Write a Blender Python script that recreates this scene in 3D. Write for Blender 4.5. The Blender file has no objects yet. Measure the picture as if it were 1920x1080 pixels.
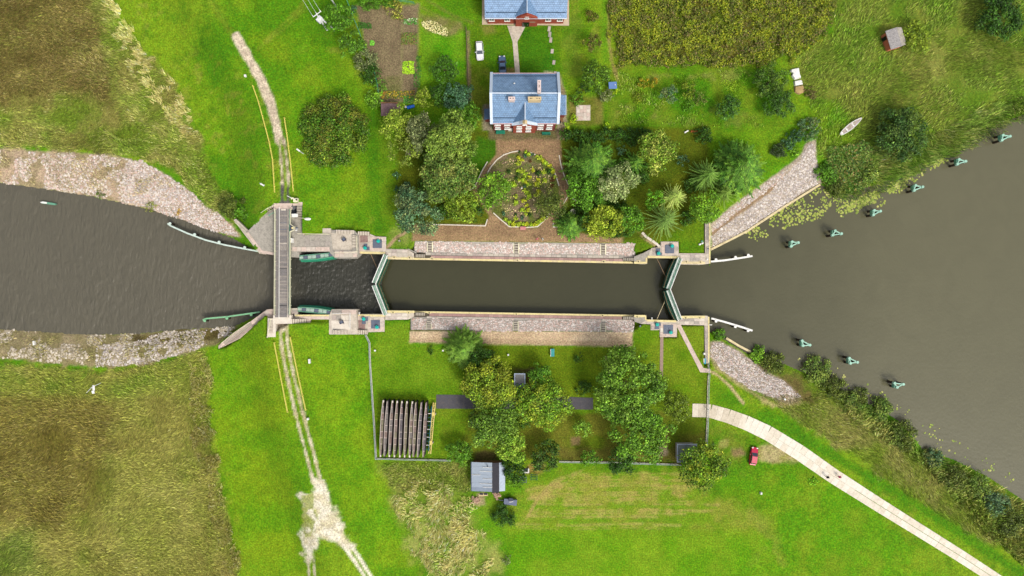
import bpy, math, random
import numpy as np
from mathutils import Vector, Matrix

# ------------------------------------------------------------------ camera, sky, sun, exposure
scene = bpy.context.scene
COL = scene.collection
CAM_H = 156.0
cam_data = bpy.data.cameras.new('camera')
cam_data.sensor_width = 36.0
cam_data.lens = 18.0 * CAM_H / 120.0
cam_data.clip_start = 1.0
cam_data.clip_end = 8000.0
cam = bpy.data.objects.new('camera', cam_data)
COL.objects.link(cam)
cam.location = (0, 0, CAM_H)
cam.rotation_euler = (0, 0, 0)
scene.camera = cam

SUN_EL, SUN_AZ = math.radians(50), math.radians(140)      # azimuth clockwise from north
world = bpy.data.worlds.new('World')
scene.world = world
world.use_nodes = True
wn = world.node_tree.nodes
wl_ = world.node_tree.links
sky = wn.new('ShaderNodeTexSky')
sky.sky_type = 'NISHITA'
sky.sun_disc = False
sky.sun_elevation = SUN_EL
sky.sun_rotation = SUN_AZ
sky.air_density = 1.0
sky.dust_density = 4.0
sky.ozone_density = 0.6
hsv = wn.new('ShaderNodeHueSaturation')
hsv.inputs['Saturation'].default_value = 0.35
wl_.new(sky.outputs[0], hsv.inputs['Color'])
wl_.new(hsv.outputs[0], wn['Background'].inputs['Color'])
wn['Background'].inputs['Strength'].default_value = 0.15
sun_d = bpy.data.lights.new('sun', 'SUN')
sun_d.energy = 1.5
sun_d.angle = math.radians(16)
sun_d.color = (1.0, 0.96, 0.88)
sun = bpy.data.objects.new('sun', sun_d)
COL.objects.link(sun)
sdir = Vector((math.sin(SUN_AZ) * math.cos(SUN_EL), math.cos(SUN_AZ) * math.cos(SUN_EL), math.sin(SUN_EL)))
sun.rotation_euler = sdir.to_track_quat('Z', 'Y').to_euler()
scene.view_settings.view_transform = 'Standard'
scene.view_settings.look = 'None'
scene.view_settings.gamma = 1.0
scene.view_settings.use_curve_mapping = False
scene.view_settings.exposure = 0.68
GAIN = 1.75          # how bright a flat surface of albedo 1 comes out with these settings

random.seed(7)
RNG = np.random.default_rng(7)

# ------------------------------------------------------------------ small helpers
def W(px, py, z=0.0):
    """world x, y of the point at height z seen at photo pixel (px, py)"""
    k = (CAM_H - z) / CAM_H / 8.0
    return ((px - 960.0) * k, (540.0 - py) * k)

def W3(px, py, z=0.0):
    x, y = W(px, py, z)
    return (x, y, z)

def lin(c):
    c = c / 255.0
    return c / 12.92 if c <= 0.04045 else ((c + 0.055) / 1.055) ** 2.4

def C(r, g, b, k=1.0):
    return (min(lin(r) / GAIN * k, .85), min(lin(g) / GAIN * k, .85), min(lin(b) / GAIN * k, .85))

def CN(r, g, b):
    return np.array(C(r, g, b))

# ------------------------------------------------------------------ materials
MATS = {}
def nodes_of(name):
    m = bpy.data.materials.new(name)
    m.use_nodes = True
    nt = m.node_tree
    return m, nt, nt.nodes['Principled BSDF']

def mat(name, col=None, rough=0.8, noise=None, bump=None, metal=0.0, spec=0.3, attr=None, dirt=None):
    """noise=(scale, amount) mottles the colour, bump=(scale, strength), dirt=(scale, colour, amount)"""
    if name in MATS:
        return MATS[name]
    m, nt, b = nodes_of(name)
    N, L = nt.nodes, nt.links
    b.inputs['Roughness'].default_value = rough
    b.inputs['Metallic'].default_value = metal
    b.inputs['Specular IOR Level'].default_value = spec
    geo = N.new('ShaderNodeNewGeometry')
    if attr:
        a = N.new('ShaderNodeAttribute')
        a.attribute_name = attr
        src = a.outputs['Color']
    else:
        rgb = N.new('ShaderNodeRGB')
        rgb.outputs[0].default_value = (*col, 1)
        src = rgb.outputs[0]
    if noise:
        t = N.new('ShaderNodeTexNoise')
        t.inputs['Scale'].default_value = noise[0]
        t.inputs['Detail'].default_value = 6
        t.inputs['Roughness'].default_value = 0.7
        L.new(geo.outputs['Position'], t.inputs['Vector'])
        mr = N.new('ShaderNodeMapRange')
        mr.inputs['From Min'].default_value = 0.3
        mr.inputs['From Max'].default_value = 0.7
        mr.inputs['To Min'].default_value = 1 - noise[1]
        mr.inputs['To Max'].default_value = 1 + noise[1]
        L.new(t.outputs['Fac'], mr.inputs['Value'])
        v = N.new('ShaderNodeVectorMath')
        v.operation = 'SCALE'
        L.new(src, v.inputs[0])
        L.new(mr.outputs[0], v.inputs['Scale'])
        src = v.outputs[0]
    if dirt:
        t = N.new('ShaderNodeTexNoise')
        t.inputs['Scale'].default_value = dirt[0]
        t.inputs['Detail'].default_value = 8
        t.inputs['Roughness'].default_value = 0.75
        L.new(geo.outputs['Position'], t.inputs['Vector'])
        mr = N.new('ShaderNodeMapRange')
        mr.inputs['From Min'].default_value = 0.45
        mr.inputs['From Max'].default_value = 0.7
        mr.inputs['To Max'].default_value = dirt[2]
        L.new(t.outputs['Fac'], mr.inputs['Value'])
        mx = N.new('ShaderNodeMix')
        mx.data_type = 'RGBA'
        L.new(mr.outputs[0], mx.inputs['Factor'])
        L.new(src, mx.inputs['A'])
        mx.inputs['B'].default_value = (*dirt[1], 1)
        src = mx.outputs['Result']
    L.new(src, b.inputs['Base Color'])
    if bump:
        t = N.new('ShaderNodeTexNoise')
        t.inputs['Scale'].default_value = bump[0]
        t.inputs['Detail'].default_value = 5
        L.new(geo.outputs['Position'], t.inputs['Vector'])
        bp = N.new('ShaderNodeBump')
        bp.inputs['Strength'].default_value = bump[1]
        bp.inputs['Distance'].default_value = 0.1
        L.new(t.outputs['Fac'], bp.inputs['Height'])
        L.new(bp.outputs[0], b.inputs['Normal'])
    MATS[name] = m
    return m

def leaf_material(name='foliage', trans=0.25):
    if name in MATS:
        return MATS[name]
    m, nt, b = nodes_of(name)
    N, L = nt.nodes, nt.links
    a = N.new('ShaderNodeAttribute')
    a.attribute_name = 'Col'
    L.new(a.outputs['Color'], b.inputs['Base Color'])
    b.inputs['Roughness'].default_value = 0.6
    b.inputs['Specular IOR Level'].default_value = 0.25
    tr = N.new('ShaderNodeBsdfTranslucent')
    L.new(a.outputs['Color'], tr.inputs['Color'])
    mx = N.new('ShaderNodeMixShader')
    mx.inputs[0].default_value = trans
    L.new(b.outputs[0], mx.inputs[1])
    L.new(tr.outputs[0], mx.inputs[2])
    L.new(mx.outputs[0], N['Material Output'].inputs['Surface'])
    MATS[name] = m
    return m

# ------------------------------------------------------------------ objects
def tag(o, label=None, cat=None, group=None, kind=None):
    if label: o['label'] = label
    if cat: o['category'] = cat
    if group: o['group'] = group
    if kind: o['kind'] = kind
    return o

WLOC = {}
def thing(name, label, cat, loc=(0, 0, 0), group=None, rz=0.0):
    o = bpy.data.objects.new(name, None)
    o.empty_display_size = 0.3
    COL.objects.link(o)
    o.location = loc
    o.rotation_euler = (0, 0, rz)
    WLOC[o.name] = Vector(loc)
    return tag(o, label, cat, group)

def attach(o, parent, world=True):
    """parent a part; with world=True its coordinates were given in world space"""
    if parent is not None:
        o.parent = parent
        if world:
            o.location = Vector(o.location) - WLOC.get(parent.name, Vector((0, 0, 0)))
    return o

class MB:
    def __init__(self):
        self.v, self.f = [], []
    def add(self, vs, fs):
        n = len(self.v)
        self.v += [tuple(p) for p in vs]
        self.f += [tuple(i + n for i in f) for f in fs]
        return self
    def box(self, c, s, rz=0.0, rx=0.0, ry=0.0):
        M = Matrix.Rotation(rz, 3, 'Z') @ Matrix.Rotation(ry, 3, 'Y') @ Matrix.Rotation(rx, 3, 'X')
        vs = []
        for dz in (-.5, .5):
            for dx, dy in ((-.5, -.5), (.5, -.5), (.5, .5), (-.5, .5)):
                vs.append(Vector(c) + M @ Vector((dx * s[0], dy * s[1], dz * s[2])))
        return self.add(vs, [(3, 2, 1, 0), (4, 5, 6, 7), (0, 1, 5, 4), (1, 2, 6, 5), (2, 3, 7, 6), (3, 0, 4, 7)])
    def prism(self, poly, z0, z1):
        a = sum(poly[i][0] * poly[(i + 1) % len(poly)][1] - poly[(i + 1) % len(poly)][0] * poly[i][1] for i in range(len(poly)))
        if a < 0:
            poly = poly[::-1]
        n = len(poly)
        z1s = z1 if isinstance(z1, (list, tuple)) else [z1] * n
        if a < 0 and isinstance(z1, (list, tuple)):
            z1s = z1s[::-1]
        vs = [(p[0], p[1], z0) for p in poly] + [(p[0], p[1], z1s[i]) for i, p in enumerate(poly)]
        fs = [tuple(range(n))[::-1], tuple(range(n, 2 * n))] + [(i, (i + 1) % n, n + (i + 1) % n, n + i) for i in range(n)]
        return self.add(vs, fs)
    def tube(self, p, q, r, n=8, r2=None):
        p, q = Vector(p), Vector(q)
        d = (q - p)
        if d.length < 1e-6:
            return self
        d.normalize()
        u = d.orthogonal().normalized()
        w = d.cross(u)
        r2 = r if r2 is None else r2
        vs = []
        for c, rr in ((p, r), (q, r2)):
            for i in range(n):
                t = 2 * math.pi * i / n
                vs.append(c + u * math.cos(t) * rr + w * math.sin(t) * rr)
        fs = [tuple(range(n))[::-1], tuple(range(n, 2 * n))] + [(i, (i + 1) % n, n + (i + 1) % n, n + i) for i in range(n)]
        return self.add(vs, fs)
    def path(self, pts, r, n=8):
        for a, b in zip(pts[:-1], pts[1:]):
            self.tube(a, b, r, n)
        return self
    def ribbon(self, pts, width, z0, z1, close=False):
        """a wall of given width along a polyline of (x, y), mitred"""
        pts = [Vector((p[0], p[1])) for p in pts]
        n = len(pts)
        L_, R_ = [], []
        for i in range(n):
            if close:
                a, b = pts[(i - 1) % n], pts[(i + 1) % n]
                d1, d2 = (pts[i] - a).normalized(), (b - pts[i]).normalized()
            else:
                d1 = (pts[i] - pts[max(i - 1, 0)])
                d2 = (pts[min(i + 1, n - 1)] - pts[i])
                d1 = d1.normalized() if d1.length > 1e-6 else d2.normalized()
                d2 = d2.normalized() if d2.length > 1e-6 else d1
            t = (d1 + d2).normalized()
            nn = Vector((-t.y, t.x))
            k = min(1.0 / max(0.35, nn.dot(Vector((-d1.y, d1.x)))), 2.0)
            L_.append(pts[i] + nn * width * .5 * k)
            R_.append(pts[i] - nn * width * .5 * k)
        zf = (lambda z, i: z[i] if isinstance(z, (list, tuple)) else z)
        vs = []
        for i in range(n):
            vs += [(L_[i].x, L_[i].y, zf(z0, i)), (R_[i].x, R_[i].y, zf(z0, i)), (R_[i].x, R_[i].y, zf(z1, i)), (L_[i].x, L_[i].y, zf(z1, i))]
        fs = []
        m = n if close else n - 1
        for i in range(m):
            a, b = 4 * i, 4 * ((i + 1) % n)
            fs += [(a + 3, a + 2, b + 2, b + 3), (a, b, b + 1, a + 1), (a, a + 3, b + 3, b), (a + 1, b + 1, b + 2, a + 2)]
        if not close:
            fs += [(0, 1, 2, 3), (4 * n - 1, 4 * n - 2, 4 * n - 3, 4 * n - 4)]
        return self.add(vs, fs)
    def mesh(self, name):
        me = bpy.data.meshes.new(name)
        me.from_pydata(self.v, [], self.f)
        me.update()
        return me
    def build(self, name, m, parent=None, world=True, smooth=False):
        me = self.mesh(name)
        me.materials.append(m)
        if smooth:
            me.polygons.foreach_set('use_smooth', [True] * len(me.polygons))
        o = bpy.data.objects.new(name, me)
        COL.objects.link(o)
        if parent is not None and world:
            off = WLOC.get(parent.name, Vector((0, 0, 0)))
            o.parent = parent
            o.location = -off
        elif parent is not None:
            o.parent = parent
        return o

UNIT = {}
def piece(name, parent, m, c, s, rz=0.0, world=True, rx=0.0, ry=0.0):
    """one box-shaped piece; alike pieces share mesh data per material"""
    if m.name not in UNIT:
        me = MB().box((0, 0, 0), (1, 1, 1)).mesh('block_' + m.name)
        me.materials.append(m)
        UNIT[m.name] = me
    o = bpy.data.objects.new(name, UNIT[m.name])
    COL.objects.link(o)
    o.location = c
    o.scale = s
    o.rotation_euler = (rx, ry, rz)
    return attach(o, parent, world)

def arr_mesh(name, verts, quads, cols=None, tri=False, smooth=False):
    """big meshes straight from numpy"""
    me = bpy.data.meshes.new(name)
    k = quads.shape[1]
    me.vertices.add(len(verts))
    me.vertices.foreach_set('co', np.ascontiguousarray(verts, dtype=np.float32).ravel())
    me.loops.add(quads.size)
    me.loops.foreach_set('vertex_index', np.ascontiguousarray(quads, dtype=np.int32).ravel())
    me.polygons.add(len(quads))
    me.polygons.foreach_set('loop_start', np.arange(0, quads.size, k, dtype=np.int32))
    me.polygons.foreach_set('loop_total', np.full(len(quads), k, dtype=np.int32))
    me.update(calc_edges=True)
    if cols is not None:
        dom = 'FACE' if len(cols) == len(quads) else 'POINT'
        a = me.attributes.new('Col', 'FLOAT_COLOR', dom)
        c4 = np.ones((len(cols), 4), dtype=np.float32)
        c4[:, :3] = cols
        a.data.foreach_set('color', c4.ravel())
    if smooth:
        me.polygons.foreach_set('use_smooth', np.ones(len(quads), dtype=bool))
    return me

def arr_obj(name, me, m, parent=None, world=False):
    me.materials.append(m)
    o = bpy.data.objects.new(name, me)
    COL.objects.link(o)
    if parent is not None:
        o.parent = parent
        if world:
            o.location = -WLOC.get(parent.name, Vector((0, 0, 0)))
    return o

# ------------------------------------------------------------------ noise
def _hash(ix, iy, seed):
    n = (ix.astype(np.int64) * 374761393 + iy.astype(np.int64) * 668265263 + seed * 1442695041) & 0x7fffffff
    n = ((n ^ (n >> 13)) * 1274126177) & 0x7fffffff
    n = n ^ (n >> 16)
    return (n & 0xffff) / 65535.0

def vnoise(x, y, seed=0):
    ix, iy = np.floor(x), np.floor(y)
    fx, fy = x - ix, y - iy
    fx, fy = fx * fx * (3 - 2 * fx), fy * fy * (3 - 2 * fy)
    a, b = _hash(ix, iy, seed), _hash(ix + 1, iy, seed)
    c, d = _hash(ix, iy + 1, seed), _hash(ix + 1, iy + 1, seed)
    return (a * (1 - fx) + b * fx) * (1 - fy) + (c * (1 - fx) + d * fx) * fy

def fbm(x, y, size, octv=3, seed=0):
    """0..1 noise with features of about `size`"""
    s, amp, tot = 0.0, 1.0, 0.0
    for i in range(octv):
        s = s + amp * vnoise(x / size * 2 ** i + 13.7 * i, y / size * 2 ** i - 7.1 * i, seed + i * 17)
        tot += amp
        amp *= 0.55
    return s / tot

def sstep(a, b, t):
    t = np.clip((t - a) / (b - a), 0, 1)
    return t * t * (3 - 2 * t)

def sdist(poly, x, y):
    """signed distance to a polygon, negative inside"""
    d2 = np.full(x.shape, 1e18)
    inside = np.zeros(x.shape, dtype=bool)
    n = len(poly)
    for i in range(n):
        ax, ay = poly[i]
        bx, by = poly[(i + 1) % n]
        ex, ey = bx - ax, by - ay
        t = np.clip(((x - ax) * ex + (y - ay) * ey) / (ex * ex + ey * ey + 1e-12), 0, 1)
        d2 = np.minimum(d2, (x - ax - t * ex) ** 2 + (y - ay - t * ey) ** 2)
        if ay != by:
            c = ((ay > y) != (by > y)) & (x < (bx - ax) * (y - ay) / (by - ay) + ax)
            inside ^= c
    d = np.sqrt(d2)
    return np.where(inside, -d, d)

def ldist(line, x, y):
    d2 = np.full(x.shape, 1e18)
    for (ax, ay), (bx, by) in zip(line[:-1], line[1:]):
        ex, ey = bx - ax, by - ay
        t = np.clip(((x - ax) * ex + (y - ay) * ey) / (ex * ex + ey * ey + 1e-12), 0, 1)
        d2 = np.minimum(d2, (x - ax - t * ex) ** 2 + (y - ay - t * ey) ** 2)
    return np.sqrt(d2)
# ------------------------------------------------------------------ the lie of the land
WL_L, WL_R = -2.4, -3.0            # water levels above and below the upper gates
ZR, ZA, ZB, ZT = 3.0, 1.6, 0.15, -0.8   # bridge road, upper platforms, gate platforms, towpath

def PW(poly, z=0.0):
    return [W(p[0], p[1], z) for p in poly]

LEFT_N = [(-400, 300), (-200, 325), (0, 343), (100, 357), (170, 368), (260, 388), (340, 412), (400, 434), (440, 449), (490, 478)]
LEFT_S = [(500, 584), (440, 611), (400, 614), (330, 618), (250, 626), (150, 627), (80, 622), (0, 617), (-200, 600), (-400, 590)]
LEFT_WATER = PW(LEFT_N + [(540, 478), (540, 584)] + LEFT_S, WL_L)
RIGHT_N = [(1332, 500), (1333, 468), (1400, 434), (1470, 388), (1538, 346), (1548, 352), (1580, 362), (1650, 345), (1720, 310), (1790, 280), (1850, 240), (1920, 215), (2200, 120)]
RIGHT_S = [(2200, 1080), (1920, 938), (1850, 892), (1790, 862), (1748, 848), (1735, 850), (1720, 828), (1690, 792), (1650, 766), (1600, 746), (1540, 712), (1470, 682), (1420, 674), (1380, 650), (1350, 631), (1332, 622)]
RIGHT_WATER = PW(RIGHT_N + RIGHT_S + [(1300, 600), (1300, 500)], WL_R)
ZONE_LN = PW([(-900, 0), (300, 200), (395, 380), (440, 420), (484, 468), (503, 474), (505, 520), (-900, 520)], -1)
ZONE_LS = PW([(-900, 520), (505, 520), (505, 586), (440, 619), (400, 648), (385, 760), (-900, 900)], -1)
CHANNEL = PW([(484, 474), (513, 474), (560, 467), (675, 467), (727, 477), (800, 480), (1212, 486), (1215, 475), (1275, 476), (1336, 486),
              (1336, 600), (1268, 608), (1212, 606), (1212, 600), (727, 593), (721, 597), (665, 597), (555, 597), (513, 590), (492, 590)], 0)
CAPS = [  # footprints of masonry: the ground stays below its top
    (PW([(517, 381), (569, 381), (569, 436), (672, 436), (672, 476), (488, 476), (464, 435), (495, 401)], 1.6), 1.0),
    (PW([(498, 578), (548, 578), (548, 588), (672, 588), (672, 628), (617, 628), (617, 608), (580, 608), (545, 608), (500, 634), (500, 598)], 1.6), 1.0),
    (PW([(506, 580), (510, 590), (446, 637), (416, 656), (402, 656), (404, 648), (440, 622), (470, 602)], 0), -2.0),
    (PW([(672, 436), (724, 442), (724, 486), (672, 486)], 0), -0.3),
    (PW([(664, 588), (722, 588), (722, 624), (664, 624)], 0), -0.3),
    (PW([(722, 466), (768, 468), (778, 452), (1192, 457), (1192, 472), (1222, 464), (1240, 452), (1273, 452), (1273, 474), (1320, 474), (1320, 415), (1334, 415), (1334, 500), (722, 500)], 0), -1.3),
    (PW([(722, 582), (1212, 588), (1334, 590), (1334, 690), (1320, 690), (1320, 612), (1270, 612), (1270, 634), (1237, 634), (1237, 620), (1212, 604), (1188, 622), (768, 621), (765, 600), (722, 600)], 0), -1.3),
]
ROAD_PY = np.array([-300, 0, 65, 130, 200, 300, 380, 600, 700, 800, 900, 1080, 1400.])
ROAD_PX = np.array([200, 395, 440, 475, 508, 527, 533, 530, 545, 566, 595, 650, 760.])

def ground_z(x, y):
    x, y = np.asarray(x, float), np.asarray(y, float)
    px, py = 960 + 8 * x * 1.012, 540 - 8 * y * 1.012
    c = np.interp(py, ROAD_PY, ROAD_PX)
    d = (px - c) / 8.0
    h = np.where(d > 0, 3.0 * (1 - sstep(2.6, 19.0, d)), 3.0 * (1 - sstep(2.6, 13.0, -d))) - 1.0 * sstep(2, 16, -d)
    h = h + (fbm(x, y, 14, 3, 5) - .5) * .35 * sstep(4, 24, np.abs(d))
    # flat level ground round the lock and gardens
    flat = sstep(690, 760, px) * (1 - sstep(1290, 1420, px))
    h = h * (1 - flat) + 0.0 * flat
    h = h - 0.9 * sstep(1350, 1900, px)
    sl = sdist(LEFT_WATER, x, y)
    zone = (sdist(ZONE_LN, x, y) < 0) | (sdist(ZONE_LS, x, y) < 0)
    bank = np.where(sl > 0, WL_L + 0.02 + np.minimum(sl * .30, 8), WL_L - .1 + sl * .35)
    h = np.where(zone, np.minimum(h, np.maximum(bank, -6)), h)
    sr = sdist(RIGHT_WATER, x, y)
    zone_r = px > 1331
    bank = np.where(sr > 0, WL_R + 0.02 + np.minimum(sr * .32, 9), WL_R - .1 + sr * .35)
    h = np.where(zone_r, np.minimum(h, np.maximum(bank, -6)), h)
    for poly, cap in CAPS:
        h = np.where(sdist(poly, x, y) < -0.25, np.minimum(h, cap), h)
    h = np.where(sdist(CHANNEL, x, y) < 0, -6.0, h)
    return h

def gz(x, y):
    return float(ground_z(np.array([x]), np.array([y]))[0])

def GP(px, py):
    """world point on the ground seen at a photo pixel"""
    z = 0.0
    for _ in range(4):
        x, y = W(px, py, z)
        z = gz(x, y)
    x, y = W(px, py, z)
    return Vector((x, y, z))

STEP = 0.36
xs = np.concatenate([[-3500, -900, -400, -220, -160, -140], np.arange(-130, 130.01, STEP), [140, 160, 220, 400, 900, 3500]])
ys = np.concatenate([[-3500, -900, -300, -150, -95, -82], np.arange(-77, 77.01, STEP), [82, 95, 150, 300, 900, 3500]])
GX, GY = np.meshgrid(xs, ys)
GZ = ground_z(GX, GY)
PXG = 960 + 8 * GX * CAM_H / (CAM_H - GZ)
PYG = 540 - 8 * GY * CAM_H / (CAM_H - GZ)

# ------------------------------------------------------------------ land cover
def grass_mix(base_a, base_b, size, seed):
    n = fbm(GX, GY, size, 4, seed)[..., None]
    n = sstep(.3, .7, n)
    return CN(*base_a) * (1 - n) + CN(*base_b) * n

n1 = fbm(GX, GY, 11, 4, 1)[..., None]
n2 = fbm(GX, GY, 3.2, 3, 2)[..., None]
LC = grass_mix((94, 146, 18), (132, 164, 34), 13, 3)
LC = LC * (1 - .5 * sstep(.55, .8, n2)) + CN(80, 138, 22) * (.5 * sstep(.55, .8, n2))
n3 = fbm(GX, GY, 1.8, 3, 8)[..., None]; n4 = fbm(GX, GY, 22, 3, 9)[..., None]
k_ = .55 * sstep(.56, .74, n3) * sstep(.4, .6, n4)
LC = LC * (1 - k_) + CN(146, 152, 56) * k_
k_ = .5 * sstep(.6, .8, fbm(GX, GY, 6, 4, 10)[..., None])
LC = LC * (1 - k_) + CN(66, 124, 14) * k_
ROUGH = np.zeros(GX.shape)
FX = fbm(GX, GY, 1.6, 3, 31) - .5
FX2 = fbm(GX, GY, 5.0, 3, 33) - .5

def paint(poly, col, soft=6, k=1.0, rag=8, rag2=0, col2=None, size=4, seed=50, line=None, width=0, rough=None, thr=None):
    global LC
    pts = line if line is not None else poly
    ax = [p[0] for p in pts]; ay = [p[1] for p in pts]
    mrg = soft + rag + rag2 + width + 6
    m = (PXG > min(ax) - mrg) & (PXG < max(ax) + mrg) & (PYG > min(ay) - mrg) & (PYG < max(ay) + mrg)
    if not m.any():
        return
    px, py = PXG[m], PYG[m]
    d = (ldist(line, px, py) - width / 2) if line is not None else sdist(poly, px, py)
    d = d + FX[m] * 2 * rag + FX2[m] * 2 * rag2
    a = (1 - sstep(-soft, soft, d)) * k
    c = np.array(C(*col))[None, :]
    if col2 is not None:
        n = sstep(.3, .7, fbm(GX[m], GY[m], size, 4, seed))[:, None]
        c = c * (1 - n) + np.array(C(*col2))[None, :] * n
    if thr is not None:       # broken cover
        n = fbm(GX[m], GY[m], thr[0], 3, seed + 7)
        a = a * sstep(thr[1] - .08, thr[1] + .08, n)
    LC[m] = LC[m] * (1 - a[:, None]) + c * a[:, None]
    if rough is not None:
        ROUGH[m] = np.maximum(ROUGH[m], a * rough)

ROUGH_NW = [(-900, -300), (190, -300), (205, 0), (225, 50), (262, 85), (290, 115), (330, 165), (350, 215), (372, 260), (398, 330), (430, 372), (440, 412), (395, 382), (330, 320), (270, 300), (200, 287), (0, 280), (-900, 260)]
BROWN_NW = [(-900, -300), (165, -300), (175, 0), (190, 60), (215, 130), (205, 180), (150, 185), (60, 190), (-900, 178)]
ROUGH_SW = [(-900, 690), (0, 682), (120, 692), (200, 692), (300, 680), (388, 655), (390, 760), (398, 830), (412, 900), (432, 1000), (455, 1080), (470, 1400), (-900, 1400)]
STRAW_S = [(738, 932), (770, 915), (830, 900), (870, 920), (905, 990), (925, 1080), (950, 1300), (820, 1300), (800, 1080), (765, 1010)]
GOLDEN = [(1138, -300), (1580, -300), (1570, 0), (1560, 60), (1500, 100), (1440, 118), (1350, 125), (1250, 130), (1160, 122), (1140, 60)]
ROUGH_NE = [(1570, -300), (2600, -300), (2600, 100), (1920, 212), (1850, 238), (1790, 278), (1700, 300), (1600, 350), (1555, 340), (1530, 275), (1545, 240), (1500, 170), (1490, 110), (1560, 60)]
ROUGH_SE = [(1420, 740), (1500, 745), (1560, 735), (1640, 790), (1720, 850), (1920, 945), (2300, 1120), (2300, 1400), (1990, 1080), (1800, 985), (1700, 925), (1560, 830), (1470, 770)]
# mown meadow tints
paint([(390, 640), (520, 600), (600, 1080), (470, 1080), (400, 820)], (112, 160, 22), 30, .7, 10, 10, (140, 168, 30), 6)
paint([(540, 610), (690, 630), (700, 870), (740, 940), (790, 1080), (700, 1080), (620, 920)], (98, 152, 20), 20, .8, 10, 10, (132, 165, 30), 7)
paint([(470, 60), (640, 110), (690, 200), (700, 440), (560, 430), (540, 300)], (92, 146, 16), 20, .8, 10, 10, (124, 156, 28), 6, 51)
paint([(690, 200), (742, 260), (745, 440), (715, 440), (712, 300)], (120, 152, 34), 8, .8, 4, 0, (100, 140, 22), 3, 52)
paint(None, (70, 132, 14), 14, .7, 8, 6, line=[(700, 200), (700, 330), (712, 430)], width=22)
# rough grassland
paint(ROUGH_NW, (150, 146, 74), 8, 1, 14, 14, (122, 144, 46), 5, 53, rough=1.0)
paint(BROWN_NW, (112, 98, 52), 22, .95, 18, 26, (128, 116, 62), 6, 54, rough=1.0)
paint(ROUGH_SW, (152, 148, 72), 6, 1, 12, 10, (130, 140, 52), 6, 55, rough=1.0)
paint([(60, 720), (200, 745), (230, 830), (190, 930), (90, 990), (-200, 960), (-200, 740)], (112, 98, 44), 40, .85, 20, 30, (126, 114, 52), 6, 56)
paint([(200, 860), (330, 830), (370, 930), (360, 1080), (220, 1080)], (164, 160, 84), 40, .7, 20, 30, (146, 148, 66), 6, 57)
paint([(-50, 690), (210, 700), (390, 670), (388, 720), (200, 745), (-50, 735)], (106, 138, 34), 14, .7, 10, 14, (134, 144, 52), 4, 58)
paint([(-900, 1000), (60, 1000), (90, 1080), (-900, 1300)], (92, 124, 36), 25, .7, 14, 20)
paint(STRAW_S, (170, 168, 92), 16, .85, 16, 22, (124, 156, 48), 3, 59, rough=1.0)
paint([(708, 866), (880, 868), (885, 930), (760, 930), (735, 925)], (118, 138, 46), 12, .9, 10, 12, (140, 140, 70), 3, 60, rough=.8)
paint([(880, 930), (1000, 900), (960, 980), (930, 1080), (900, 1000)], (96, 156, 18), 14, .8, 8, 10, (124, 160, 40), 4, 61)
paint([(895, 1000), (935, 1020), (945, 1080), (925, 1080)], (176, 168, 96), 10, .6, 10, 10)
paint(GOLDEN, (96, 116, 18), 24, 1, 20, 20, (120, 116, 40), 5, 62, rough=1.0)
paint([(1126, -300), (1140, -300), (1142, 120), (1128, 120)], (110, 160, 30), 5, .8, 4)
paint(ROUGH_NE, (98, 130, 32), 10, 1, 12, 14, (124, 136, 50), 6, 63, rough=.8)
paint([(1560, 120), (1760, 130), (1730, 200), (1600, 210)], (140, 134, 66), 30, .6, 16, 24, (112, 130, 44), 4, 64)
paint([(1690, 100), (1900, 60), (1920, 160), (1740, 170)], (150, 146, 76), 30, .5, 16, 24, (112, 130, 44), 4, 65)
paint([(1130, 130), (1240, 132), (1440, 128), (1480, 150), (1480, 230), (1440, 245), (1260, 240), (1136, 236)], (82, 138, 14), 10, .9, 8, 10, (120, 146, 34), 5, 66)
paint([(1150, 190), (1300, 200), (1420, 215), (1420, 240), (1150, 238)], (140, 134, 70), 14, .55, 10, 14, (108, 140, 34), 3, 67, thr=(3, .5))
paint([(1180, 140), (1400, 135), (1400, 150), (1180, 155)], (146, 142, 76), 8, .5, 10, 10, thr=(3, .5))
paint([(1465, 215), (1560, 190), (1610, 240), (1600, 300), (1560, 320), (1545, 250)], (92, 148, 16), 10, .8, 8, 10, (118, 152, 30), 4, 68)
# park and gardens
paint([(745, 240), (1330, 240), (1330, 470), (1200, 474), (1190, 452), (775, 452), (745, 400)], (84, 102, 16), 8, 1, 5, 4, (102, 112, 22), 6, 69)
paint([(1195, 455), (1240, 450), (1320, 400), (1322, 474), (1275, 474), (1210, 474)], (92, 138, 18), 10, .9, 6, 6, (110, 142, 26), 3, 70)
paint([(720, 430), (775, 420), (775, 465), (730, 465)], (98, 146, 20), 8, .8, 4, 4, (150, 158, 80), 3, 71)
paint([(895, 255), (930, 262), (932, 285), (905, 330), (888, 350), (880, 300)], (72, 124, 16), 5, .9, 3)
paint([(664, 8), (786, 8), (783, 190), (714, 195), (692, 110)], (128, 112, 84), 4, 1, 3, 2, (140, 124, 92), 2, 72)
paint([(715, 145), (752, 143), (752, 180), (718, 180)], (116, 116, 66), 4, .9, 3, 2, (132, 122, 80), 1.5, 73)
paint([(752, 20), (757, 20), (755, 190), (750, 190)], (146, 138, 92), 2, .8, 2)
paint([(789, 52), (872, 50), (872, 150), (790, 150)], (90, 158, 18), 5, .95, 4, 4, (118, 166, 34), 4, 74)
paint([(785, 24), (868, 40), (868, 55), (842, 68), (800, 60)], (122, 128, 56), 5, .9, 4, 3, (140, 130, 80), 2, 75)
paint([(880, 42), (1050, 42), (1052, 140), (880, 140)], (84, 136, 16), 4, .9, 4, 4, (108, 142, 26), 4, 76)
paint([(880, 120), (920, 130), (918, 245), (890, 245), (880, 190)], (98, 132, 18), 5, .9, 4, 4, (124, 136, 40), 3, 77)
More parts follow.
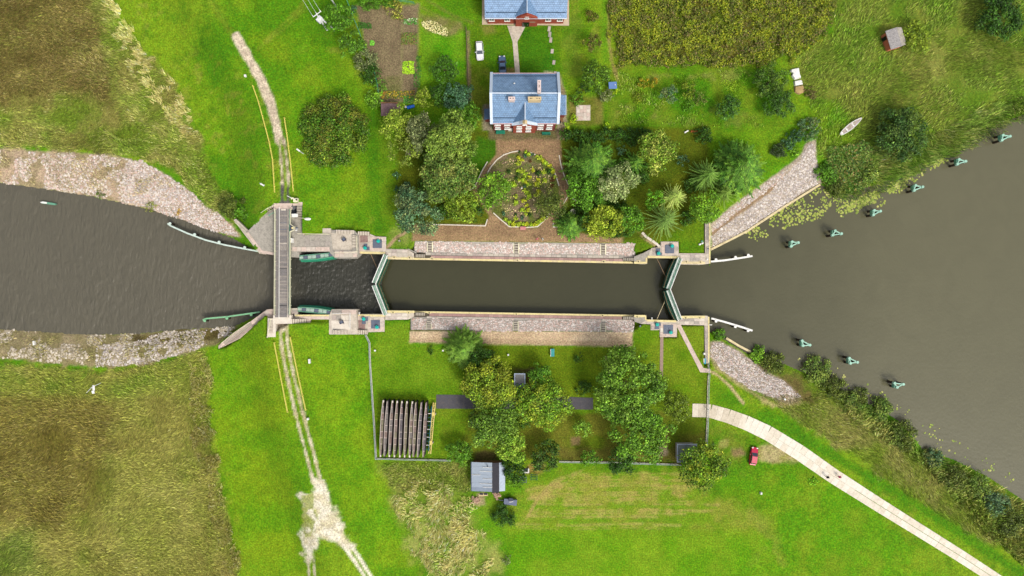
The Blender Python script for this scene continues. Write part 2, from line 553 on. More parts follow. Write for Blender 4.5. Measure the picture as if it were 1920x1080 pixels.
paint([(976, 50), (1036, 50), (1040, 136), (976, 136)], (66, 124, 12), 3, .9, 2, 0, (80, 134, 18), 3, 78)
paint([(1050, 30), (1090, 30), (1092, 140), (1056, 140)], (118, 142, 44), 6, .8, 6, 6, (90, 136, 22), 3, 79)
paint([(1066, 180), (1130, 180), (1132, 236), (1066, 236)], (112, 116, 40), 6, .9, 4, 3, (134, 126, 60), 3, 80)
paint([(700, 612), (770, 604), (770, 648), (880, 650), (860, 745), (816, 745), (708, 748)], (126, 160, 36), 6, .95, 5, 6, (104, 146, 22), 5, 81)
paint([(860, 650), (1190, 652), (1240, 612), (1322, 612), (1324, 760), (1240, 765), (1110, 745), (870, 742)], (96, 124, 16), 8, .95, 6, 6, (116, 138, 24), 5, 82)
paint([(1196, 612), (1324, 612), (1324, 755), (1250, 720), (1190, 660)], (106, 146, 20), 10, .9, 6, 6, (128, 152, 34), 4, 83)
paint([(816, 768), (890, 768), (900, 850), (846, 862), (810, 858)], (110, 146, 24), 5, .9, 5, 5, (128, 150, 36), 4, 84)
paint([(890, 772), (1322, 772), (1322, 832), (1280, 832), (1275, 866), (850, 862)], (98, 118, 20), 6, .95, 6, 5, (118, 118, 38), 4, 85)
paint([(1050, 840), (1270, 840), (1270, 868), (1050, 866)], (112, 104, 44), 6, .7, 6, 4)
# mown hay field
paint([(965, 935), (1060, 884), (1290, 884), (1340, 930), (1430, 960), (1440, 1000), (960, 992)], (146, 152, 54), 16, .85, 10, 14, (124, 158, 36), 3, 86)
for i in range(20):
    y = 888 + i * 5.6 + random.uniform(-1, 1)
    paint(None, random.choice([(186, 164, 94), (176, 162, 84), (186, 166, 96), (112, 160, 34)]), 2.4, .62, 3, 3,
          line=[(985 + max(0, 40 - i * 9) + random.uniform(-25, 40), y + max(0, 26 - i * 3)), (1075, y + 3), (1180, y + random.uniform(-1, 2)), (1290 + random.uniform(-60, 60), y + 3)], width=3.4, thr=(4, .36), seed=300 + i)
for i in range(6):
    paint(None, (176, 158, 90), 1.6, .55, 2, 1, line=[(980 + i * 4, 985 - i * 9), (1010 + i * 6, 935 - i * 7), (1060 + i * 7, 905 - i * 5)], width=2.5, thr=(3, .4), seed=340 + i)
paint([(960, 990), (1440, 1000), (1500, 1100), (1500, 1300), (950, 1300)], (106, 160, 20), 16, .9, 10, 14, (132, 168, 36), 6, 87)
paint([(1290, 880), (1400, 870), (1600, 920), (1800, 1080), (1800, 1300), (1450, 1200), (1430, 950)], (98, 156, 18), 20, .9, 10, 20, (126, 158, 34), 5, 88)
paint([(1380, 940), (1440, 960), (1480, 1080), (1430, 1080)], (144, 150, 60), 16, .5, 10, 14, thr=(4, .5))
paint([(1330, 700), (1400, 760), (1470, 790), (1560, 840), (1480, 830), (1330, 760)], (80, 142, 14), 8, .85, 6, 6, (108, 150, 26), 4, 89)
paint([(1330, 790), (1400, 815), (1400, 900), (1340, 880)], (82, 140, 16), 10, .8, 6, 6, (124, 136, 44), 4, 90)
paint(ROUGH_SE, (128, 144, 48), 10, .95, 12, 12, (152, 148, 78), 5, 91, rough=.8)
paint(None, (84, 140, 16), 6, .9, 4, 3, line=[(1440, 775), (1530, 835), (1640, 900), (1780, 985), (1930, 1085)], width=18)
# bare places
paint([(1424, 836), (1470, 838), (1500, 862), (1450, 872), (1422, 862)], (196, 176, 128), 6, .85, 7, 5, (160, 150, 80), 2, 92)
paint([(1372, 842), (1390, 838), (1398, 852), (1384, 858), (1370, 856)], (150, 122, 88), 4, .8, 4)
paint([(1350, 828), (1366, 824), (1364, 838), (1350, 838)], (170, 164, 90), 3, .7, 4)
paint([(1070, 820), (1088, 820), (1088, 836), (1072, 836)], (146, 120, 84), 3, .8, 3)
paint([(1236, 838), (1252, 834), (1252, 856), (1230, 858)], (176, 156, 128), 3, .8, 3)
paint([(1245, 800), (1252, 800), (1252, 842), (1246, 842)], (146, 116, 84), 2, .7, 2)
paint([(950, 128), (966, 126), (966, 138), (948, 138)], (150, 120, 76), 3, .8, 3)
paint([(1020, 134), (1036, 134), (1036, 140), (1020, 140)], (196, 180, 150), 2, .8, 1)
paint([(900, 46), (925, 47), (930, 62), (910, 64)], (140, 126, 66), 5, .6, 4)
paint([(1156, 208), (1168, 206), (1164, 216)], (150, 120, 60), 3, .5, 3)
paint([(960, 690), (1000, 690), (1004, 745), (990, 745), (985, 700), (965, 698)], (92, 70, 52), 4, .8, 4)
paint([(890, 846), (930, 846), (930, 868), (890, 868)], (100, 84, 52), 4, .8, 4)
paint([(985, 870), (1020, 872), (1018, 888), (985, 890)], (156, 124, 70), 5, .8, 6)
paint([(895, 925), (908, 922), (910, 946), (888, 948)], (190, 160, 132), 3, .7, 3)
# the gravel road over the bridge
GRAVEL = (228, 210, 182)
paint(None, (128, 144, 44), 5, .5, 4, 2, line=[(340, -140), (395, 0), (420, 40), (440, 68)], width=14)
paint(None, (88, 136, 24), 3, .5, 2, 2, line=[(350, -140), (400, 0), (425, 40), (442, 66)], width=4)
paint(None, GRAVEL, 2.2, 1, 3, 0, (204, 186, 160), 1.2, 93, line=[(443, 68), (458, 95), (475, 125), (492, 155), (506, 190), (516, 225), (524, 262)], width=17)
paint(None, GRAVEL, 2.2, .95, 3, 0, (150, 130, 108), 1.2, 94, line=[(522, 255), (527, 290), (529, 330), (530, 350)], width=5.5)
paint(None, GRAVEL, 2.2, .95, 3, 0, (150, 130, 108), 1.2, 95, line=[(530, 255), (537, 290), (540, 330), (541, 350)], width=5.5)
paint(None, (128, 150, 50), 2, .6, 3, 1, line=[(525, 262), (532, 300), (535, 380)], width=4)
paint(None, (96, 88, 92), 1.6, .95, 1.5, 0, line=[(529, 348), (529, 384)], width=5)
paint(None, (96, 88, 92), 1.6, .95, 1.5, 0, line=[(540, 352), (540, 384)], width=5)
paint(None, (100, 94, 92), 1.6, .95, 1.5, 0, line=[(528, 380), (541, 380)], width=8)
PALE = (226, 212, 182)
paint([(520, 598), (540, 598), (538, 618), (530, 622), (520, 618)], (236, 222, 190), 2, .95, 2)
paint(None, PALE, 1.8, .95, 2.5, 0, (196, 180, 140), 1.5, 96, line=[(525, 606), (528, 650), (537, 700), (548, 750), (560, 800), (574, 850), (588, 905)], width=5)
paint(None, PALE, 1.8, .95, 2.5, 0, (196, 180, 140), 1.5, 97, line=[(536, 606), (540, 650), (550, 700), (562, 750), (575, 800), (588, 850), (602, 905)], width=5)
paint([(588, 898), (606, 898), (616, 928), (634, 962), (660, 1018), (664, 1028), (644, 1030), (620, 1012), (600, 1008), (588, 1030), (586, 1056), (574, 1056), (563, 1020), (570, 985), (578, 975), (565, 950), (562, 925), (580, 922)],
      (246, 236, 214), 5, .95, 11, 6, (226, 212, 176), 1.6, 98)
paint([(565, 930), (590, 920), (600, 1000), (566, 1010)], (150, 160, 60), 3, .8, 4, 3, thr=(1.4, .56), seed=120)
paint(None, (248, 238, 214), 1.6, .95, 1.5, 0, line=[(644, 1024), (668, 1056), (690, 1092), (760, 1220)], width=6)
paint(None, (248, 238, 214), 1.6, .95, 1.5, 0, line=[(660, 1024), (680, 1056), (702, 1092), (775, 1220)], width=6)
paint(None, PALE, 1.6, .9, 2.5, 0, line=[(577, 1050), (580, 1085), (584, 1200)], width=5)
paint(None, PALE, 1.6, .9, 2.5, 0, line=[(588, 1050), (591, 1085), (596, 1200)], width=4)
paint(None, (140, 150, 50), 4, .5, 3, 2, line=[(484, 92), (520, 55), (560, 18), (600, -40)], width=6)
paint(None, (140, 150, 50), 4, .5, 3, 2, line=[(500, 80), (540, 48), (575, 14)], width=4)
paint(None, (128, 128, 60), 3, .6, 2, 1, line=[(800, 0), (850, 30), (885, 42)], width=5)
paint(None, (128, 128, 60), 3, .6, 2, 1, line=[(790, 14), (840, 40), (874, 56)], width=4)
# park gravel, flower bed soil
GRIT, GRIT2 = (168, 138, 102), (152, 124, 92)
paint([(929, 258), (1051, 258), (1054, 300), (1062, 335), (1074, 358), (1062, 378), (1050, 395), (1052, 425), (1062, 432), (1105, 440), (1165, 448), (1165, 456), (772, 452), (772, 420), (912, 421), (918, 405), (900, 378), (884, 360), (895, 340), (912, 310), (930, 290)], GRIT, 2, 1, 1.5, 1, GRIT2, 2.5, 99)
paint([(772, 440), (1168, 446), (1168, 456), (772, 452)], (176, 146, 106), 3, .6, 3, 2)
paint([(960, 286), (990, 285), (1022, 302), (1040, 326), (1048, 352), (1050, 385), (1030, 402), (1008, 426), (958, 426), (926, 402), (905, 380), (905, 340), (920, 312), (938, 294)], (128, 112, 86), 2, 1, 2, 2, (104, 116, 48), 2.0, 100)
paint([(945, 385), (985, 385), (990, 420), (950, 410)], (158, 134, 110), 6, .6, 4, 4)
paint([(916, 240), (1052, 240), (1052, 262), (916, 262)], (128, 112, 84), 3, .9, 3, 2, (112, 108, 66), 2, 101)
paint([(1040, 140), (1050, 140), (1062, 180), (1062, 262), (1044, 262), (1044, 232)], (176, 160, 130), 2.5, .9, 2.5, 1, (150, 130, 100), 2, 102)
paint([(905, 195), (922, 195), (922, 245), (905, 245)], (160, 146, 124), 2, .85, 2)
paint(None, (150, 128, 98), 2.5, .8, 3, 1, line=[(878, 60), (878, 130), (881, 200)], width=6)
paint([(768, 620), (1187, 622), (1184, 650), (768, 642)], (226, 200, 164), 1.6, 1, 1, 0, (208, 180, 144), 3, 103)
paint([(768, 634), (1187, 640), (1184, 650), (768, 642)], (172, 146, 110), 2, .5, 2, 1)
# trodden paths
paint(None, (172, 142, 106), 1.6, .9, 1.5, 0, (196, 164, 130), 1, 104, line=[(722, 468), (742, 446), (757, 438), (770, 426)], width=6)
paint(None, (184, 156, 122), 1.6, .85, 1.6, 0, line=[(1200, 434), (1212, 448), (1232, 462)], width=6, thr=(1.2, .36))
paint(None, (214, 184, 144), 1.4, .9, 1.2, 0, line=[(1333, 697), (1345, 703), (1370, 725), (1385, 745), (1394, 756)], width=4.5)
paint(None, (196, 168, 126), 3, .6, 3, 1, line=[(1330, 660), (1345, 690), (1400, 730), (1450, 760), (1500, 752)], width=8)
paint(None, (168, 140, 90), 3, .7, 3, 1, line=[(1142, 0), (1140, 60), (1146, 110), (1158, 150)], width=5)
# banks: earth and gravel under the stones
BANK_LN = [(-400, 262), (0, 276), (130, 284), (200, 288), (262, 302), (320, 332), (358, 362), (394, 392), (410, 400), (440, 430), (452, 446), (400, 436), (340, 414), (260, 390), (170, 370), (100, 359), (0, 345), (-400, 302)]
BANK_LS = [(-400, 588), (0, 615), (80, 620), (150, 625), (250, 624), (330, 616), (400, 612), (440, 610), (452, 606), (410, 646), (380, 654), (330, 668), (270, 686), (200, 690), (120, 684), (40, 674), (-400, 660)]
BANK_RN = [(1333, 470), (1333, 420), (1360, 396), (1400, 366), (1450, 330), (1500, 292), (1512, 268), (1530, 262), (1530, 300), (1542, 342), (1470, 388), (1400, 434)]
BANK_RS = [(1330, 640), (1352, 640), (1392, 660), (1430, 690), (1470, 712), (1505, 745), (1478, 756), (1440, 744), (1400, 728), (1350, 690), (1330, 668)]
paint(BANK_LN, (190, 166, 138), 3, 1, 5, 4, (160, 144, 108), 3, 105)
paint(BANK_LS, (168, 152, 116), 3, 1, 5, 4, (140, 130, 86), 3, 106)
paint([(250, 628), (440, 612), (440, 622), (390, 640), (250, 650)], (74, 64, 26), 5, .85, 8, 5, (104, 92, 40), 2, 107)
paint(BANK_RN, (186, 170, 148), 2, 1, 2, 1, (164, 150, 130), 2, 108)
paint(None, (150, 122, 90), 2, .9, 2, 1, line=[(1336, 438), (1380, 402), (1430, 366), (1470, 335)], width=7)
paint(BANK_RS, (196, 178, 154), 2.5, 1, 3, 2, (170, 152, 124), 2, 109)
paint([(1410, 672), (1480, 690), (1560, 740), (1520, 762), (1470, 715)], (120, 92, 62), 6, .8, 6, 6, (112, 130, 40), 2, 110)

greenish = sstep(.02, .08, LC[..., 1] - LC[..., 0])[..., None]
LC = LC * (1 - greenish) + LC * np.array([.9, .92, .72]) * (.86 + .28 * fbm(GX, GY, 2.2, 4, 12)[..., None]) * greenish
LCF = np.clip(LC, 0.003, .8).reshape(-1, 3)
def cover(x, y):
    i = np.clip(np.searchsorted(xs, x), 0, len(xs) - 1); j = np.clip(np.searchsorted(ys, y), 0, len(ys) - 1)
    return LC[j, i]
ny, nx = GX.shape
idx = np.arange(nx * ny).reshape(ny, nx)
quads = np.stack([idx[:-1, :-1], idx[:-1, 1:], idx[1:, 1:], idx[1:, :-1]], -1).reshape(-1, 4)
gverts = np.stack([GX, GY, GZ], -1).reshape(-1, 3)
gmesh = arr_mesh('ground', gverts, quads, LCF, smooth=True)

def ground_material():
    m, nt, b = nodes_of('meadow_ground')
    N, L = nt.nodes, nt.links
    a = N.new('ShaderNodeAttribute'); a.attribute_name = 'Col'
    geo = N.new('ShaderNodeNewGeometry')
    src = a.outputs['Color']
    for sc, lo, hi, det in ((2.8, .5, 1.55, 5), (.7, .82, 1.2, 4)):
        t = N.new('ShaderNodeTexNoise')
        t.inputs['Scale'].default_value = sc
        t.inputs['Detail'].default_value = det
        t.inputs['Roughness'].default_value = .75
        L.new(geo.outputs['Position'], t.inputs['Vector'])
        mr = N.new('ShaderNodeMapRange')
        mr.inputs['From Min'].default_value = .3; mr.inputs['From Max'].default_value = .7
        mr.inputs['To Min'].default_value = lo; mr.inputs['To Max'].default_value = hi
        L.new(t.outputs['Fac'], mr.inputs['Value'])
        v = N.new('ShaderNodeVectorMath'); v.operation = 'SCALE'
        L.new(src, v.inputs[0]); L.new(mr.outputs[0], v.inputs['Scale'])
        src = v.outputs[0]
    # small shifts of hue from blade to blade
    t = N.new('ShaderNodeTexNoise'); t.inputs['Scale'].default_value = 2.3; t.inputs['Detail'].default_value = 6
    L.new(geo.outputs['Position'], t.inputs['Vector'])
    mr = N.new('ShaderNodeMapRange')
    mr.inputs['From Min'].default_value = .35; mr.inputs['From Max'].default_value = .65
    mr.inputs['To Min'].default_value = .485; mr.inputs['To Max'].default_value = .515
    L.new(t.outputs['Fac'], mr.inputs['Value'])
    hs = N.new('ShaderNodeHueSaturation')
    L.new(mr.outputs[0], hs.inputs['Hue']); L.new(src, hs.inputs['Color'])
    L.new(hs.outputs[0], b.inputs['Base Color'])
    b.inputs['Roughness'].default_value = .95
    b.inputs['Specular IOR Level'].default_value = .1
    t = N.new('ShaderNodeTexNoise'); t.inputs['Scale'].default_value = 3.5; t.inputs['Detail'].default_value = 6
    L.new(geo.outputs['Position'], t.inputs['Vector'])
    bp = N.new('ShaderNodeBump'); bp.inputs['Strength'].default_value = .55; bp.inputs['Distance'].default_value = .25
    L.new(t.outputs['Fac'], bp.inputs['Height']); L.new(bp.outputs[0], b.inputs['Normal'])
    return m
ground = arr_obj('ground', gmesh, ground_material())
tag(ground, 'meadows, dikes and garden ground around the lock', kind='structure')

# ------------------------------------------------------------------ water
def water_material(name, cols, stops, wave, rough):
    """murky water: sky reflection and shade are put into the colour along the canal (stops are x in metres)"""
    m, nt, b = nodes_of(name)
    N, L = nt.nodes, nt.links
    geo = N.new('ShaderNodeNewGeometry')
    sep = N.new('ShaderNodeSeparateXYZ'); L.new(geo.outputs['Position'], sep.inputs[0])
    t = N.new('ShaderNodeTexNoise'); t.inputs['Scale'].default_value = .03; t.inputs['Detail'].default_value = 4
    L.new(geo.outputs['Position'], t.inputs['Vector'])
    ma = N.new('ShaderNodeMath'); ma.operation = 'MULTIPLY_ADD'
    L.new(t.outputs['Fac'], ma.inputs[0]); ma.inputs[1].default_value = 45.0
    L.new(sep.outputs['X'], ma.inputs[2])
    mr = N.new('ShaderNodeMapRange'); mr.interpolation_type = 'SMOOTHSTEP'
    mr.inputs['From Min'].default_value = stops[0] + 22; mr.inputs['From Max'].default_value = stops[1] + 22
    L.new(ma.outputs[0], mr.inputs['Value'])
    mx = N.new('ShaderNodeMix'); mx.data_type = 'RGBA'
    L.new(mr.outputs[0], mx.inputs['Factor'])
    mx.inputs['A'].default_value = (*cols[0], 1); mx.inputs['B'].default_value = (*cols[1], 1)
    # uneven sheen put into the colour as faint noise
    t2 = N.new('ShaderNodeTexNoise'); t2.inputs['Scale'].default_value = .22; t2.inputs['Detail'].default_value = 7; t2.inputs['Distortion'].default_value = .8
    L.new(geo.outputs['Position'], t2.inputs['Vector'])
    mr2 = N.new('ShaderNodeMapRange'); mr2.inputs['From Min'].default_value = .3; mr2.inputs['From Max'].default_value = .7
    mr2.inputs['To Min'].default_value = .96; mr2.inputs['To Max'].default_value = 1.04
    L.new(t2.outputs['Fac'], mr2.inputs['Value'])
    v2 = N.new('ShaderNodeVectorMath'); v2.operation = 'SCALE'
    L.new(mx.outputs['Result'], v2.inputs[0]); L.new(mr2.outputs[0], v2.inputs['Scale'])
    L.new(v2.outputs[0], b.inputs['Base Color'])
    b.inputs['Roughness'].default_value = rough
    b.inputs['IOR'].default_value = 1.33
    mp = N.new('ShaderNodeMapping')
    mp.inputs['Scale'].default_value = wave[1]
    mp.inputs['Rotation'].default_value = (0, 0, math.radians(wave[2]))
    L.new(geo.outputs['Position'], mp.inputs['Vector'])
    t = N.new('ShaderNodeTexNoise'); t.inputs['Scale'].default_value = 1.0; t.inputs['Detail'].default_value = 5; t.inputs['Roughness'].default_value = .6
    L.new(mp.outputs[0], t.inputs['Vector'])
    bp = N.new('ShaderNodeBump'); bp.inputs['Strength'].default_value = wave[0]; bp.inputs['Distance'].default_value = .4
    L.new(t.outputs['Fac'], bp.inputs['Height']); L.new(bp.outputs[0], b.inputs['Normal'])
    return m

def wave_sheet(name, x0, x1, y0, y1, z, step, fz, m, label):
    gx, gy = np.meshgrid(np.arange(x0, x1 + step, step), np.arange(y0, y1 + step, step))
    v = np.stack([gx, gy, z + fz(gx, gy)], -1).reshape(-1, 3)
    n_y, n_x = gx.shape
    i = np.arange(n_x * n_y).reshape(n_y, n_x)
    q = np.stack([i[:-1, :-1], i[:-1, 1:], i[1:, 1:], i[1:, :-1]], -1).reshape(-1, 4)
    o = arr_obj(name, arr_mesh(name, v, q, smooth=True), m)
    return tag(o, label, kind='structure')

def ripples(x, y):
    w = fbm(x * 1.0 + fbm(x, y, 5, 2, 71) * 1.6, y * .3, .5, 3, 72) - .5
    fade = 1 - sstep(-56, -50, x)
    small = fbm(x, y, .55, 2, 74) - .5
    calm = .45 + .75 * fbm(x, y, 9, 2, 75)
    return (w * .3 * fade + small * .24 * (1 - fade)) * calm
gate_x = W(712, 540)[0]
wm1 = water_material('rippled_water', (C(104, 99, 84), C(66, 65, 56)), (-62, -50), (.7, (2.0, .6, 1), 4), .2)  # darker between bridge and gates, shade put into the colour
wm2 = water_material('still_water', (C(73, 72, 51), C(108, 105, 80)), (28, 100), (.12, (1.2, 1.2, 1), 0), .12)  # lightens to the right, sky reflection put into the colour
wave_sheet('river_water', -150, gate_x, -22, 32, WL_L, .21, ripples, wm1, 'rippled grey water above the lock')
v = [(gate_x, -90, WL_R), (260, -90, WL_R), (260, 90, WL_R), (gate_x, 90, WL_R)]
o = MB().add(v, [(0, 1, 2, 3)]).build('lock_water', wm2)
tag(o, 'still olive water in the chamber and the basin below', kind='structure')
# ------------------------------------------------------------------ lock masonry
M_CONC = mat('concrete', C(224, 210, 190), .9, (3, .14), (6, .25), dirt=(.9, C(150, 140, 124), .7))
M_CONC_G = mat('grey_concrete', C(188, 180, 166), .9, (3, .2), (6, .25), dirt=(1.3, C(120, 114, 104), .7))
M_CONC_P = mat('pinkish_stone', C(234, 210, 194), .9, (2.5, .14), (6, .25), dirt=(1.0, C(166, 146, 132), .6))
M_WHITEC = mat('pale_concrete', C(244, 232, 214), .9, (3, .1), (6, .2), dirt=(1.1, C(196, 180, 156), .5))
M_WALL = mat('wet_masonry', C(92, 82, 66), .7, (2, .3), (4, .5))
M_COPE = mat('yellow_coping', C(252, 234, 168), .7, (2, .08), (6, .15), dirt=(1.6, C(196, 172, 120), .6))
M_COPE2 = mat('worn_coping', C(246, 226, 174), .7, (2, .1), (6, .15), dirt=(1.2, C(180, 160, 124), .8))
M_SLAB = [mat('slab_a', C(218, 206, 188), .9, (3, .14), (6, .25), dirt=(1.5, C(150, 142, 130), .6)), mat('slab_b', C(202, 186, 174), .9, (3, .16), (6, .25), dirt=(1.3, C(140, 128, 116), .6)),
          mat('slab_c', C(230, 214, 198), .9, (3, .12), (6, .25), dirt=(1.2, C(160, 146, 130), .6)), mat('slab_d', C(188, 178, 166), .9, (3, .16), (6, .25), dirt=(1.7, C(128, 120, 110), .6))]
M_BRICKP = [mat('paver_a', C(186, 148, 140), .9, (9, .2), (9, .4)), mat('paver_b', C(176, 142, 132), .9, (9, .22), (9, .4)), mat('paver_c', C(196, 160, 150), .9, (9, .2), (9, .4))]
M_FLOORP = mat('red_floor', C(166, 138, 130), .9, (4, .2), (6, .2), dirt=(1.4, C(120, 80, 74), .7))
M_WHITE = mat('white_paint', C(255, 252, 244), .5, (3, .05))
M_CREAM = mat('cream_paint', C(252, 244, 206), .5, (3, .08))
M_TEAL = mat('teal_paint', C(24, 196, 180), .4, (4, .06))
M_GREEN = mat('gate_green', C(110, 176, 146), .5, (3, .12), dirt=(1.6, C(150, 150, 120), .5))
M_DKGREEN = mat('dark_green', C(28, 96, 70), .5, (3, .2), dirt=(1.8, C(70, 70, 46), .6))
M_DECK = mat('gate_deck', C(180, 204, 186), .7, (5, .2), dirt=(2, C(110, 120, 108), .6))
M_RUST = mat('rusty_steel', C(150, 122, 90), .8, (4, .2))
M_PLATE = mat('steel_plate', C(104, 112, 130), .55, (5, .2), metal=.2, dirt=(1.8, C(150, 152, 156), .5))
M_BLACK = mat('black_metal', C(24, 26, 32), .45, (4, .2))
M_NAVY = mat('navy_metal', C(64, 70, 92), .5, (4, .2))
M_PLANK = [mat('plank_a', C(156, 148, 142), .85, (3.5, .22), (9, .3), dirt=(1.4, C(112, 104, 98), .6)), mat('plank_b', C(140, 134, 132), .85, (3.5, .22), (9, .3), dirt=(1.2, C(156, 146, 132), .6)), mat('plank_c', C(176, 166, 156), .85, (3.5, .22), (9, .3), dirt=(1.7, C(120, 112, 106), .6))]
M_STRING = mat('stair_side', C(128, 112, 98), .9, (4, .15))
M_STEP = mat('step_tread', C(240, 226, 204), .9, (4, .1), (6, .2))
M_STEPD = mat('step_tread_grey', C(196, 186, 168), .9, (4, .15), (6, .2))

def solid(name, label, cat, poly, z1, m, zbot=-6.0, zp=None):
    """a block of masonry standing on its photo footprint"""
    zz = zp if zp is not None else (z1 if not isinstance(z1, (list, tuple)) else sum(z1) / len(z1))
    o = MB().prism(PW(poly, zz), zbot, z1).build(name, m)
    return tag(o, label, cat)

def part_prism(name, parent, poly, z0, z1, m):
    return MB().prism(PW(poly, z1), z0, z1).build(name, m, parent)

def slabs(parent, x0, y0, x1, y1, z, nx_, ny_, mats, gap=.05, shear=0.0, name='paving_slab', th=.08, skip=()):
    """rows of paving slabs in a photo rectangle; shear is the drop in y per pixel of x"""
    for j in range(ny_):
        for i in range(nx_):
            if (i, j) in skip:
                continue
            cx = x0 + (x1 - x0) * (i + .5) / nx_
            cy = y0 + (y1 - y0) * (j + .5) / ny_ + shear * (cx - x0)
            k = (CAM_H - z) / CAM_H / 8
            sx, sy = (x1 - x0) / nx_ * k - gap, (y1 - y0) / ny_ * k - gap
            piece(name, parent, random.choice(mats), (*W(cx, cy, z), z + random.uniform(-.012, .012)), (sx, sy, th), -math.atan(shear) + random.uniform(-.004, .004))

def coping(parent, line, z, width, mats, seg=10.0, h=.35, name='coping_block', lift=.06):
    for (ax, ay), (bx, by) in zip(line[:-1], line[1:]):
        L_ = math.hypot(bx - ax, by - ay)
        n = max(1, round(L_ / seg))
        k = (CAM_H - z) / CAM_H / 8
        for i in range(n):
            t = (i + .5) / n
            piece(name, parent, random.choice(mats), (*W(ax + (bx - ax) * t, ay + (by - ay) * t, z), z + lift - h / 2 + random.uniform(-.01, .01)),
                  (L_ / n * k - .025, width * k, h), math.atan2(-(by - ay), bx - ax))

def steps(parent, x0, y0, x1, y1, z0, z1, n, axis, m=None, shear=0.0):
    """flight of n steps in a photo rectangle, from z0 at x0/y0 to z1 at x1/y1, over a darker string"""
    m = m or M_STEP
    n = max(3, round(n * .72))
    k = 1 / 8.0
    for i in range(n):
        t = (i + .5) / n
        z = z0 + (z1 - z0) * t
        kk = k * (CAM_H - z) / CAM_H
        if axis == 'x':
            cx, cy = x0 + (x1 - x0) * t, (y0 + y1) / 2 + shear * (x1 - x0) * t
            s = (abs(x1 - x0) / n * kk, abs(y1 - y0) * kk)
            st = (s[0] * .58, s[1], .12)
        else:
            cx, cy = (x0 + x1) / 2 + shear * (y1 - y0) * t, y0 + (y1 - y0) * t
            s = (abs(x1 - x0) * kk, abs(y1 - y0) / n * kk)
            st = (s[0], s[1] * .58, .12)
        piece('step', parent, m, (*W(cx, cy, z), z + .16), st)
        piece('stair_string', parent, M_STRING, (*W(cx, cy, z), z - .3), (s[0] + .01, s[1] - .06, .8))

def rail(parent, pts, z, h=1.0, r=.05, m=None, gap=1.8, mid=True, zs=None):
    """handrail along photo points (as seen at the height of the rail), with posts"""
    m = m or M_CREAM
    zz = zs or [z] * len(pts)
    P = [Vector((*W(p[0], p[1], zq + h), zq + h)) for p, zq in zip(pts, zz)]
    b = MB().path(P, r, 6)
    if mid:
        b.path([p - Vector((0, 0, h * .5)) for p in P], r * .6, 5)
    b.build('handrail', m, parent)
    for a, c in zip(P[:-1], P[1:]):
        n = max(1, round((c - a).length / gap))
        for i in range(n + 1):
            if i == 0 and a is not P[0]:
                continue
            q = a.lerp(c, i / n)
            piece('post', parent, m, (q.x, q.y, q.z - h / 2), (r * 1.6, r * 1.6, h))

# ---- upper head, north bank
apron = solid('bridge_abutment', 'grey concrete bridge abutment and apron on the north bank, left of the bridge', 'abutment',
              [(463, 435), (470, 428), (496, 401), (513, 387), (546, 387), (546, 440), (546, 478), (516, 478), (490, 474)], ZA, M_CONC_G)
part_prism('road_landing', apron, [(513, 381), (548, 380), (548, 392), (513, 394)], 0, ZR - .03, M_CONC_P)
steps(apron, 497, 398, 513, 385, ZA + .1, ZR - .2, 7, 'x', M_CONC_P, shear=-.6)
rail(apron, [(489, 399), (500, 391), (517, 383)], ZA, zs=[ZA, 2.2, ZR], m=M_CREAM)
rail(apron, [(503, 404), (513, 398)], ZA + .4, m=M_GREEN)
coping(apron, [(463, 436), (490, 472), (514, 476)], ZA, 5, [M_CONC_P], 11)
wing = MB().prism(PW([(436, 412), (441, 410), (466, 432), (492, 470), (488, 476), (462, 444)], 1.2), -6, [.7, .7, 1.4, 1.62, 1.62, 1.3]).build('wing_wall', M_CONC)
tag(wing, 'sloping concrete wing wall beside the cobbled bank, left of the bridge', 'wall')
rail(wing, [(440, 417), (452, 427), (471, 446)], .9, .7, .035, M_CREAM, zs=[.7, 1.0, 1.4])

plat = solid('lock_platform', 'long grey concrete platform on the north bank right of the bridge', 'platform',
             [(546, 380), (568, 380), (569, 434), (620, 431), (664, 432), (672, 440), (672, 476), (663, 484), (628, 484), (617, 472), (562, 472), (560, 482), (546, 482)], ZA, M_CONC_G)
part_prism('road_landing', plat, [(549, 379), (567, 379), (567, 384), (549, 386)], 0, ZR - .04, M_CONC_P)
steps(plat, 557, 384, 567, 412, ZR - .1, ZA + .1, 12, 'y', M_STEPD)
part_prism('side_wall', plat, [(567.5, 380), (569.5, 380), (570, 440), (568, 440)], 0, ZA + .9, M_CONC_P)
part_prism('terrace_edge', plat, [(569, 429), (620, 428), (620, 438), (569, 438)], 0, ZA + .35, M_CONC)
part_prism('platform_floor', plat, [(621, 437), (659, 437), (660, 468), (624, 468)], 0, ZA + .06, M_CONC)
slabs(plat, 548, 463, 618, 471, ZA + .03, 8, 1, [M_CONC_P, M_SLAB[2]])
slabs(plat, 628, 470, 670, 482, ZA + .03, 5, 2, [M_CONC_P, M_SLAB[2], M_SLAB[0]])
slabs(plat, 562, 441, 619, 462, ZA + .02, 6, 2, [M_CONC_G, M_SLAB[3]])
steps(plat, 630, 431, 664, 438, ZA + .5, ZA - .2, 16, 'x', M_STEP, shear=.03)
steps(plat, 671, 434, 693, 441, ZA - .3, ZB + .1, 10, 'x', M_STEP, shear=.03)
steps(plat, 661, 441, 669, 464, ZA + .1, ZA - .1, 11, 'y', M_STEP)
rail(plat, [(557, 438), (617, 439)], ZA + .3, .9, .05)
rail(plat, [(626, 474), (659, 473), (669, 472)], ZA, .9, .05)
rail(plat, [(669, 472), (668, 442)], ZA, .9, .05)
o = thing('drive_machine', 'black drive machine in the pit between the bridge and the steps', 'machine', W3(551, 392, ZA))
MB().tube(W3(550, 387, ZA), W3(550, 389.5, ZA + 1.2), .55, 12).build('gear_drum', M_BLACK, o)
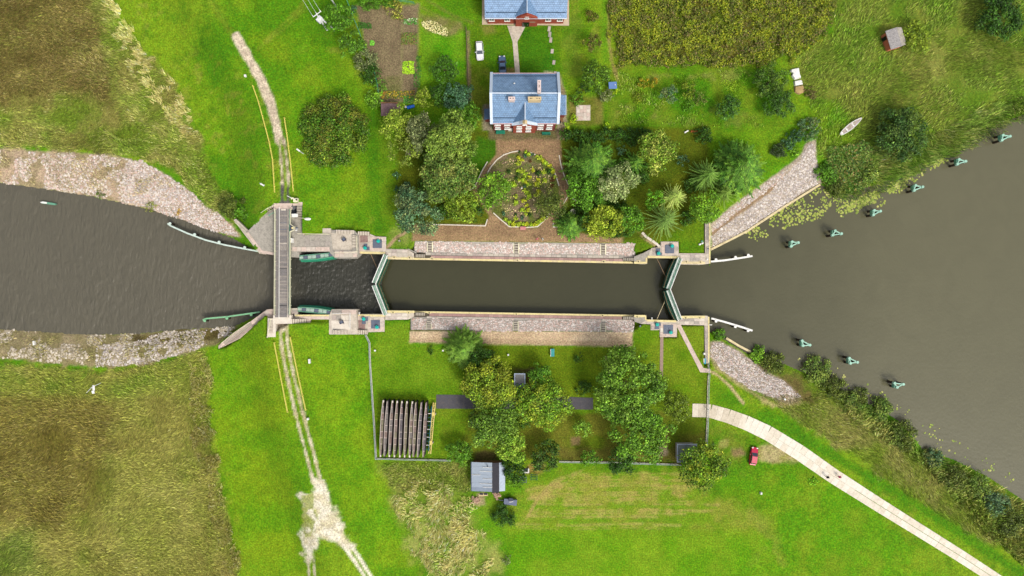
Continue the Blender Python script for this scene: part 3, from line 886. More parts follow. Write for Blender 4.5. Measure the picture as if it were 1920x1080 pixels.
MB().box(W3(551, 396, ZA + .5), (1.0, 1.4, 1.0)).build('motor_case', M_BLACK, o)
MB().box(W3(556, 390, ZA + .9), (.35, 1.6, .3), .2).build('lever_arm', M_BLACK, o)
o = thing('machine_box', 'white flat-topped cabinet between the bridge railing and the steps', 'cabinet', W3(553, 404, ZA))
MB().box(W3(553, 404, ZA + .6), (1.25, .7, 1.0)).build('case', M_WHITE, o)
MB().box(W3(553, 404, ZA + 1.14), (1.35, .8, .08), .04).build('lid', M_WHITE, o)
piece('post', o, M_CREAM, W3(549, 410, ZA + .5), (.1, .1, 1.0))
o = thing('signal_lamp', 'white signal lamp hung over the lawn beside the bridge steps', 'lamp', W3(569, 409, ZA))
MB().tube(W3(566, 409, ZA), W3(566, 409, ZA + 2.6), .06, 6).tube(W3(566, 409, ZA + 2.5), W3(576, 410, ZA + 2.5), .05, 6).build('bracket', M_CREAM, o)
b = MB()
for i in range(8):
    a0, a1 = math.pi * i / 8, math.pi * (i + 1) / 8
    c0 = Vector(W3(577, 410.5, ZA + 2.5))
    b.tube(c0 + Vector((-math.cos(a0) * .75, 0, 0)), c0 + Vector((-math.cos(a1) * .75, 0, 0)), .05 + .28 * math.sin(a0), 10, .05 + .28 * math.sin(a1))
b.build('shade', M_WHITE, o)
o = thing('control_box', 'small white switch box beside the bridge railing above the open gate', 'box', W3(547, 451, ZA))
MB().box(W3(547.5, 451, ZA + .55), (.5, 1.0, 1.1)).build('case', M_WHITE, o)
MB().box(W3(545.8, 451, ZA + .6), (.12, .6, .6)).build('door', M_BLACK, o)
for (bx, by, lab, rz_) in ((645, 449, 'dark winch box on the pale platform beside the north steps', .7), (640.5, 604.5, 'dark winch box on the pale platform beside the south steps', .35)):
    o = thing('winch_box', lab, 'winch', W3(bx, by, ZA))
    MB().box(W3(bx, by, ZA + .45), (.85, .6, .8), rz_).build('case', M_NAVY, o)
    MB().box(W3(bx - .5, by - 1, ZA + .86), (.5, .5, .1), rz_).build('lid', M_PLATE, o)
    MB().tube(W3(bx + 3, by + 2, ZA + .5), W3(bx + 5, by + 3, ZA + .7), .06, 6).build('crank_handle', M_BLACK, o)
o = thing('barrier_arm', 'white raised barrier arm at the north end of the bridge', 'barrier', W3(551, 374, ZR))
MB().box(W3(555, 375.5, ZR + .4), (1.0, .9, .9)).build('base', M_CREAM, o)
MB().tube(W3(555, 375, ZR + .9), W3(538, 367, ZR + 1.6), .07, 6).build('arm', M_WHITE, o)
MB().box(W3(548, 372, ZR + 1.1), (.6, .3, .3), .45).build('counterweight', M_CREAM, o)
MB().tube(W3(556, 374.5, ZR + .8), W3(556, 374.5, ZR + 1.0), .2, 10).build('hinge_cap', M_BLACK, o)

# ---- gate platforms
def wheel(px, py, z, lab):
    o = thing('gate_capstan', lab, 'capstan', W3(px, py, z))
    MB().tube(W3(px, py, z), W3(px, py, z + .45), .25, 10, .18).build('base', M_NAVY, o)
    c = Vector(W3(px, py, z + .55))
    MB().tube(c - Vector((0, 0, .14)), c + Vector((0, 0, .1)), .44, 18, .38).build('drum', M_TEAL, o)
    MB().tube(c + Vector((0, 0, .1)), c + Vector((0, 0, .26)), .16, 10).build('cap', M_TEAL, o)
    return o
def plate(parent, x0, y0, x1, y1, z):
    cx, cy = (x0 + x1) / 2, (y0 + y1) / 2
    piece('hatch_plate', parent, M_PLATE, W3(cx, cy, z + .05), ((x1 - x0) / 8, (y1 - y0) / 8, .1))
B1 = solid('gate_platform', 'stone gate platform on the north bank at the upper gates', 'platform',
           [(673, 441), (695, 439), (704, 443), (724, 444), (724, 475), (673, 475)], ZB, M_CONC)
piece('floor_panel', B1, M_FLOORP, W3(682, 448, ZB + .02), (1.9, 1.6, .06))
slabs(B1, 693, 444, 724, 470, ZB + .02, 3, 3, [M_CONC_P, M_SLAB[2]])
slabs(B1, 675, 455, 693, 470, ZB + .02, 2, 2, [M_CONC_P, M_SLAB[0], M_SLAB[1]])
plate(B1, 682, 457, 689, 466, ZB + .06); plate(B1, 687, 463, 693, 469, ZB + .064)
plate(B1, 699, 449, 716, 465, ZB + .06)
part_prism('side_wall', B1, [(671, 440), (674.5, 440), (674.5, 475), (671, 475)], -6, ZB + .5, M_CONC_P)
coping(B1, [(674, 473.5), (722, 474.5)], ZB, 4, [M_COPE], 12)
wheel(684, 465, ZB + .1, 'teal capstan on the small plate of the north platform, at the upper gates')
wheel(709, 452, ZB + .1, 'teal capstan on the large plate of the north platform, at the upper gates')
B2 = solid('gate_platform', 'stone gate platform on the south bank at the upper gates', 'platform',
           [(663, 589), (721, 589), (721, 622), (690, 623), (663, 622)], ZB, M_CONC)
piece('floor_panel', B2, M_FLOORP, W3(674, 609, ZB + .02), (2.7, 2.1, .06))
slabs(B2, 664, 592, 694, 600, ZB + .02, 3, 1, [M_CONC_P, M_SLAB[1]])
slabs(B2, 690, 596, 720, 621, ZB + .02, 3, 3, [M_CONC_P, M_WHITEC, M_SLAB[2]])
plate(B2, 679, 599, 686, 607.5, ZB + .06); plate(B2, 683, 595, 690, 602, ZB + .064)
plate(B2, 696, 600, 712.5, 616, ZB + .06)
coping(B2, [(663, 591), (722, 592)], ZB, 3.6, [M_COPE], 12)
wheel(681.5, 598, ZB + .1, 'teal capstan on the small plate of the south platform, at the upper gates')
wheel(706.5, 613.5, ZB + .1, 'teal capstan on the large plate of the south platform, at the upper gates')
piece('gauge_post', B2, M_WHITE, W3(674, 587.5, ZB), (.16, .6, .8))

B3 = solid('gate_platform', 'stone gate platform on the north bank at the lower gates', 'platform',
           [(1222, 465), (1239, 463), (1239, 453), (1272, 453), (1273, 484), (1214, 483)], ZB, M_CONC)
slabs(B3, 1240, 454, 1271, 478, ZB + .02, 3, 3, [M_CONC_P, M_SLAB[2], M_SLAB[1]])
slabs(B3, 1223, 466, 1239, 478, ZB + .02, 2, 2, [M_CONC_P, M_SLAB[1]])
plate(B3, 1230, 466, 1238, 479, ZB + .06); plate(B3, 1236, 474, 1241, 479, ZB + .064)
plate(B3, 1247, 459, 1264, 475, ZB + .06)
coping(B3, [(1214, 481.5), (1273, 482.5)], ZB, 4, [M_COPE], 12)
wheel(1235, 475, ZB + .1, 'teal capstan on the small plate of the north platform, at the lower gates')
wheel(1260.5, 461, ZB + .1, 'teal capstan on the large plate of the north platform, at the lower gates')
B4 = solid('gate_platform', 'stone gate platform on the south bank at the lower gates', 'platform',
           [(1212, 600), (1270, 602), (1269, 632), (1237, 632), (1237, 619), (1220, 619), (1220, 608), (1200, 607)], ZB, M_CONC)
slabs(B4, 1238, 607, 1268, 631, ZB + .02, 3, 3, [M_CONC_P, M_WHITEC, M_SLAB[2]])
slabs(B4, 1221, 606, 1237, 618, ZB + .02, 2, 2, [M_CONC_P, M_SLAB[1]])
plate(B4, 1228, 605, 1236, 617, ZB + .06); plate(B4, 1235, 605, 1239, 611, ZB + .064)
plate(B4, 1244, 609, 1262, 626, ZB + .06)
coping(B4, [(1212, 600.8), (1268, 602.5)], ZB, 3.6, [M_COPE], 12)
wheel(1232.5, 608.5, ZB + .1, 'teal capstan on the small plate of the south platform, at the lower gates')
wheel(1258, 623.5, ZB + .1, 'teal capstan on the large plate of the south platform, at the lower gates')
piece('gauge_post', B4, M_WHITE, W3(1222, 597.5, ZB), (.16, .6, .8))

# ---- chamber walls
def niche(parent, px, py, z, m=M_COPE2):
    piece('bollard_niche', parent, m, W3(px, py, z + .04), (.85, .5, .1))
    piece('mooring_bollard', parent, M_BLACK, W3(px, py + .6, z + .14), (.22, .22, .2))
NW_ = solid('chamber_wall', 'north wall of the lock chamber with cream coping and pink towpath', 'lock wall',
            [(768, 473), (808, 474), (1168, 480), (1192, 478), (1216, 482), (1213, 495), (727, 486), (727, 474)], ZT, M_WALL)
part_prism('upper_landing', NW_, [(723, 466.5), (764, 467.5), (776, 475), (776, 486.5), (727, 485.5), (723, 484)], -6, ZB - .02, M_CONC)
slabs(NW_, 724, 468, 764, 480, ZB + .02, 4, 2, [M_CONC_P] + M_SLAB[:3])
coping(NW_, [(727, 484), (777, 485)], ZB, 4, [M_COPE2, M_COPE], 12)
part_prism('ramp_wall', NW_, [(764, 467), (766, 466.5), (781, 473), (780, 475.5)], -6, ZB + .1, M_CONC_G)
steps(NW_, 779, 476.5, 797, 482.5, ZB - .1, ZT + .05, 8, 'x', M_STEPD, shear=.02)
coping(NW_, [(777, 485.2), (1190, 492.4)], ZT, 3.6, [M_COPE, M_COPE, M_COPE2], 10.3)
slabs(NW_, 808, 479, 1168, 484, ZT + .03, 42, 1, M_BRICKP, .03, .0178, 'towpath_paver')
slabs(NW_, 798, 473.5, 1190, 478.5, ZT + .06, 40, 1, [M_SLAB[0], M_SLAB[1], M_SLAB[3]], .05, .0165, 'drain_slab')
steps(NW_, 1188, 484, 1168, 489, ZB - .1, ZT + .05, 8, 'x', M_STEPD, shear=.02)
part_prism('lower_landing', NW_, [(1189, 481), (1205, 475), (1224, 465), (1224, 482), (1213, 483), (1213, 495), (1189, 494)], -6, ZB - .02, M_CONC_G)
coping(NW_, [(1189, 492.4), (1211, 492.8)], ZB, 4, [M_COPE], 11)
coping(NW_, [(1212, 494), (1212, 483)], ZB, 3, [M_COPE], 11)
for px, py, z in ((739, 482, ZB), (768, 483, ZB), (1197, 490, ZB), (810, 484.6, ZT), (970, 487.2, ZT), (1132, 490, ZT)):
    niche(NW_, px, py, z)
SW_ = solid('chamber_wall', 'south wall of the lock chamber with yellow coping and pink towpath', 'lock wall',
            [(727, 582), (1213, 590), (1213, 602), (1192, 604), (1168, 600), (768, 594), (722, 596), (721, 584)], ZT, M_WALL)
part_prism('upper_landing', SW_, [(722, 583), (727, 582), (776, 583), (776, 593), (766, 599), (722, 600)], -6, ZB - .02, M_CONC)
slabs(SW_, 723, 587.5, 764, 599, ZB + .02, 4, 2, [M_WHITEC, M_SLAB[2], M_SLAB[0]])
coping(SW_, [(726, 584), (777, 584.7)], ZB, 4, [M_COPE], 12)
steps(SW_, 779, 586, 797, 591.5, ZB - .1, ZT + .05, 8, 'x', M_STEPD, shear=.015)
coping(SW_, [(777, 584.8), (1190, 592)], ZT, 3.2, [M_COPE], 10.3)
slabs(SW_, 805, 587, 1166, 592.5, ZT + .03, 42, 1, M_BRICKP, .03, .0178, 'towpath_paver')
slabs(SW_, 800, 593, 1186, 598.5, ZT + .06, 40, 1, [M_SLAB[0], M_SLAB[1], M_SLAB[3]], .05, .0165, 'drain_slab')
steps(SW_, 1188, 594, 1168, 599, ZB - .1, ZT + .05, 8, 'x', M_STEPD, shear=.02)
part_prism('lower_landing', SW_, [(1189, 591), (1212, 591), (1212, 602), (1220, 606), (1202, 607), (1189, 603)], -6, ZB - .02, M_CONC_G)
coping(SW_, [(1189, 592.4), (1210, 592.8)], ZB, 4, [M_COPE], 11)
coping(SW_, [(1210.5, 592), (1210.5, 600)], ZB, 3, [M_COPE], 11)
for px, py, z in ((737, 585.4, ZB), (766, 585.8, ZB), (1195, 593.5, ZB), (805, 586, ZT), (968, 588.6, ZT), (1130, 591.2, ZT)):
    niche(SW_, px, py, z, M_COPE)
# cobbled slopes behind the towpaths, with their little stairs
def slope_band(name, lab, quad_low, quad_high, stairs_px, up):
    lo = [(*W(p[0], p[1], ZT + .04), ZT + .04) for p in quad_low]
    hi = [(*W(p[0], p[1], .04), .04) for p in quad_high]
    b = MB()
    b.add(lo + hi[::-1] + [(p[0], p[1], -3) for p in lo + hi[::-1]], [(0, 1, 2, 3), (0, 4, 5, 1), (1, 5, 6, 2), (2, 6, 7, 3), (3, 7, 4, 0)])
    o = tag(b.build(name, M_CONC_G), lab, 'embankment')
    for sx, y0, y1 in stairs_px:
        steps(o, sx - 3.5, y0, sx + 3.5, y1, ZT + .15, .12, 6, 'y', M_STEPD)
        for e in (-4.6, 4.6):
            a, c = W3(sx + e, y0, ZT + .2), W3(sx + e, y1, .2)
            MB().add([(a[0] - .1, a[1], a[2]), (a[0] + .1, a[1], a[2]), (c[0] + .1, c[1], c[2]), (c[0] - .1, c[1], c[2]),
                      (a[0] - .1, a[1], -2), (a[0] + .1, a[1], -2), (c[0] + .1, c[1], -2), (c[0] - .1, c[1], -2)],
                     [(0, 1, 2, 3), (0, 4, 5, 1), (1, 5, 6, 2), (2, 6, 7, 3), (3, 7, 4, 0)]).build('stair_cheek', M_CREAM, o)
    return o
BAND_N = slope_band('cobbled_slope', 'cobbled slope between the gravel terrace and the north towpath', [(776, 473), (1191, 480)], [(778, 452), (1191, 457)], [(806, 472, 454), (968, 475, 456), (1131, 477, 458)], 1)
BAND_S = slope_band('cobbled_slope', 'cobbled slope between the south towpath and the gravel strip', [(770, 594), (1190, 601)], [(770, 618), (1188, 623)], [(804, 601, 617), (967, 602, 619), (1131, 605, 622)], -1)

# ---- lower head: quays running to the basin
E1 = solid('quay', 'paved north quay with cream edge at the corner of the lower basin', 'quay',
           [(1273, 475), (1322, 475), (1322, 418), (1332, 416), (1332, 494), (1318, 496), (1273, 495)], ZB, M_CONC)
slabs(E1, 1275, 477, 1322, 489, ZB + .02, 5, 2, M_SLAB)
slabs(E1, 1323.5, 419, 1329, 476, ZB + .02, 1, 8, [M_SLAB[3], M_SLAB[1], M_SLAB[3], M_WHITEC])
coping(E1, [(1275, 492.5), (1322, 493)], ZB, 4.5, [M_COPE2], 12)
coping(E1, [(1330.6, 494), (1330.6, 418)], ZB, 2.6, [M_COPE], 12)
niche(E1, 1287, 490.5, ZB); niche(E1, 1313.5, 491, ZB)
rail(E1, [(1333, 418), (1332.5, 440), (1331.5, 462)], ZB, .9, .04)
E2 = solid('quay', 'paved south quay with cream edge at the corner of the lower basin', 'quay',
           [(1270, 593), (1326, 592), (1330, 595), (1330, 680), (1322, 682), (1321, 610), (1270, 609)], ZB, M_CONC)
slabs(E2, 1274, 597, 1320, 608, ZB + .02, 5, 2, [M_WHITEC] + M_SLAB)
slabs(E2, 1322, 612, 1327, 680, ZB + .02, 1, 6, [M_SLAB[3], M_SLAB[1], M_SLAB[3]])
coping(E2, [(1273, 594.5), (1322, 594.2)], ZB, 4.5, [M_COPE], 12)
coping(E2, [(1328.8, 594), (1328.8, 680)], ZB, 2.6, [M_COPE], 12)
niche(E2, 1286, 595.5, ZB, M_COPE); niche(E2, 1312, 595.5, ZB, M_COPE)
piece('gauge_post', E2, M_WHITE, W3(1332, 609, ZB), (.7, .15, .5))
piece('gauge_post', E1, M_WHITE, W3(1326, 486, ZB + .1), (.3, .3, .3))

# ---- upper head, south bank
S1 = solid('bridge_abutment', 'pale concrete bridge abutment with steps on the south bank', 'abutment',
           [(497, 586), (502, 580), (546, 580), (552, 586), (552, 600), (548, 608), (514, 608), (514, 598), (492, 598)], ZA, M_CONC_P)
part_prism('road_landing', S1, [(512, 591), (546, 591), (546, 607), (513, 607)], 0, ZR - .04, M_WHITEC)
part_prism('stair_block', S1, [(502, 597), (517, 597), (517, 632), (501, 632)], 0, ZR + .04, M_WHITEC)
steps(S1, 504.5, 601, 511.5, 625, ZR + .02, ZR - .02, 12, 'y', M_STEP)
rail(S1, [(507, 598), (500.5, 633)], ZR, .9, .06, M_CREAM)
steps(S1, 546, 598, 575, 607, ZR - .2, ZA, 13, 'x', M_STEP)
part_prism('lower_landing', S1, [(574, 597), (582, 597), (582, 607), (574, 607)], 0, ZA, M_CONC_P)
slabs(S1, 496, 583, 512, 596, ZA + .03, 2, 2, [M_CONC_P, M_SLAB[2]])
wing2 = MB().prism(PW([(503, 580), (509, 588), (446, 635), (404, 655), (404, 649), (440, 624)], .8), -6,
                   [1.62, 1.62, .5, -.8, -.8, .5]).build('wing_wall', M_CONC_P)
tag(wing2, 'long sloping stone wing wall with steps beside the south bank, left of the bridge', 'wall')
for i in range(26):
    t = (i + .5) / 26
    z = 1.15 - t * 1.5
    piece('step', wing2, M_STEPD, (*W(472 - 52 * t, 607 + 37 * t, z), z - .1), (.16, .8, .5), math.radians(34))
rail(wing2, [(468, 604), (440, 623), (414, 644)], 0, .6, .045, M_CREAM, zs=[1.1, .3, -.7])
P2 = solid('lock_platform', 'pale concrete platform with slabs on the south bank, right of the bridge', 'platform',
           [(546, 578), (557, 578), (558, 590), (618, 590), (622, 580), (668, 580), (669, 590), (670, 627), (617, 627), (617, 599), (552, 599)], ZA, M_CONC)
slabs(P2, 560, 593, 617, 599, ZA + .03, 7, 1, [M_CONC_P, M_SLAB[2]])
coping(P2, [(554, 591.5), (617, 591.5)], ZA, 3, [M_COPE], 12)
slabs(P2, 622, 581, 668, 589, ZA + .03, 5, 1, [M_SLAB[3], M_CONC_P, M_SLAB[1]])
slabs(P2, 622, 591, 656, 600, ZA + .03, 4, 1, [M_SLAB[3], M_SLAB[1], M_WHITEC])
part_prism('platform_floor', P2, [(621, 601), (656, 601), (656, 618), (622, 618)], 0, ZA + .05, M_WHITEC)
steps(P2, 625, 619, 652, 627, ZA + .5, ZA - .1, 14, 'x', M_STEP)
steps(P2, 660, 619, 690, 627, ZA - .3, ZB + .1, 12, 'x', M_STEP)
slabs(P2, 547, 581, 557, 588, ZA + .03, 1, 2, [M_SLAB[3], M_SLAB[1]])
rail(P2, [(623, 588), (656, 587)], ZA, .9, .05, M_WHITE)
rail(P2, [(656, 587), (656, 616)], ZA, .9, .05, M_WHITE)

# ------------------------------------------------------------------ road bridge
BR = thing('plank_bridge', 'narrow plank-decked road bridge crossing the canal', 'bridge', W3(529, 494, ZR - 1))
def br_beam(name, x0, x1, y0, y1, z0, z1, m):
    return part_prism(name, BR, [(x0, y0), (x1, y0), (x1 - .6, y1), (x0 - .6, y1)], z0, z1, m)
br_beam('girder', 514, 516, 388, 598, ZR - 1.2, ZR - .16, M_DKGREEN)
br_beam('girder', 527, 529, 388, 598, ZR - 1.2, ZR - .16, M_DKGREEN)
br_beam('girder', 541.5, 543.5, 388, 598, ZR - 1.2, ZR - .16, M_DKGREEN)
for i in range(68):
    y = 392.5 + i * 3.0
    off = -.6 * (y - 388) / 210
    k = (CAM_H - ZR) / CAM_H / 8
    piece('deck_plank', BR, random.choice(M_PLANK), W3(531.2 + off, y, ZR - .06 + random.uniform(-.01, .012)), (15.0 * k, 3 * k - .035, .14), random.uniform(-.006, .006))
    piece('footway_plank', BR, M_PLANK[random.choice((0, 1, 1))], W3(519.4 + off, y, ZR - .02 + random.uniform(-.01, .012)), (6.2 * k, 3 * k - .035, .14))
    if i % 2 == 0:
        piece('footway_plank', BR, random.choice(M_PLANK), W3(541.3 + off, y + 1.5, ZR - .02), (2.6 * k, 6 * k - .035, .14))
for y, m in ((418, M_PLATE), (430, M_PLATE), (503, M_BLACK), (573, M_BLACK), (457, M_WHITEC)):
    piece('joint_strip', BR, m, W3(531, y, ZR + .03), (1.75, .12, .04))
br_beam('kerb_rail', 523, 523.9, 388, 597, ZR - .05, ZR + .16, M_WHITE)
br_beam('kerb_rail', 539.4, 540.1, 388, 597, ZR - .05, ZR + .12, M_WHITEC)
br_beam('edge_beam', 515.6, 516.4, 392, 590, ZR - .1, ZR + .1, M_GREEN)
br_beam('edge_beam', 542.2, 542.9, 392, 590, ZR - .1, ZR + .1, M_GREEN)
rail(BR, [(514.8, 392), (514.4, 490), (513.8, 590)], ZR, 1.1, .07, M_CREAM, 2.2)
rail(BR, [(544, 392), (543.8, 420), (551, 425), (551, 431), (543.6, 434), (543.2, 590)], ZR, 1.1, .07, M_CREAM, 2.2)
part_prism('machine_stand', BR, [(544, 421), (552, 426), (552, 431), (544, 433)], ZR - .4, ZR - .1, M_PLATE)
o = thing('bridge_winch', 'pale round winch on the small bay of the bridge railing', 'winch', W3(549, 428, ZR))
MB().tube(W3(548.5, 427.5, ZR), W3(548.5, 427.5, ZR + .9), .3, 12, .22).build('column', M_COPE, o)
MB().tube(W3(555, 428, ZR + .3), W3(558, 428, ZR + .3), .3, 10).build('gear_case', M_PLATE, o)
MB().tube(W3(552, 431, ZR + .6), W3(556.5, 433, ZR + .5), .06, 6).tube(W3(556.5, 433, ZR + .5), W3(557, 428, ZR + .6), .06, 6).build('crank_handle', M_WHITE, o)
piece('step_board', BR, M_WHITEC, W3(531.5, 393.2, ZR + .02), (1.1, .35, .1))

# ------------------------------------------------------------------ gates
def gate_leaf(name, lab, a, b, shelf, z=ZB + .25, w=7.0, zb=-6.0, bow=0.0):
    """leaf from hinge pixel a to tip pixel b; the framing hangs on the side given by shelf (+1 / -1 in x)"""
    A, B = Vector(W3(*a, z)), Vector(W3(*b, z))
    d = (B - A); L_ = d.length; d.normalize()
    n = Vector((-d.y, d.x, 0))
    if n.x * shelf < 0:
        n = -n
    o = thing(name, lab, 'lock gate', tuple((A + B) / 2 + Vector((0, 0, WL_R - z))))
    rz = math.atan2(d.y, d.x)
    mid = (A + B) / 2
    wm = w / 8
    MB().box(mid + Vector((0, 0, (zb - z) / 2 - .2)), (L_, wm * .8, z - zb - .4), rz).build('skin_plate', M_DKGREEN, o)
    MB().box(mid - Vector((0, 0, .08)), (L_, wm, .1), rz).build('walkway', M_DECK, o)
    for s in (-1, 1):
        MB().box(mid + n * s * (wm / 2 - .05) + Vector((0, 0, .02)), (L_, .14, .14), rz).build('kick_plate', M_GREEN, o)
        P = [A + n * s * wm * .5 + Vector((0, 0, 1.0)), B + n * s * wm * .5 + Vector((0, 0, 1.0))]
        MB().path(P, .095, 6).path([p - Vector((0, 0, .5)) for p in P], .04, 5).build('handrail', M_WHITE, o)
        for i in range(6):
            q = P[0].lerp(P[1], i / 5)
            piece('post', o, M_WHITE, (q.x, q.y, q.z - .5), (.08, .08, 1.0))
    # framing shelf on the other face
    for zz, ww in ((-.45, .62), (-1.5, .74)):
        pts, m_ = [], 8
        for i in range(m_ + 1):
            t = i / m_
            pts.append(A.lerp(B, t) + n * (wm / 2 + ww * (.75 + bow * math.sin(math.pi * t))))
        inner = [A + n * wm / 2, B + n * wm / 2]
        poly = [(p.x, p.y) for p in pts] + [(inner[1].x, inner[1].y), (inner[0].x, inner[0].y)]
        MB().prism(poly, z + zz - .12, z + zz).build('girder', M_DKGREEN, o)
        if zz == -.45:
            MB().path([p + Vector((0, 0, zz + .05)) for p in pts], .07, 5).build('fender_rail', M_RUST, o)
    for i in range(5):
        t = (i + .5) / 5
        q = A.lerp(B, t) + n * (wm / 2 + .3)
        piece('rib', o, M_DKGREEN, (q.x, q.y, z - 1.1), (.1, .6, 1.3), rz)
    return o
g1 = gate_leaf('lock_gate', 'north leaf of the closed upper gates', (724.5, 478), (702.5, 531), 1)
g2 = gate_leaf('lock_gate', 'south leaf of the closed upper gates', (724, 590), (702.5, 534.5), 1)
g3 = gate_leaf('lock_gate', 'north leaf of the closed lower gates', (1274, 484), (1252, 541.5), -1, bow=.45)
g4 = gate_leaf('lock_gate', 'south leaf of the closed lower gates', (1273.5, 600), (1252, 544), -1, bow=.45)
def rod(parent, a, b, m, z=-1.0):
    MB().tube(W3(*a, ZB - .3), W3(*b, z), .07, 6).build('drive_rod', m, parent)
rod(g1, (695, 476), (707, 503), M_RUST); rod(g2, (698, 588), (706, 565), M_BLACK)
rod(g3, (1232, 485), (1249, 521), M_RUST); rod(g4, (1231, 600), (1247, 564), M_COPE2)

def open_leaf(lab, a, b, side, pits):
    A, B = Vector(W3(*a, ZA - .3)), Vector(W3(*b, ZA - .3))
    d = B - A; L_ = d.length; d.normalize()
    n = Vector((-d.y, d.x, 0)) * side         # towards the water
    o = thing('lock_gate', lab, 'lock gate', tuple((A + B) / 2 + Vector((0, 0, WL_L - ZA + .3))))
    pts_out, pts_in = [], []
    for i in range(9):
        t = i / 8
        s = .5 + .42 * math.sin(math.pi * (.12 + .8 * t))
        pts_out.append(A.lerp(B, t) + n * s * .75)
        pts_in.append(A.lerp(B, t) - n * .42)
    poly = [(p.x, p.y) for p in pts_out + pts_in[::-1]]
    z = A.z
    MB().prism(poly, -4.5, z - .1).build('gate_body', M_DKGREEN, o)
    low = [(p.x, p.y) for p in [q + n * .45 for q in pts_out] + pts_out[::-1]]
    MB().prism(low, -4.4, z - .9).build('skin_plate', mat('fresh_green', C(40, 150, 112), .5, (3, .15)), o)
    for i in range(8):
        c = (pts_out[i] + pts_out[i + 1] + pts_in[i] + pts_in[i + 1]) / 4
        w_ = ((pts_out[i] - pts_in[i]).length) - .3
        rz = math.atan2(d.y, d.x)
        piece('grating', o, M_PLATE if i % 3 == 1 else M_DECK, (c.x, c.y, z - .04), (L_ / 8 - .08, w_, .06), rz)
    MB().path([p + Vector((0, 0, .02)) for p in pts_out], .11, 6).build('edge_beam', M_GREEN, o)
    MB().path([p + Vector((0, 0, .02)) for p in pts_in], .09, 6).build('edge_beam', M_GREEN, o)
    return o
open_leaf('open gate leaf folded into the north wall right of the bridge', (561, 483), (624, 477), -1, 1)
open_leaf('open gate leaf folded into the south wall right of the bridge', (558, 580), (620, 586), 1, 1)

# ------------------------------------------------------------------ guide beams at the lock mouths
M_PALEF = mat('pale_fender_paint', C(222, 238, 226), .5, (2, .1), dirt=(1.4, C(160, 184, 160), .4))
M_MINT = mat('mint_paint', C(176, 224, 200), .5, (2, .1), dirt=(1.4, C(120, 150, 124), .5))
M_PILE = mat('wet_timber', C(58, 44, 30), .7, (3, .3))
def guide(lab, pts, z, m, blocks, w=.34):
    P = [Vector(W3(*p, z)) for p in pts]
    o = thing('guide_fender', lab, 'fender', tuple(P[0]))
    MB().ribbon([(p.x, p.y) for p in P], w, z - .4, z).build('fender_beam', m, o)
    MB().ribbon([(p.x, p.y) for p in P], w * .7, z - 1.2, z - .8).build('waling', M_DKGREEN, o)
    for t, sd in blocks:
        k = t * (len(P) - 1); i = min(int(k), len(P) - 2)
        q = P[i].lerp(P[i + 1], k - i)
        d = (P[i + 1] - P[i]).normalized(); nn = Vector((-d.y, d.x, 0)) * sd
        MB().tube((q.x + nn.x * .35, q.y + nn.y * .35, -5), (q.x + nn.x * .35, q.y + nn.y * .35, z - .1), .26, 8).build('pile', M_PILE, o)
        MB().tube((q.x + nn.x * .35, q.y + nn.y * .35, z - .1), (q.x + nn.x * .35, q.y + nn.y * .35, z + .1), .33, 8).build('pile_cap', m, o)
    return o
guide('long white curved guide fender on piles below the cobbled bank', [(314, 419), (319, 423), (350, 437), (385, 450), (420, 459), (455, 466), (488, 472)], -.6, M_PALEF, [(.1, 1), (.4, 1), (.62, 1), (.85, 1)])
guide('thin green guide fender reaching from the south abutment into the canal', [(380, 600), (386, 597.5), (425, 594), (460, 589), (487, 585)], -.6, mat('pale_green', C(140, 200, 150), .5, (2, .15)), [(.12, -1), (.5, -1), (.85, -1)])
guide('white guide fender on piles from the north quay into the basin', [(1333, 490.5), (1360, 488), (1390, 483.5), (1411, 480)], -.6, M_WHITE, [(.12, 1), (.55, 1), (.88, 1)], .42)
guide('white guide fender on piles from the south quay into the basin', [(1334, 597), (1360, 604), (1390, 613), (1411, 620)], -.6, M_WHITE, [(.12, -1), (.55, -1), (.88, -1)], .42)

# ------------------------------------------------------------------ mooring dolphins in the basin
def dolphin(px, py, lab):
    zt = WL_R + 2.7
    c = Vector(W3(px, py, zt))
    o = thing('mooring_dolphin', lab, 'dolphin', (c.x, c.y, WL_R), 'mooring dolphins in the basin')
    up = 1 if py < 540 else -1
    rv = Matrix.Rotation(random.uniform(-.22, .22), 3, 'Z'); kv = random.uniform(.92, 1.1)
    tri = [rv @ Vector(t) * kv for t in ((-.95, -.55 * up, random.uniform(-.1, .1)), (-.55, .5 * up, random.uniform(-.1, .1)), (.95, .05 * up, random.uniform(-.1, .1)))]
    for i, t in enumerate(tri):
        f = c + t * 1.15
        MB().tube((f.x, f.y, WL_R - 2.5), (c.x + t.x, c.y + t.y, zt - .5), .3, 8).build('pile', M_PILE, o)
        MB().tube((c.x + t.x, c.y + t.y, zt - .5), (c.x + t.x, c.y + t.y, zt + .12), .36, 8, .33).build('pile_cap', M_MINT, o)
    for i in range(3):
        p, q = c + tri[i], c + tri[(i + 1) % 3]
        MB().box((p + q) / 2 - Vector((0, 0, .12)), ((q - p).length, .26, .3), math.atan2((q - p).y, (q - p).x)).build('cross_beam', M_MINT, o)
    p, q = c + tri[0], c + tri[1]
    MB().box((p + q) / 2 + Vector((-.35, 0, -.5)), (.12, 1.3, 1.0), 0).build('fender_board', M_GREEN, o)
    return o
for i, (px, py) in enumerate(((1490, 456.5), (1570, 437.5), (1644, 397.5), (1722, 351.5), (1803, 303), (1886, 257))):
    dolphin(px, py, '%s mooring dolphin from the lock in the northern row along the reedy bank' % ('nearest', 'second', 'third', 'fourth', 'fifth', 'farthest')[i])
for i, (px, py) in enumerate(((1511, 645), (1600, 677.5), (1686, 721.5))):
    dolphin(px, py, '%s mooring dolphin from the lock in the southern row of three' % ('nearest', 'middle', 'farthest')[i])
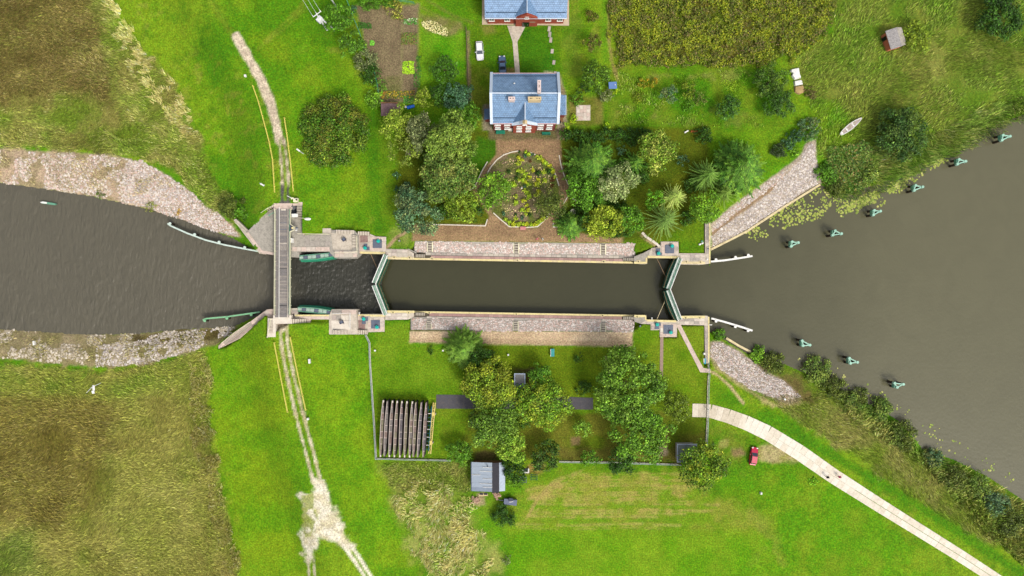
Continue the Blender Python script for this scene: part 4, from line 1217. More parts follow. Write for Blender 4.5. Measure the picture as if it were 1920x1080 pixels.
# the lone green buoy beam in the upper canal
o = thing('mooring_float', 'short green and white float on the water, far left of the canal', 'float', W3(90, 381, WL_L))
c = Vector(W3(90, 381, WL_L + .5))
d = Vector((1, -.13, 0)).normalized()
MB().prism([(c.x - 1.9, c.y + .25), (c.x - 1.5, c.y - .05), (c.x + 1.3, c.y - .42), (c.x + 1.9, c.y - .3), (c.x + 1.7, c.y - .02), (c.x - 1.2, c.y + .45)], WL_L - .8, WL_L + .5).build('hull', M_GREEN, o)
MB().prism([(c.x - 1.85, c.y + .23), (c.x - 1.5, c.y + .0), (c.x - .3, c.y - .15), (c.x - .2, c.y + .25), (c.x - 1.2, c.y + .4)], WL_L + .5, WL_L + .6).build('deck', M_WHITE, o)
# ------------------------------------------------------------------ loose stones on the banks
M_STONE = mat('bank_stone', None, .85, (6, .12), (8, .3), attr='Col')
def pick(cols, n, jit=.18):
    pal = np.array([C(*c) for c in cols])
    c = pal[RNG.integers(0, len(pal), n)]
    return np.clip(c * (1 + (RNG.random((n, 1)) - .5) * 2 * jit), .003, .85)

def stones(name, poly, zf, pitch, size, cols, keep=1.0, parent=None, label=None, flat=.2, excl=None, patch=None, mean=(236, 220, 206)):
    P = np.array(PW(poly, -1.0))
    x0, y0 = P.min(0); x1, y1 = P.max(0)
    gx, gy = np.meshgrid(np.arange(x0, x1, pitch), np.arange(y0, y1, pitch * .9))
    gx = gx + (np.arange(gx.shape[0]) % 2)[:, None] * pitch * .5
    gx = (gx + (RNG.random(gx.shape) - .5) * pitch * .45).ravel()
    gy = (gy + (RNG.random(gy.shape) - .5) * pitch * .45).ravel()
    z = zf(gx, gy)
    px, py = 960 + 8 * gx * CAM_H / (CAM_H - z), 540 - 8 * gy * CAM_H / (CAM_H - z)
    ok = (sdist(poly, px, py) < (fbm(gx, gy, 2.5, 2, 201) - .5) * 8) & (RNG.random(gx.shape) < keep)
    if excl:
        for e in excl:
            ok &= ~((px > e[0]) & (px < e[2]) & (py > e[1]) & (py < e[3]))
    if patch:
        ok &= fbm(gx, gy, patch[0], 3, 203) > patch[1]
    gx, gy, z = gx[ok], gy[ok], z[ok]
    n = len(gx)
    s = size * (.5 + 1.0 * RNG.random(n) ** 1.6) * .5
    asp = .75 + .5 * RNG.random(n)
    a = RNG.random(n) * math.pi
    ca, sa = np.cos(a), np.sin(a)
    V = np.zeros((n, 8, 3))
    hgt = size * flat * (.6 + .8 * RNG.random(n))
    for k, (dx, dy) in enumerate(((-1, -1), (1, -1), (1, 1), (-1, 1))):
        for lvl, (f, zz) in enumerate(((1.0, -.15), (.68, 1.0))):
            ux, uy = dx * s * f * (1 + .25 * (RNG.random(n) - .5)), dy * s * asp * f * (1 + .25 * (RNG.random(n) - .5))
            V[:, lvl * 4 + k, 0] = gx + ux * ca - uy * sa
            V[:, lvl * 4 + k, 1] = gy + ux * sa + uy * ca
            V[:, lvl * 4 + k, 2] = z + hgt * zz * (1 + .3 * (RNG.random(n) - .5) * (lvl == 1))
    F = np.array([(4, 5, 6, 7), (0, 1, 5, 4), (1, 2, 6, 5), (2, 3, 7, 6), (3, 0, 4, 7)])
    Q = (np.arange(n)[:, None, None] * 8 + F[None]).reshape(-1, 4)
    c = np.repeat(np.clip(pick(cols, n, .16) * .6 + np.array(C(*mean)) * .4, 0, .85), 5, 0)
    o = arr_obj(name, arr_mesh(name, V.reshape(-1, 3), Q, c), M_STONE, parent)
    return tag(o, label, kind='stuff')

PINKS = [(232, 206, 196), (214, 172, 160), (244, 232, 222), (196, 150, 136), (206, 196, 190), (250, 240, 232), (170, 150, 142), (226, 186, 168)]
GREYS = [(206, 198, 190), (236, 228, 220), (176, 168, 166), (150, 144, 146), (216, 202, 188), (246, 240, 232), (190, 170, 160), (128, 124, 128)]
MOSSY = [(190, 176, 140), (214, 200, 170), (150, 138, 92), (120, 112, 62), (232, 222, 200), (100, 90, 50), (176, 160, 120)]
def band_z(lo, hi):
    (ax, ay), (bx, by) = [W(*p, ZT) for p in lo]
    (cx, cy), (dx, dy) = [W(*p, 0) for p in hi]
    def f(x, y):
        t = np.clip((x - ax) / (bx - ax), 0, 1)
        yl, yh = ay + (by - ay) * t, cy + (dy - cy) * t
        u = np.clip((y - yl) / (yh - yl), 0, 1)
        return ZT + .04 + (-ZT) * u
    return f
stones('cobbles', [(777, 453), (1190, 458), (1190, 479), (777, 472)], band_z([(776, 473), (1191, 480)], [(778, 452), (1191, 457)]), .27, .29, PINKS, 1, BAND_N, flat=.2,
       excl=[(801, 440, 811, 474), (963, 440, 973, 476), (1126, 440, 1136, 480)])
stones('cobbles', [(771, 596), (1189, 602), (1187, 622), (771, 617)], band_z([(770, 594), (1190, 601)], [(770, 618), (1188, 623)]), .27, .29, PINKS, 1, BAND_S, flat=.2,
       excl=[(799, 596, 809, 620), (962, 596, 972, 622), (1126, 600, 1136, 624)])
def on_ground(x, y): return ground_z(x, y)
stones('bank_stones', [(235, 305), (262, 300), (320, 332), (358, 362), (394, 392), (412, 404), (446, 436), (448, 446), (400, 434), (340, 411), (280, 392), (230, 378)], on_ground, .30, .32, PINKS + GREYS, .97, None, 'pink and grey stones pitched on the north bank left of the bridge')
stones('bank_stones', [(-150, 270), (0, 280), (130, 288), (200, 290), (262, 302), (240, 384), (170, 367), (100, 356), (0, 342), (-150, 325)], on_ground, .34, .36, PINKS + MOSSY, .95, None, 'grass-grown stones on the north bank at the far left', patch=(3.5, .44))
stones('bank_stones', [(250, 640), (330, 620), (440, 612), (448, 612), (408, 646), (380, 652), (330, 666), (270, 684), (180, 688), (180, 650)], on_ground, .34, .36, MOSSY + GREYS, .9, None, 'mossy stones pitched on the south bank left of the bridge', patch=(2.5, .36))
stones('bank_stones', [(-150, 604), (0, 618), (80, 623), (150, 628), (250, 627), (440, 611), (440, 616), (250, 640), (180, 650), (180, 688), (120, 682), (40, 672), (-150, 664)], on_ground, .34, .36, MOSSY, .85, None, 'pebbly edge of the south bank at the far left', patch=(3, .48))
stones('bank_stones', [(1335, 466), (1335, 444), (1380, 408), (1440, 364), (1500, 298), (1516, 272), (1528, 270), (1530, 305), (1540, 340), (1470, 386), (1400, 432)], on_ground, .29, .31, GREYS, .97, None, 'grey stones pitched on the slope by the north quay')
stones('bank_stones', [(1335, 434), (1335, 422), (1400, 368), (1460, 328), (1500, 296), (1440, 358), (1380, 400)], on_ground, .29, .30, GREYS + PINKS, .9, None, 'upper strip of pale stones by the north quay')
stones('bank_stones', [(1333, 642), (1352, 642), (1392, 662), (1430, 692), (1470, 714), (1502, 744), (1478, 754), (1440, 742), (1400, 726), (1350, 690), (1333, 668)], on_ground, .29, .31, GREYS + PINKS[:3], .97, None, 'grey stones pitched on the slope by the south quay')
# low edge beams of the pitched slopes
for lab, pts, z in (('cream stone edge beam of the north slope along the basin', [(1333, 468), (1400, 434), (1470, 388), (1538, 346)], WL_R + .35), ('thin stone edge beam of the south slope along the basin', [(1362, 634), (1385, 648), (1408, 660)], WL_R + .35)):
    P = [W(*p, z) for p in pts]
    tag(MB().ribbon(P, .5, -5, z).build('edge_beam_wall', M_COPE2), lab, 'kerb')

# ------------------------------------------------------------------ rough grass, goldenrod, reeds
M_LEAF = leaf_material('foliage', .16)
M_GRASS = leaf_material('grass_blades', .3)
def scatter(poly, per_m2, soft=10, zmean=0.0, seed=0):
    P = np.array(PW(poly, zmean))
    P[:, 0] = np.clip(P[:, 0], -131, 131); P[:, 1] = np.clip(P[:, 1], -78, 78)
    x0, y0 = P.min(0); x1, y1 = P.max(0)
    n = int((x1 - x0) * (y1 - y0) * per_m2)
    x, y = x0 + (x1 - x0) * RNG.random(n), y0 + (y1 - y0) * RNG.random(n)
    z = ground_z(x, y)
    px, py = 960 + 8 * x * CAM_H / (CAM_H - z), 540 - 8 * y * CAM_H / (CAM_H - z)
    d = sdist(poly, px, py) + (fbm(x, y, 1.6, 3, 31) - .5) * 2 * soft + (fbm(x, y, 5, 3, 33) - .5) * 2 * soft
    ok = d < 0
    return x[ok], y[ok], z[ok]

def blades(name, label, poly, per_m2, length, width, pal_a, pal_b, size=4.0, seed=0, lean=(.5, 1.1), soft=10, wind=None, patch=None, flow=9.0, gain=2.0, tint=.65):
    """tall grass as leaning blades; lay follows a slow swirl like wind-laid grass"""
    x, y, z = scatter(poly, per_m2, soft)
    if patch:
        k = fbm(x, y, patch[0], 3, seed + 5) > patch[1] + (RNG.random(len(x)) - .5) * .1
        x, y, z = x[k], y[k], z[k]
    n = len(x)
    th = fbm(x, y, flow, 2, seed + 1) * 2.2 * math.pi + (RNG.random(n) - .5) * 2.0
    if wind is not None:
        th = wind + (fbm(x, y, flow, 2, seed + 1) - .5) * 4 + (RNG.random(n) - .5) * 1.4
    tl = lean[0] + (lean[1] - lean[0]) * RNG.random(n)
    L_ = length * (.55 + .9 * RNG.random(n))
    dx, dy, dz = np.cos(th) * np.sin(tl) * L_, np.sin(th) * np.sin(tl) * L_, np.cos(tl) * L_
    a = th + math.pi / 2 + (RNG.random(n) - .5) * 1.2
    wx, wy = np.cos(a) * width * .5, np.sin(a) * width * .5
    V = np.stack([np.stack([x - wx, y - wy, z - .05], -1), np.stack([x + wx, y + wy, z - .05], -1),
                  np.stack([x + dx + wx * .5, y + dy + wy * .5, z + dz], -1), np.stack([x + dx - wx * .5, y + dy - wy * .5, z + dz], -1)], 1)
    t = sstep(.35, .65, fbm(x, y, size, 3, seed + 2) + (RNG.random(n) - .5) * .35)[:, None]
    c = (pick(pal_a, n, .3) * (1 - t) + pick(pal_b, n, .3) * t)
    c = np.clip((c * (1 - tint) + cover(x, y) * tint) * gain * np.exp(RNG.normal(size=(n, 1)) * .45 - .06), 0, .85)
    o = arr_obj(name, arr_mesh(name, V.reshape(-1, 3), np.arange(4 * n).reshape(-1, 4), c), M_GRASS)
    return tag(o, label, kind='stuff')

STRAW = [(206, 186, 128), (190, 170, 112), (222, 206, 150), (176, 160, 98)]
TANS = [(150, 132, 78), (128, 108, 62), (170, 150, 92), (104, 88, 50)]
OLIVE = [(118, 128, 46), (96, 116, 36), (138, 142, 58), (84, 104, 30)]
FRESH = [(104, 146, 32), (88, 132, 24), (126, 158, 44), (74, 118, 22)]
blades('rough_grass', 'tall rough grass on the upper left meadow', ROUGH_NW, 20, .65, .11, STRAW + OLIVE, OLIVE + FRESH, 4, 400)
blades('rough_grass', 'brown rough grass at the upper left corner', BROWN_NW, 17, .5, .11, TANS, TANS + OLIVE, 5, 410, soft=20, gain=2.1)
blades('rough_grass', 'tall straw grass on the lower left meadow', ROUGH_SW, 20, .65, .11, OLIVE + TANS, STRAW[:2] + OLIVE + OLIVE, 6, 420, soft=6, gain=2.05, tint=.75)
blades('straw_grass', 'pale straw-coloured grass on the slope below the timber rack', STRAW_S, 26, .9, .12, STRAW, STRAW + FRESH, 2.5, 430, flow=4, patch=(2.6, .46), gain=2.4, tint=.3, soft=18)
blades('rough_grass', 'rough grass between the timber rack and the tin shed', [(712, 866), (880, 868), (885, 925), (770, 920), (738, 915)], 26, .6, .12, OLIVE + STRAW, FRESH + OLIVE, 3, 440)
blades('straw_grass', 'straw-coloured fringe of the upper left meadow', [(205, -10), (262, 80), (330, 160), (352, 220), (375, 262), (345, 260), (300, 200), (240, 110), (195, 20)], 40, .95, .13, STRAW, OLIVE + STRAW, 2, 450, patch=(2.2, .5), gain=2.3, tint=.3, soft=14)
blades('straw_grass', 'straw-coloured fringe of the lower left meadow', [(350, 680), (390, 670), (400, 840), (430, 980), (455, 1085), (420, 1085), (390, 950), (360, 820)], 36, .95, .13, STRAW, OLIVE + STRAW, 3, 460, wind=.3, patch=(2.4, .48), gain=2.3, tint=.4)
blades('rough_grass', 'rough grass on the upper right meadow', ROUGH_NE, 18, .7, .12, OLIVE + FRESH, OLIVE + STRAW[1:2] + FRESH, 5, 470, wind=.7, gain=2.1, patch=(5, .36))
blades('rough_grass', 'rough grass between the slab road and the basin', ROUGH_SE, 20, .7, .12, OLIVE + FRESH, STRAW + OLIVE, 4, 480, wind=-.9, gain=2.1)
blades('rough_grass', 'rough tufts in the orchard meadow', [(1150, 140), (1440, 132), (1470, 160), (1430, 238), (1160, 236)], 14, .5, .12, FRESH, OLIVE + STRAW, 4, 490, patch=(4, .5))
blades('rough_grass', 'rough grass on the hedge line above the north bank', [(0, 270), (150, 282), (260, 296), (330, 322), (400, 392), (440, 412), (430, 378), (380, 300), (200, 250), (0, 240)], 24, .7, .12, OLIVE + FRESH, STRAW + OLIVE, 3, 500)
for nm, pl, sd in (('north bank', [(-20, 284), (130, 290), (230, 296), (300, 330), (330, 350), (250, 372), (150, 352), (-20, 330)], 510), ('south bank', [(-20, 624), (120, 634), (250, 632), (400, 618), (430, 622), (380, 646), (250, 676), (120, 676), (-20, 664)], 520)):
    blades('bank_weeds', 'weeds growing between the stones of the %s' % nm, pl, 14, .45, .12, OLIVE + TANS[:1], STRAW + OLIVE, 3, sd, patch=(3, .52))

def leafy(name, label, poly, per_m2, zlo, zhi, leaf, pal_a, pal_b, size=3, seed=0, soft=8, patch=None, up=.5, mound=0.0, gain=2.0):
    x, y, z = scatter(poly, per_m2, soft)
    if patch:
        k = fbm(x, y, patch[0], 3, seed + 5) > patch[1] + (RNG.random(len(x)) - .5) * .12
        x, y, z = x[k], y[k], z[k]
    n = len(x)
    hill = fbm(x, y, size, 2, seed + 3)
    z = z + zlo + (zhi - zlo) * RNG.random(n) * (.3 + hill) + mound * hill
    t = sstep(.35, .65, fbm(x, y, size, 3, seed + 2) + (RNG.random(n) - .5) * .3)[:, None]
    c = np.clip((pick(pal_a, n, .35) * (1 - t) + pick(pal_b, n, .35) * t) * gain, 0, .85)
    V = leaf_quads(np.stack([x, y, z], -1), np.tile(np.array([0, 0, 1.0]), (n, 1)), leaf, up)
    o = arr_obj(name, arr_mesh(name, V, np.arange(4 * n).reshape(-1, 4), c), M_LEAF)
    return tag(o, label, kind='stuff')

def leaf_quads(p, nrm, leaf, jit):
    n = len(p)
    nn = nrm + (RNG.random((n, 3)) - .5) * 2 * jit
    nn /= np.linalg.norm(nn, axis=1, keepdims=True) + 1e-9
    r = RNG.normal(size=(n, 3))
    u = np.cross(nn, r); u /= np.linalg.norm(u, axis=1, keepdims=True) + 1e-9
    v = np.cross(nn, u)
    s = (leaf * (.6 + .8 * RNG.random(n)) * .5)[:, None]
    u, v = u * s, v * s * .72
    return np.stack([p - u, p - v * .9 + u * .15, p + u, p + v * .9 + u * .15], 1).reshape(-1, 3)

GOLD = [(144, 154, 28), (122, 140, 24), (164, 164, 38), (102, 124, 22)]
leafy('goldenrod_field', 'yellow-green goldenrod thicket filling the field at the top', GOLDEN, 48, .3, 1.4, .36, GOLD, [(92, 106, 24), (70, 88, 20), (116, 120, 40), (124, 108, 66)], 1.7, 530, patch=(2.2, .4), up=.8, gain=1.6, soft=22)
leafy('goldenrod_field', 'dark undergrowth of the goldenrod thicket', GOLDEN, 10, .1, .6, .4, [(66, 80, 20), (84, 96, 26)], [(110, 96, 56), (76, 84, 24)], 3, 535, up=.8)

REED_N = [(1545, 275), (1600, 285), (1690, 262), (1780, 236), (1850, 205), (1925, 178), (1990, 150), (1990, 200), (1920, 226), (1850, 252), (1790, 290), (1720, 322), (1660, 352), (1610, 380), (1560, 378), (1540, 330)]
blades('reeds', 'reeds along the north shore of the basin', REED_N, 22, 1.3, .15, [(96, 120, 44), (120, 138, 60), (78, 104, 40)], [(140, 142, 76), (164, 158, 96), (84, 104, 48), (70, 90, 50)], 3, 540, (.3, 1.0), wind=-.8, flow=6, gain=3.0, tint=.2)
leafy('reeds', 'leafy waterside plants along the north shore', [(1545, 280), (1620, 262), (1640, 330), (1600, 372), (1552, 350)], 30, .2, 1.4, .4, [(70, 110, 40), (92, 130, 44)], [(112, 136, 60), (60, 90, 40), (140, 120, 70)], 2.5, 545, up=.8)
REED_S = [(1560, 735), (1640, 770), (1720, 840), (1750, 850), (1800, 880), (1860, 915), (1930, 960), (2010, 1010), (2010, 1110), (1920, 1060), (1840, 990), (1760, 905), (1700, 850), (1600, 790)]
blades('reeds', 'reeds along the south shore of the basin', REED_S, 20, 1.3, .15, [(92, 118, 42), (116, 136, 58), (76, 102, 44)], [(140, 142, 74), (160, 152, 88), (84, 108, 50)], 3, 550, (.3, 1.0), wind=2.2, flow=6, gain=2.9, tint=.2)
# lily pads
def lily(label, poly, n, seed, r=.2):
    P = np.array(PW(poly, WL_R)); x0, y0 = P.min(0); x1, y1 = P.max(0)
    x, y = x0 + (x1 - x0) * RNG.random(n * 6), y0 + (y1 - y0) * RNG.random(n * 6)
    ok = (sdist(PW(poly, WL_R), x, y) < 0) & (fbm(x, y, 2.6, 3, seed) > .47 + (RNG.random(n * 6) - .5) * .1) & (ground_z(x, y) < WL_R)
    x, y = x[ok][:n], y[ok][:n]; m = len(x)
    rr = r * (.6 + .9 * RNG.random(m)); a = RNG.random(m) * 6.28
    ang = a[:, None] + np.linspace(0, 5.6, 6)[None]
    V = np.stack([x[:, None] + np.cos(ang) * rr[:, None], y[:, None] + np.sin(ang) * rr[:, None], np.full((m, 6), WL_R + .03) + RNG.random((m, 6)) * .04], -1).reshape(-1, 3)
    b = np.arange(m)[:, None] * 6
    Q = np.concatenate([b + np.array([[0, 1, 2, 3]]), b + np.array([[0, 3, 4, 5]])])
    c = pick([(196, 206, 92), (174, 192, 78), (214, 214, 120), (150, 172, 70)], m, .15)
    tag(arr_obj('lily_pads', arr_mesh('lily_pads', V, Q, np.concatenate([c, c])), M_LEAF), label, kind='stuff')
lily('yellow-green lily pads floating off the north shore', [(1395, 440), (1450, 400), (1530, 350), (1600, 375), (1700, 322), (1770, 285), (1778, 300), (1700, 350), (1660, 385), (1590, 405), (1520, 415), (1460, 432), (1420, 455)], 900, 600)
lily('yellow-green lily pads below the reeds at the right', [(1560, 395), (1660, 350), (1770, 292), (1770, 302), (1720, 335), (1640, 382), (1580, 402)], 650, 605)
lily('scattered lily pads off the south shore', [(1485, 672), (1520, 668), (1600, 700), (1660, 735), (1740, 790), (1900, 890), (1920, 925), (1800, 860), (1730, 820), (1640, 755), (1560, 715)], 260, 610)

# ------------------------------------------------------------------ trees and shrubs
M_BARK = mat('bark', C(96, 80, 62), .9, (4, .3), (8, .5))
M_BARKP = mat('pale_bark', C(176, 168, 140), .9, (4, .2), (8, .4))
PAL = {
 'dark': [(44, 74, 22), (56, 92, 28), (70, 104, 34)], 'mid': [(74, 114, 30), (90, 134, 38), (104, 146, 46)],
 'light': [(112, 150, 46), (132, 168, 54), (96, 138, 40)], 'yellow': [(126, 150, 44), (160, 164, 54), (104, 134, 40), (136, 136, 50)],
 'blue': [(52, 92, 60), (70, 112, 80), (96, 132, 100), (44, 78, 50)], 'olive': [(94, 106, 48), (116, 122, 62), (76, 92, 40)],
 'silver': [(150, 166, 104), (182, 190, 134), (122, 146, 82)], 'lime': [(160, 190, 30), (190, 206, 44), (140, 178, 30)],
 'spruce': [(70, 112, 36), (92, 132, 46), (112, 146, 56)], 'fir': [(168, 180, 110), (146, 164, 92), (186, 192, 128)],
 'teal': [(60, 98, 66), (84, 122, 86), (104, 136, 92), (128, 138, 84)], 'brown': [(120, 104, 56), (96, 90, 44), (84, 104, 38)],
 'reed': [(122, 142, 66), (152, 158, 90), (96, 120, 52), (84, 110, 60)],
 'grey': [(120, 132, 84), (146, 150, 104), (96, 110, 66)], 'rust': [(120, 70, 40), (96, 60, 36)],
}
SAT = np.array([.98, 1.08, .6])
def cloud(R, rz, nc, leaf, dens, pal, cr=(.26, .4), seed=0, zc=0.0, flat=1.0, lobe=.26):
    """leaf quads of a crown: many clumps spread through a lobed ellipsoid"""
    nc = int(nc * 2.3)
    cr = (cr[0] * .56, cr[1] * .62)
    d = RNG.normal(size=(nc, 3)); d /= np.linalg.norm(d, axis=1, keepdims=True)
    d[:, 2] = np.abs(d[:, 2]) * .95 - .25
    lobes = RNG.normal(size=(7, 3)); lobes[:, 2] = np.abs(lobes[:, 2]) * .6; lobes /= np.linalg.norm(lobes, axis=1, keepdims=True)
    near = np.max(d @ lobes.T, axis=1)
    lob = 1.04 - lobe + lobe * sstep(.55, .95, near)
    rad = (.42 + .5 * RNG.random(nc) ** .55) * lob
    cen = d * rad[:, None] * np.array([R, R, rz])
    cr_ = R * (cr[0] + (cr[1] - cr[0]) * RNG.random(nc))
    blue = pal is PAL['blue'] or pal is PAL['teal'] or pal is PAL['grey'] or pal is PAL['silver']
    Ps, Ns, Cs = [], [], []
    pc = pick(pal, nc, .38)
    m_all = (4 * math.pi * cr_ ** 2 * dens * .62).astype(int) + 5
    ci = np.repeat(np.arange(nc), m_all); m = len(ci)
    v = RNG.normal(size=(m, 3)); v /= np.linalg.norm(v, axis=1, keepdims=True)
    v[:, 2] = np.where(v[:, 2] < -.3, -v[:, 2], v[:, 2])
    P = cen[ci] + v * (cr_[ci] * (.55 + .6 * RNG.random(m)))[:, None] * np.array([1, 1, .8 * flat])
    N_ = v + np.array([0, 0, .35])
    N_ /= np.linalg.norm(N_, axis=1, keepdims=True)
    Cc = (pick(pal, m, .42) * .4 + pc[ci] * .6 * (1 + (RNG.random((m, 1)) - .5) * .7)) * (np.array([1.02, 1.02, .9]) if blue else SAT)
    V = leaf_quads(P, N_, leaf, .7)
    V[:, 2] += zc
    return V, np.clip(Cc * 1.3 * np.exp(RNG.normal(size=(m, 1)) * .4), .003, .85), cen + np.array([0, 0, zc])

def trunk_mesh(h, r, targets, nl=6, lean=(0, 0)):
    b = MB()
    pts = [Vector((lean[0] * t, lean[1] * t, h * t)) for t in (-.03, .25, .5, .8, 1.0)]
    rr = [r * 1.25, r * .9, r * .7, r * .45, r * .2]
    for i in range(4):
        b.tube(pts[i], pts[i + 1], rr[i], 8, rr[i + 1])
    for k in range(min(nl, len(targets))):
        t = .3 + .55 * k / max(nl, 1)
        s = pts[0].lerp(pts[-1], t)
        b.tube(s, s.lerp(Vector(targets[k]), .9), r * .38, 6, r * .1)
    return b

def broadleaf(name, lab, px, py, r, h, pal, nc=26, leaf=.42, dens=7.0, cat='tree', group=None, squash=.75, cr=(.26, .4), bark=None, limbs=7, ry=None, rot=0.0):
    R = r / 8.0
    x, y = W(px, py, h * .68)
    z = gz(x, y)
    if z < -2.2: z = -2.0
    R *= (CAM_H - h * .68) / CAM_H
    rz_ = min(R * squash, h * .5)
    V, cc, cen = cloud(R * 1.2, rz_, nc, leaf, dens, PAL[pal] if isinstance(pal, str) else pal, cr, zc=h - rz_ * 1.05)
    if ry is not None:
        V[:, 1] *= ry
        c_, s_ = math.cos(rot), math.sin(rot)
        V[:, 0], V[:, 1] = V[:, 0] * c_ - V[:, 1] * s_, V[:, 0] * s_ + V[:, 1] * c_
    o = thing(name, lab, cat, (x, y, z), group)
    arr_obj('crown', arr_mesh('crown', V, np.arange(len(V)).reshape(-1, 4), cc), M_LEAF, o)
    trunk_mesh(h * .8, max(.07, R * .055), list(cen[np.argsort(-cen[:, 2])]), limbs).build('trunk', bark or M_BARK, o, world=False)
    return o

def conifer(name, lab, px, py, r, h, pal, levels=9, nb=11, wid=.5, droop=.35, group=None, tip=None, dens=1.0, apex=True, power=.85):
    r = r * 1.12
    zt = h if apex else h * .6
    x, y = W(px, py, zt)
    z = gz(x, y)
    if z < -2.2: z = -2.0
    R = r / 8.0 * (CAM_H - h * .35) / CAM_H
    P_, Cc_ = [], []
    levels = int(levels * 1.35); nb = int(nb * 1.45)
    pal_ = np.array([C(*c) for c in PAL[pal]]) * SAT * 1.4
    tip_ = np.array(C(*tip)) * 1.35 if tip else None
    for l in range(levels):
        t = l / (levels - 1.0)
        zl = h * (.10 + .86 * t)
        Rl = R * (1 - t) ** power + .18
        k = max(5, int(nb * (1 - .45 * t)))
        a0 = RNG.random() * 6.28
        for i in range(k):
            a = a0 + 2 * math.pi * (i + (RNG.random() - .5) * 1.1) / k
            Lb = Rl * (.55 + .55 * RNG.random())
            m = max(4, int(Lb / .2 * dens))
            s = (np.arange(m) + .6) / m
            zz = zl + h * .05 * (1 - s) - droop * Lb * s * s * .55 + .12 * Lb * s
            base = np.stack([np.cos(a) * Lb * s, np.sin(a) * Lb * s, zz], -1)
            col = pal_[RNG.integers(0, len(pal_))] * (.75 + .5 * RNG.random())
            for sd in (-1, 1):
                aa = a + sd * (.55 + .6 * RNG.random(m))
                ln = wid * .62 * np.minimum(1, 2.2 * (1.08 - s)) * (.35 + 1.0 * RNG.random(m)) * min(1, .35 + Lb / 2.2)
                dirv = np.stack([np.cos(aa), np.sin(aa), -.25 + .3 * (RNG.random(m) - .5)], -1)
                side = np.stack([-np.sin(aa), np.cos(aa), .6 * (RNG.random(m) - .5)], -1)
                q = base + dirv * (ln * .1)[:, None]
                w_ = (.05 + .04 * RNG.random(m))[:, None]
                V = np.stack([q - side * w_, q + side * w_, q + dirv * ln[:, None] + side * w_ * .5, q + dirv * ln[:, None] - side * w_ * .5], 1)
                P_.append(V)
                cm = np.tile(col, (m, 1)) * np.exp(RNG.normal(size=(m, 1)) * .4)
                if tip_ is not None:
                    cm = cm * (1 - .6 * s[:, None]) + tip_ * (.6 * s[:, None])
                Cc_.append(cm)
            # the bough itself, a slim ridge of needles
            dirb = np.stack([np.cos(a) * np.ones(m), np.sin(a) * np.ones(m), np.zeros(m)], -1)
            sb = np.stack([-np.sin(a) * np.ones(m), np.cos(a) * np.ones(m), np.zeros(m)], -1) * (.055 + .03 * RNG.random(m))[:, None]
            q = base + np.array([0, 0, .05])
            st = dirb * (Lb / m * .62)
            P_.append(np.stack([q - st - sb, q - st + sb, q + st + sb * .7, q + st - sb * .7], 1))
            cm = np.tile(col, (m, 1)) * (1.0 + .3 * RNG.random((m, 1)))
            if tip_ is not None:
                cm = cm * .5 + tip_ * .5
            Cc_.append(cm)
    V = np.concatenate(P_).reshape(-1, 3); cc = np.clip(np.concatenate(Cc_), .003, .85)
    o = thing(name, lab, 'tree', (x, y, z), group)
    arr_obj('crown', arr_mesh('crown', V, np.arange(len(V)).reshape(-1, 4), cc), M_LEAF, o)
    MB().tube((0, 0, -.4), (0, 0, h * .5), .045 * h * .4 + .08, 8, .03 * h * .4 + .05).tube((0, 0, h * .5), (0, 0, h), .03 * h * .4 + .05, 8, .02).build('trunk', M_BARK, o, world=False)
    return o

def shrub(lab, px, py, r, h, pal, leaf=.32, dens=9.0, nc=12, group=None, squash=.8, lobe=.2, name='shrub', cat='shrub', ry=None, rot=0.0, cr=(.32, .5)):
    R = r / 8.0
    x, y = W(px, py, h * .6)
    z = gz(x, y)
    if z < -2.4: z = WL_R + .1
    rz_ = min(R * squash, h * .62)
    V, cc, cen = cloud(R * 1.2, rz_, nc, leaf, dens, PAL[pal] if isinstance(pal, str) else pal, cr, zc=max(h - rz_ * 1.15, rz_ * .35), lobe=lobe)
    V[:, 2] = np.maximum(V[:, 2], .03)
    if ry is not None:
        V[:, 1] *= ry
        c_, s_ = math.cos(rot), math.sin(rot)
        V[:, 0], V[:, 1] = V[:, 0] * c_ - V[:, 1] * s_, V[:, 0] * s_ + V[:, 1] * c_
    o = thing(name, lab, cat, (x, y, z), group)
    arr_obj('foliage', arr_mesh('foliage', V, np.arange(len(V)).reshape(-1, 4), cc), M_LEAF, o)
    b = MB()
    for i in range(3):
        t = cen[i % len(cen)]
        b.tube((0, 0, -.2), (t[0] * .6, t[1] * .6, max(.1, t[2])), max(.02, R * .04), 6, .01)
    b.build('stem', M_BARK, o, world=False)
    return o

# west of the house: the big bush and the shelter belt by the vegetable garden
shrub('huge round bush on the lawn east of the gravel road', 625, 247, 57, 4.6, [(66, 104, 26), (82, 118, 32), (104, 122, 40), (124, 118, 52), (72, 108, 28)], .4, 10, 60, squash=.62, cr=(.24, .34), lobe=.06)
broadleaf('garden_tree', 'leafy tree under the power line at the top, left of the vegetable garden', 632, 34, 27, 6.5, 'mid', 22)
broadleaf('garden_tree', 'leafy tree along the garden fence, second from the top', 658, 78, 24, 6, [(82, 122, 32), (104, 142, 40), (66, 100, 28)], 20)
shrub('grey-green bush outside the garden fence, beside its bend', 684, 112, 21, 3.5, 'grey', .34, 9, 16)
shrub('dark bush outside the lower garden fence', 694, 138, 17, 3.2, 'dark', .34, 9, 14)
shrub('yellow-green bush at the lower end of the garden fence', 702, 186, 17, 3, 'light', .34, 9, 14)
shrub('pale green bush just below the brown shed roof', 712, 160, 12, 2.5, 'mid', .3, 9, 10)
shrub('leafy hedge bush at the top edge of the vegetable garden, left half', 690, 5, 20, 2.5, 'mid', .32, 9, 14, ry=.5)
shrub('leafy hedge bush at the top edge of the vegetable garden, right half', 720, 4, 20, 2.5, 'mid', .32, 9, 14, ry=.5)
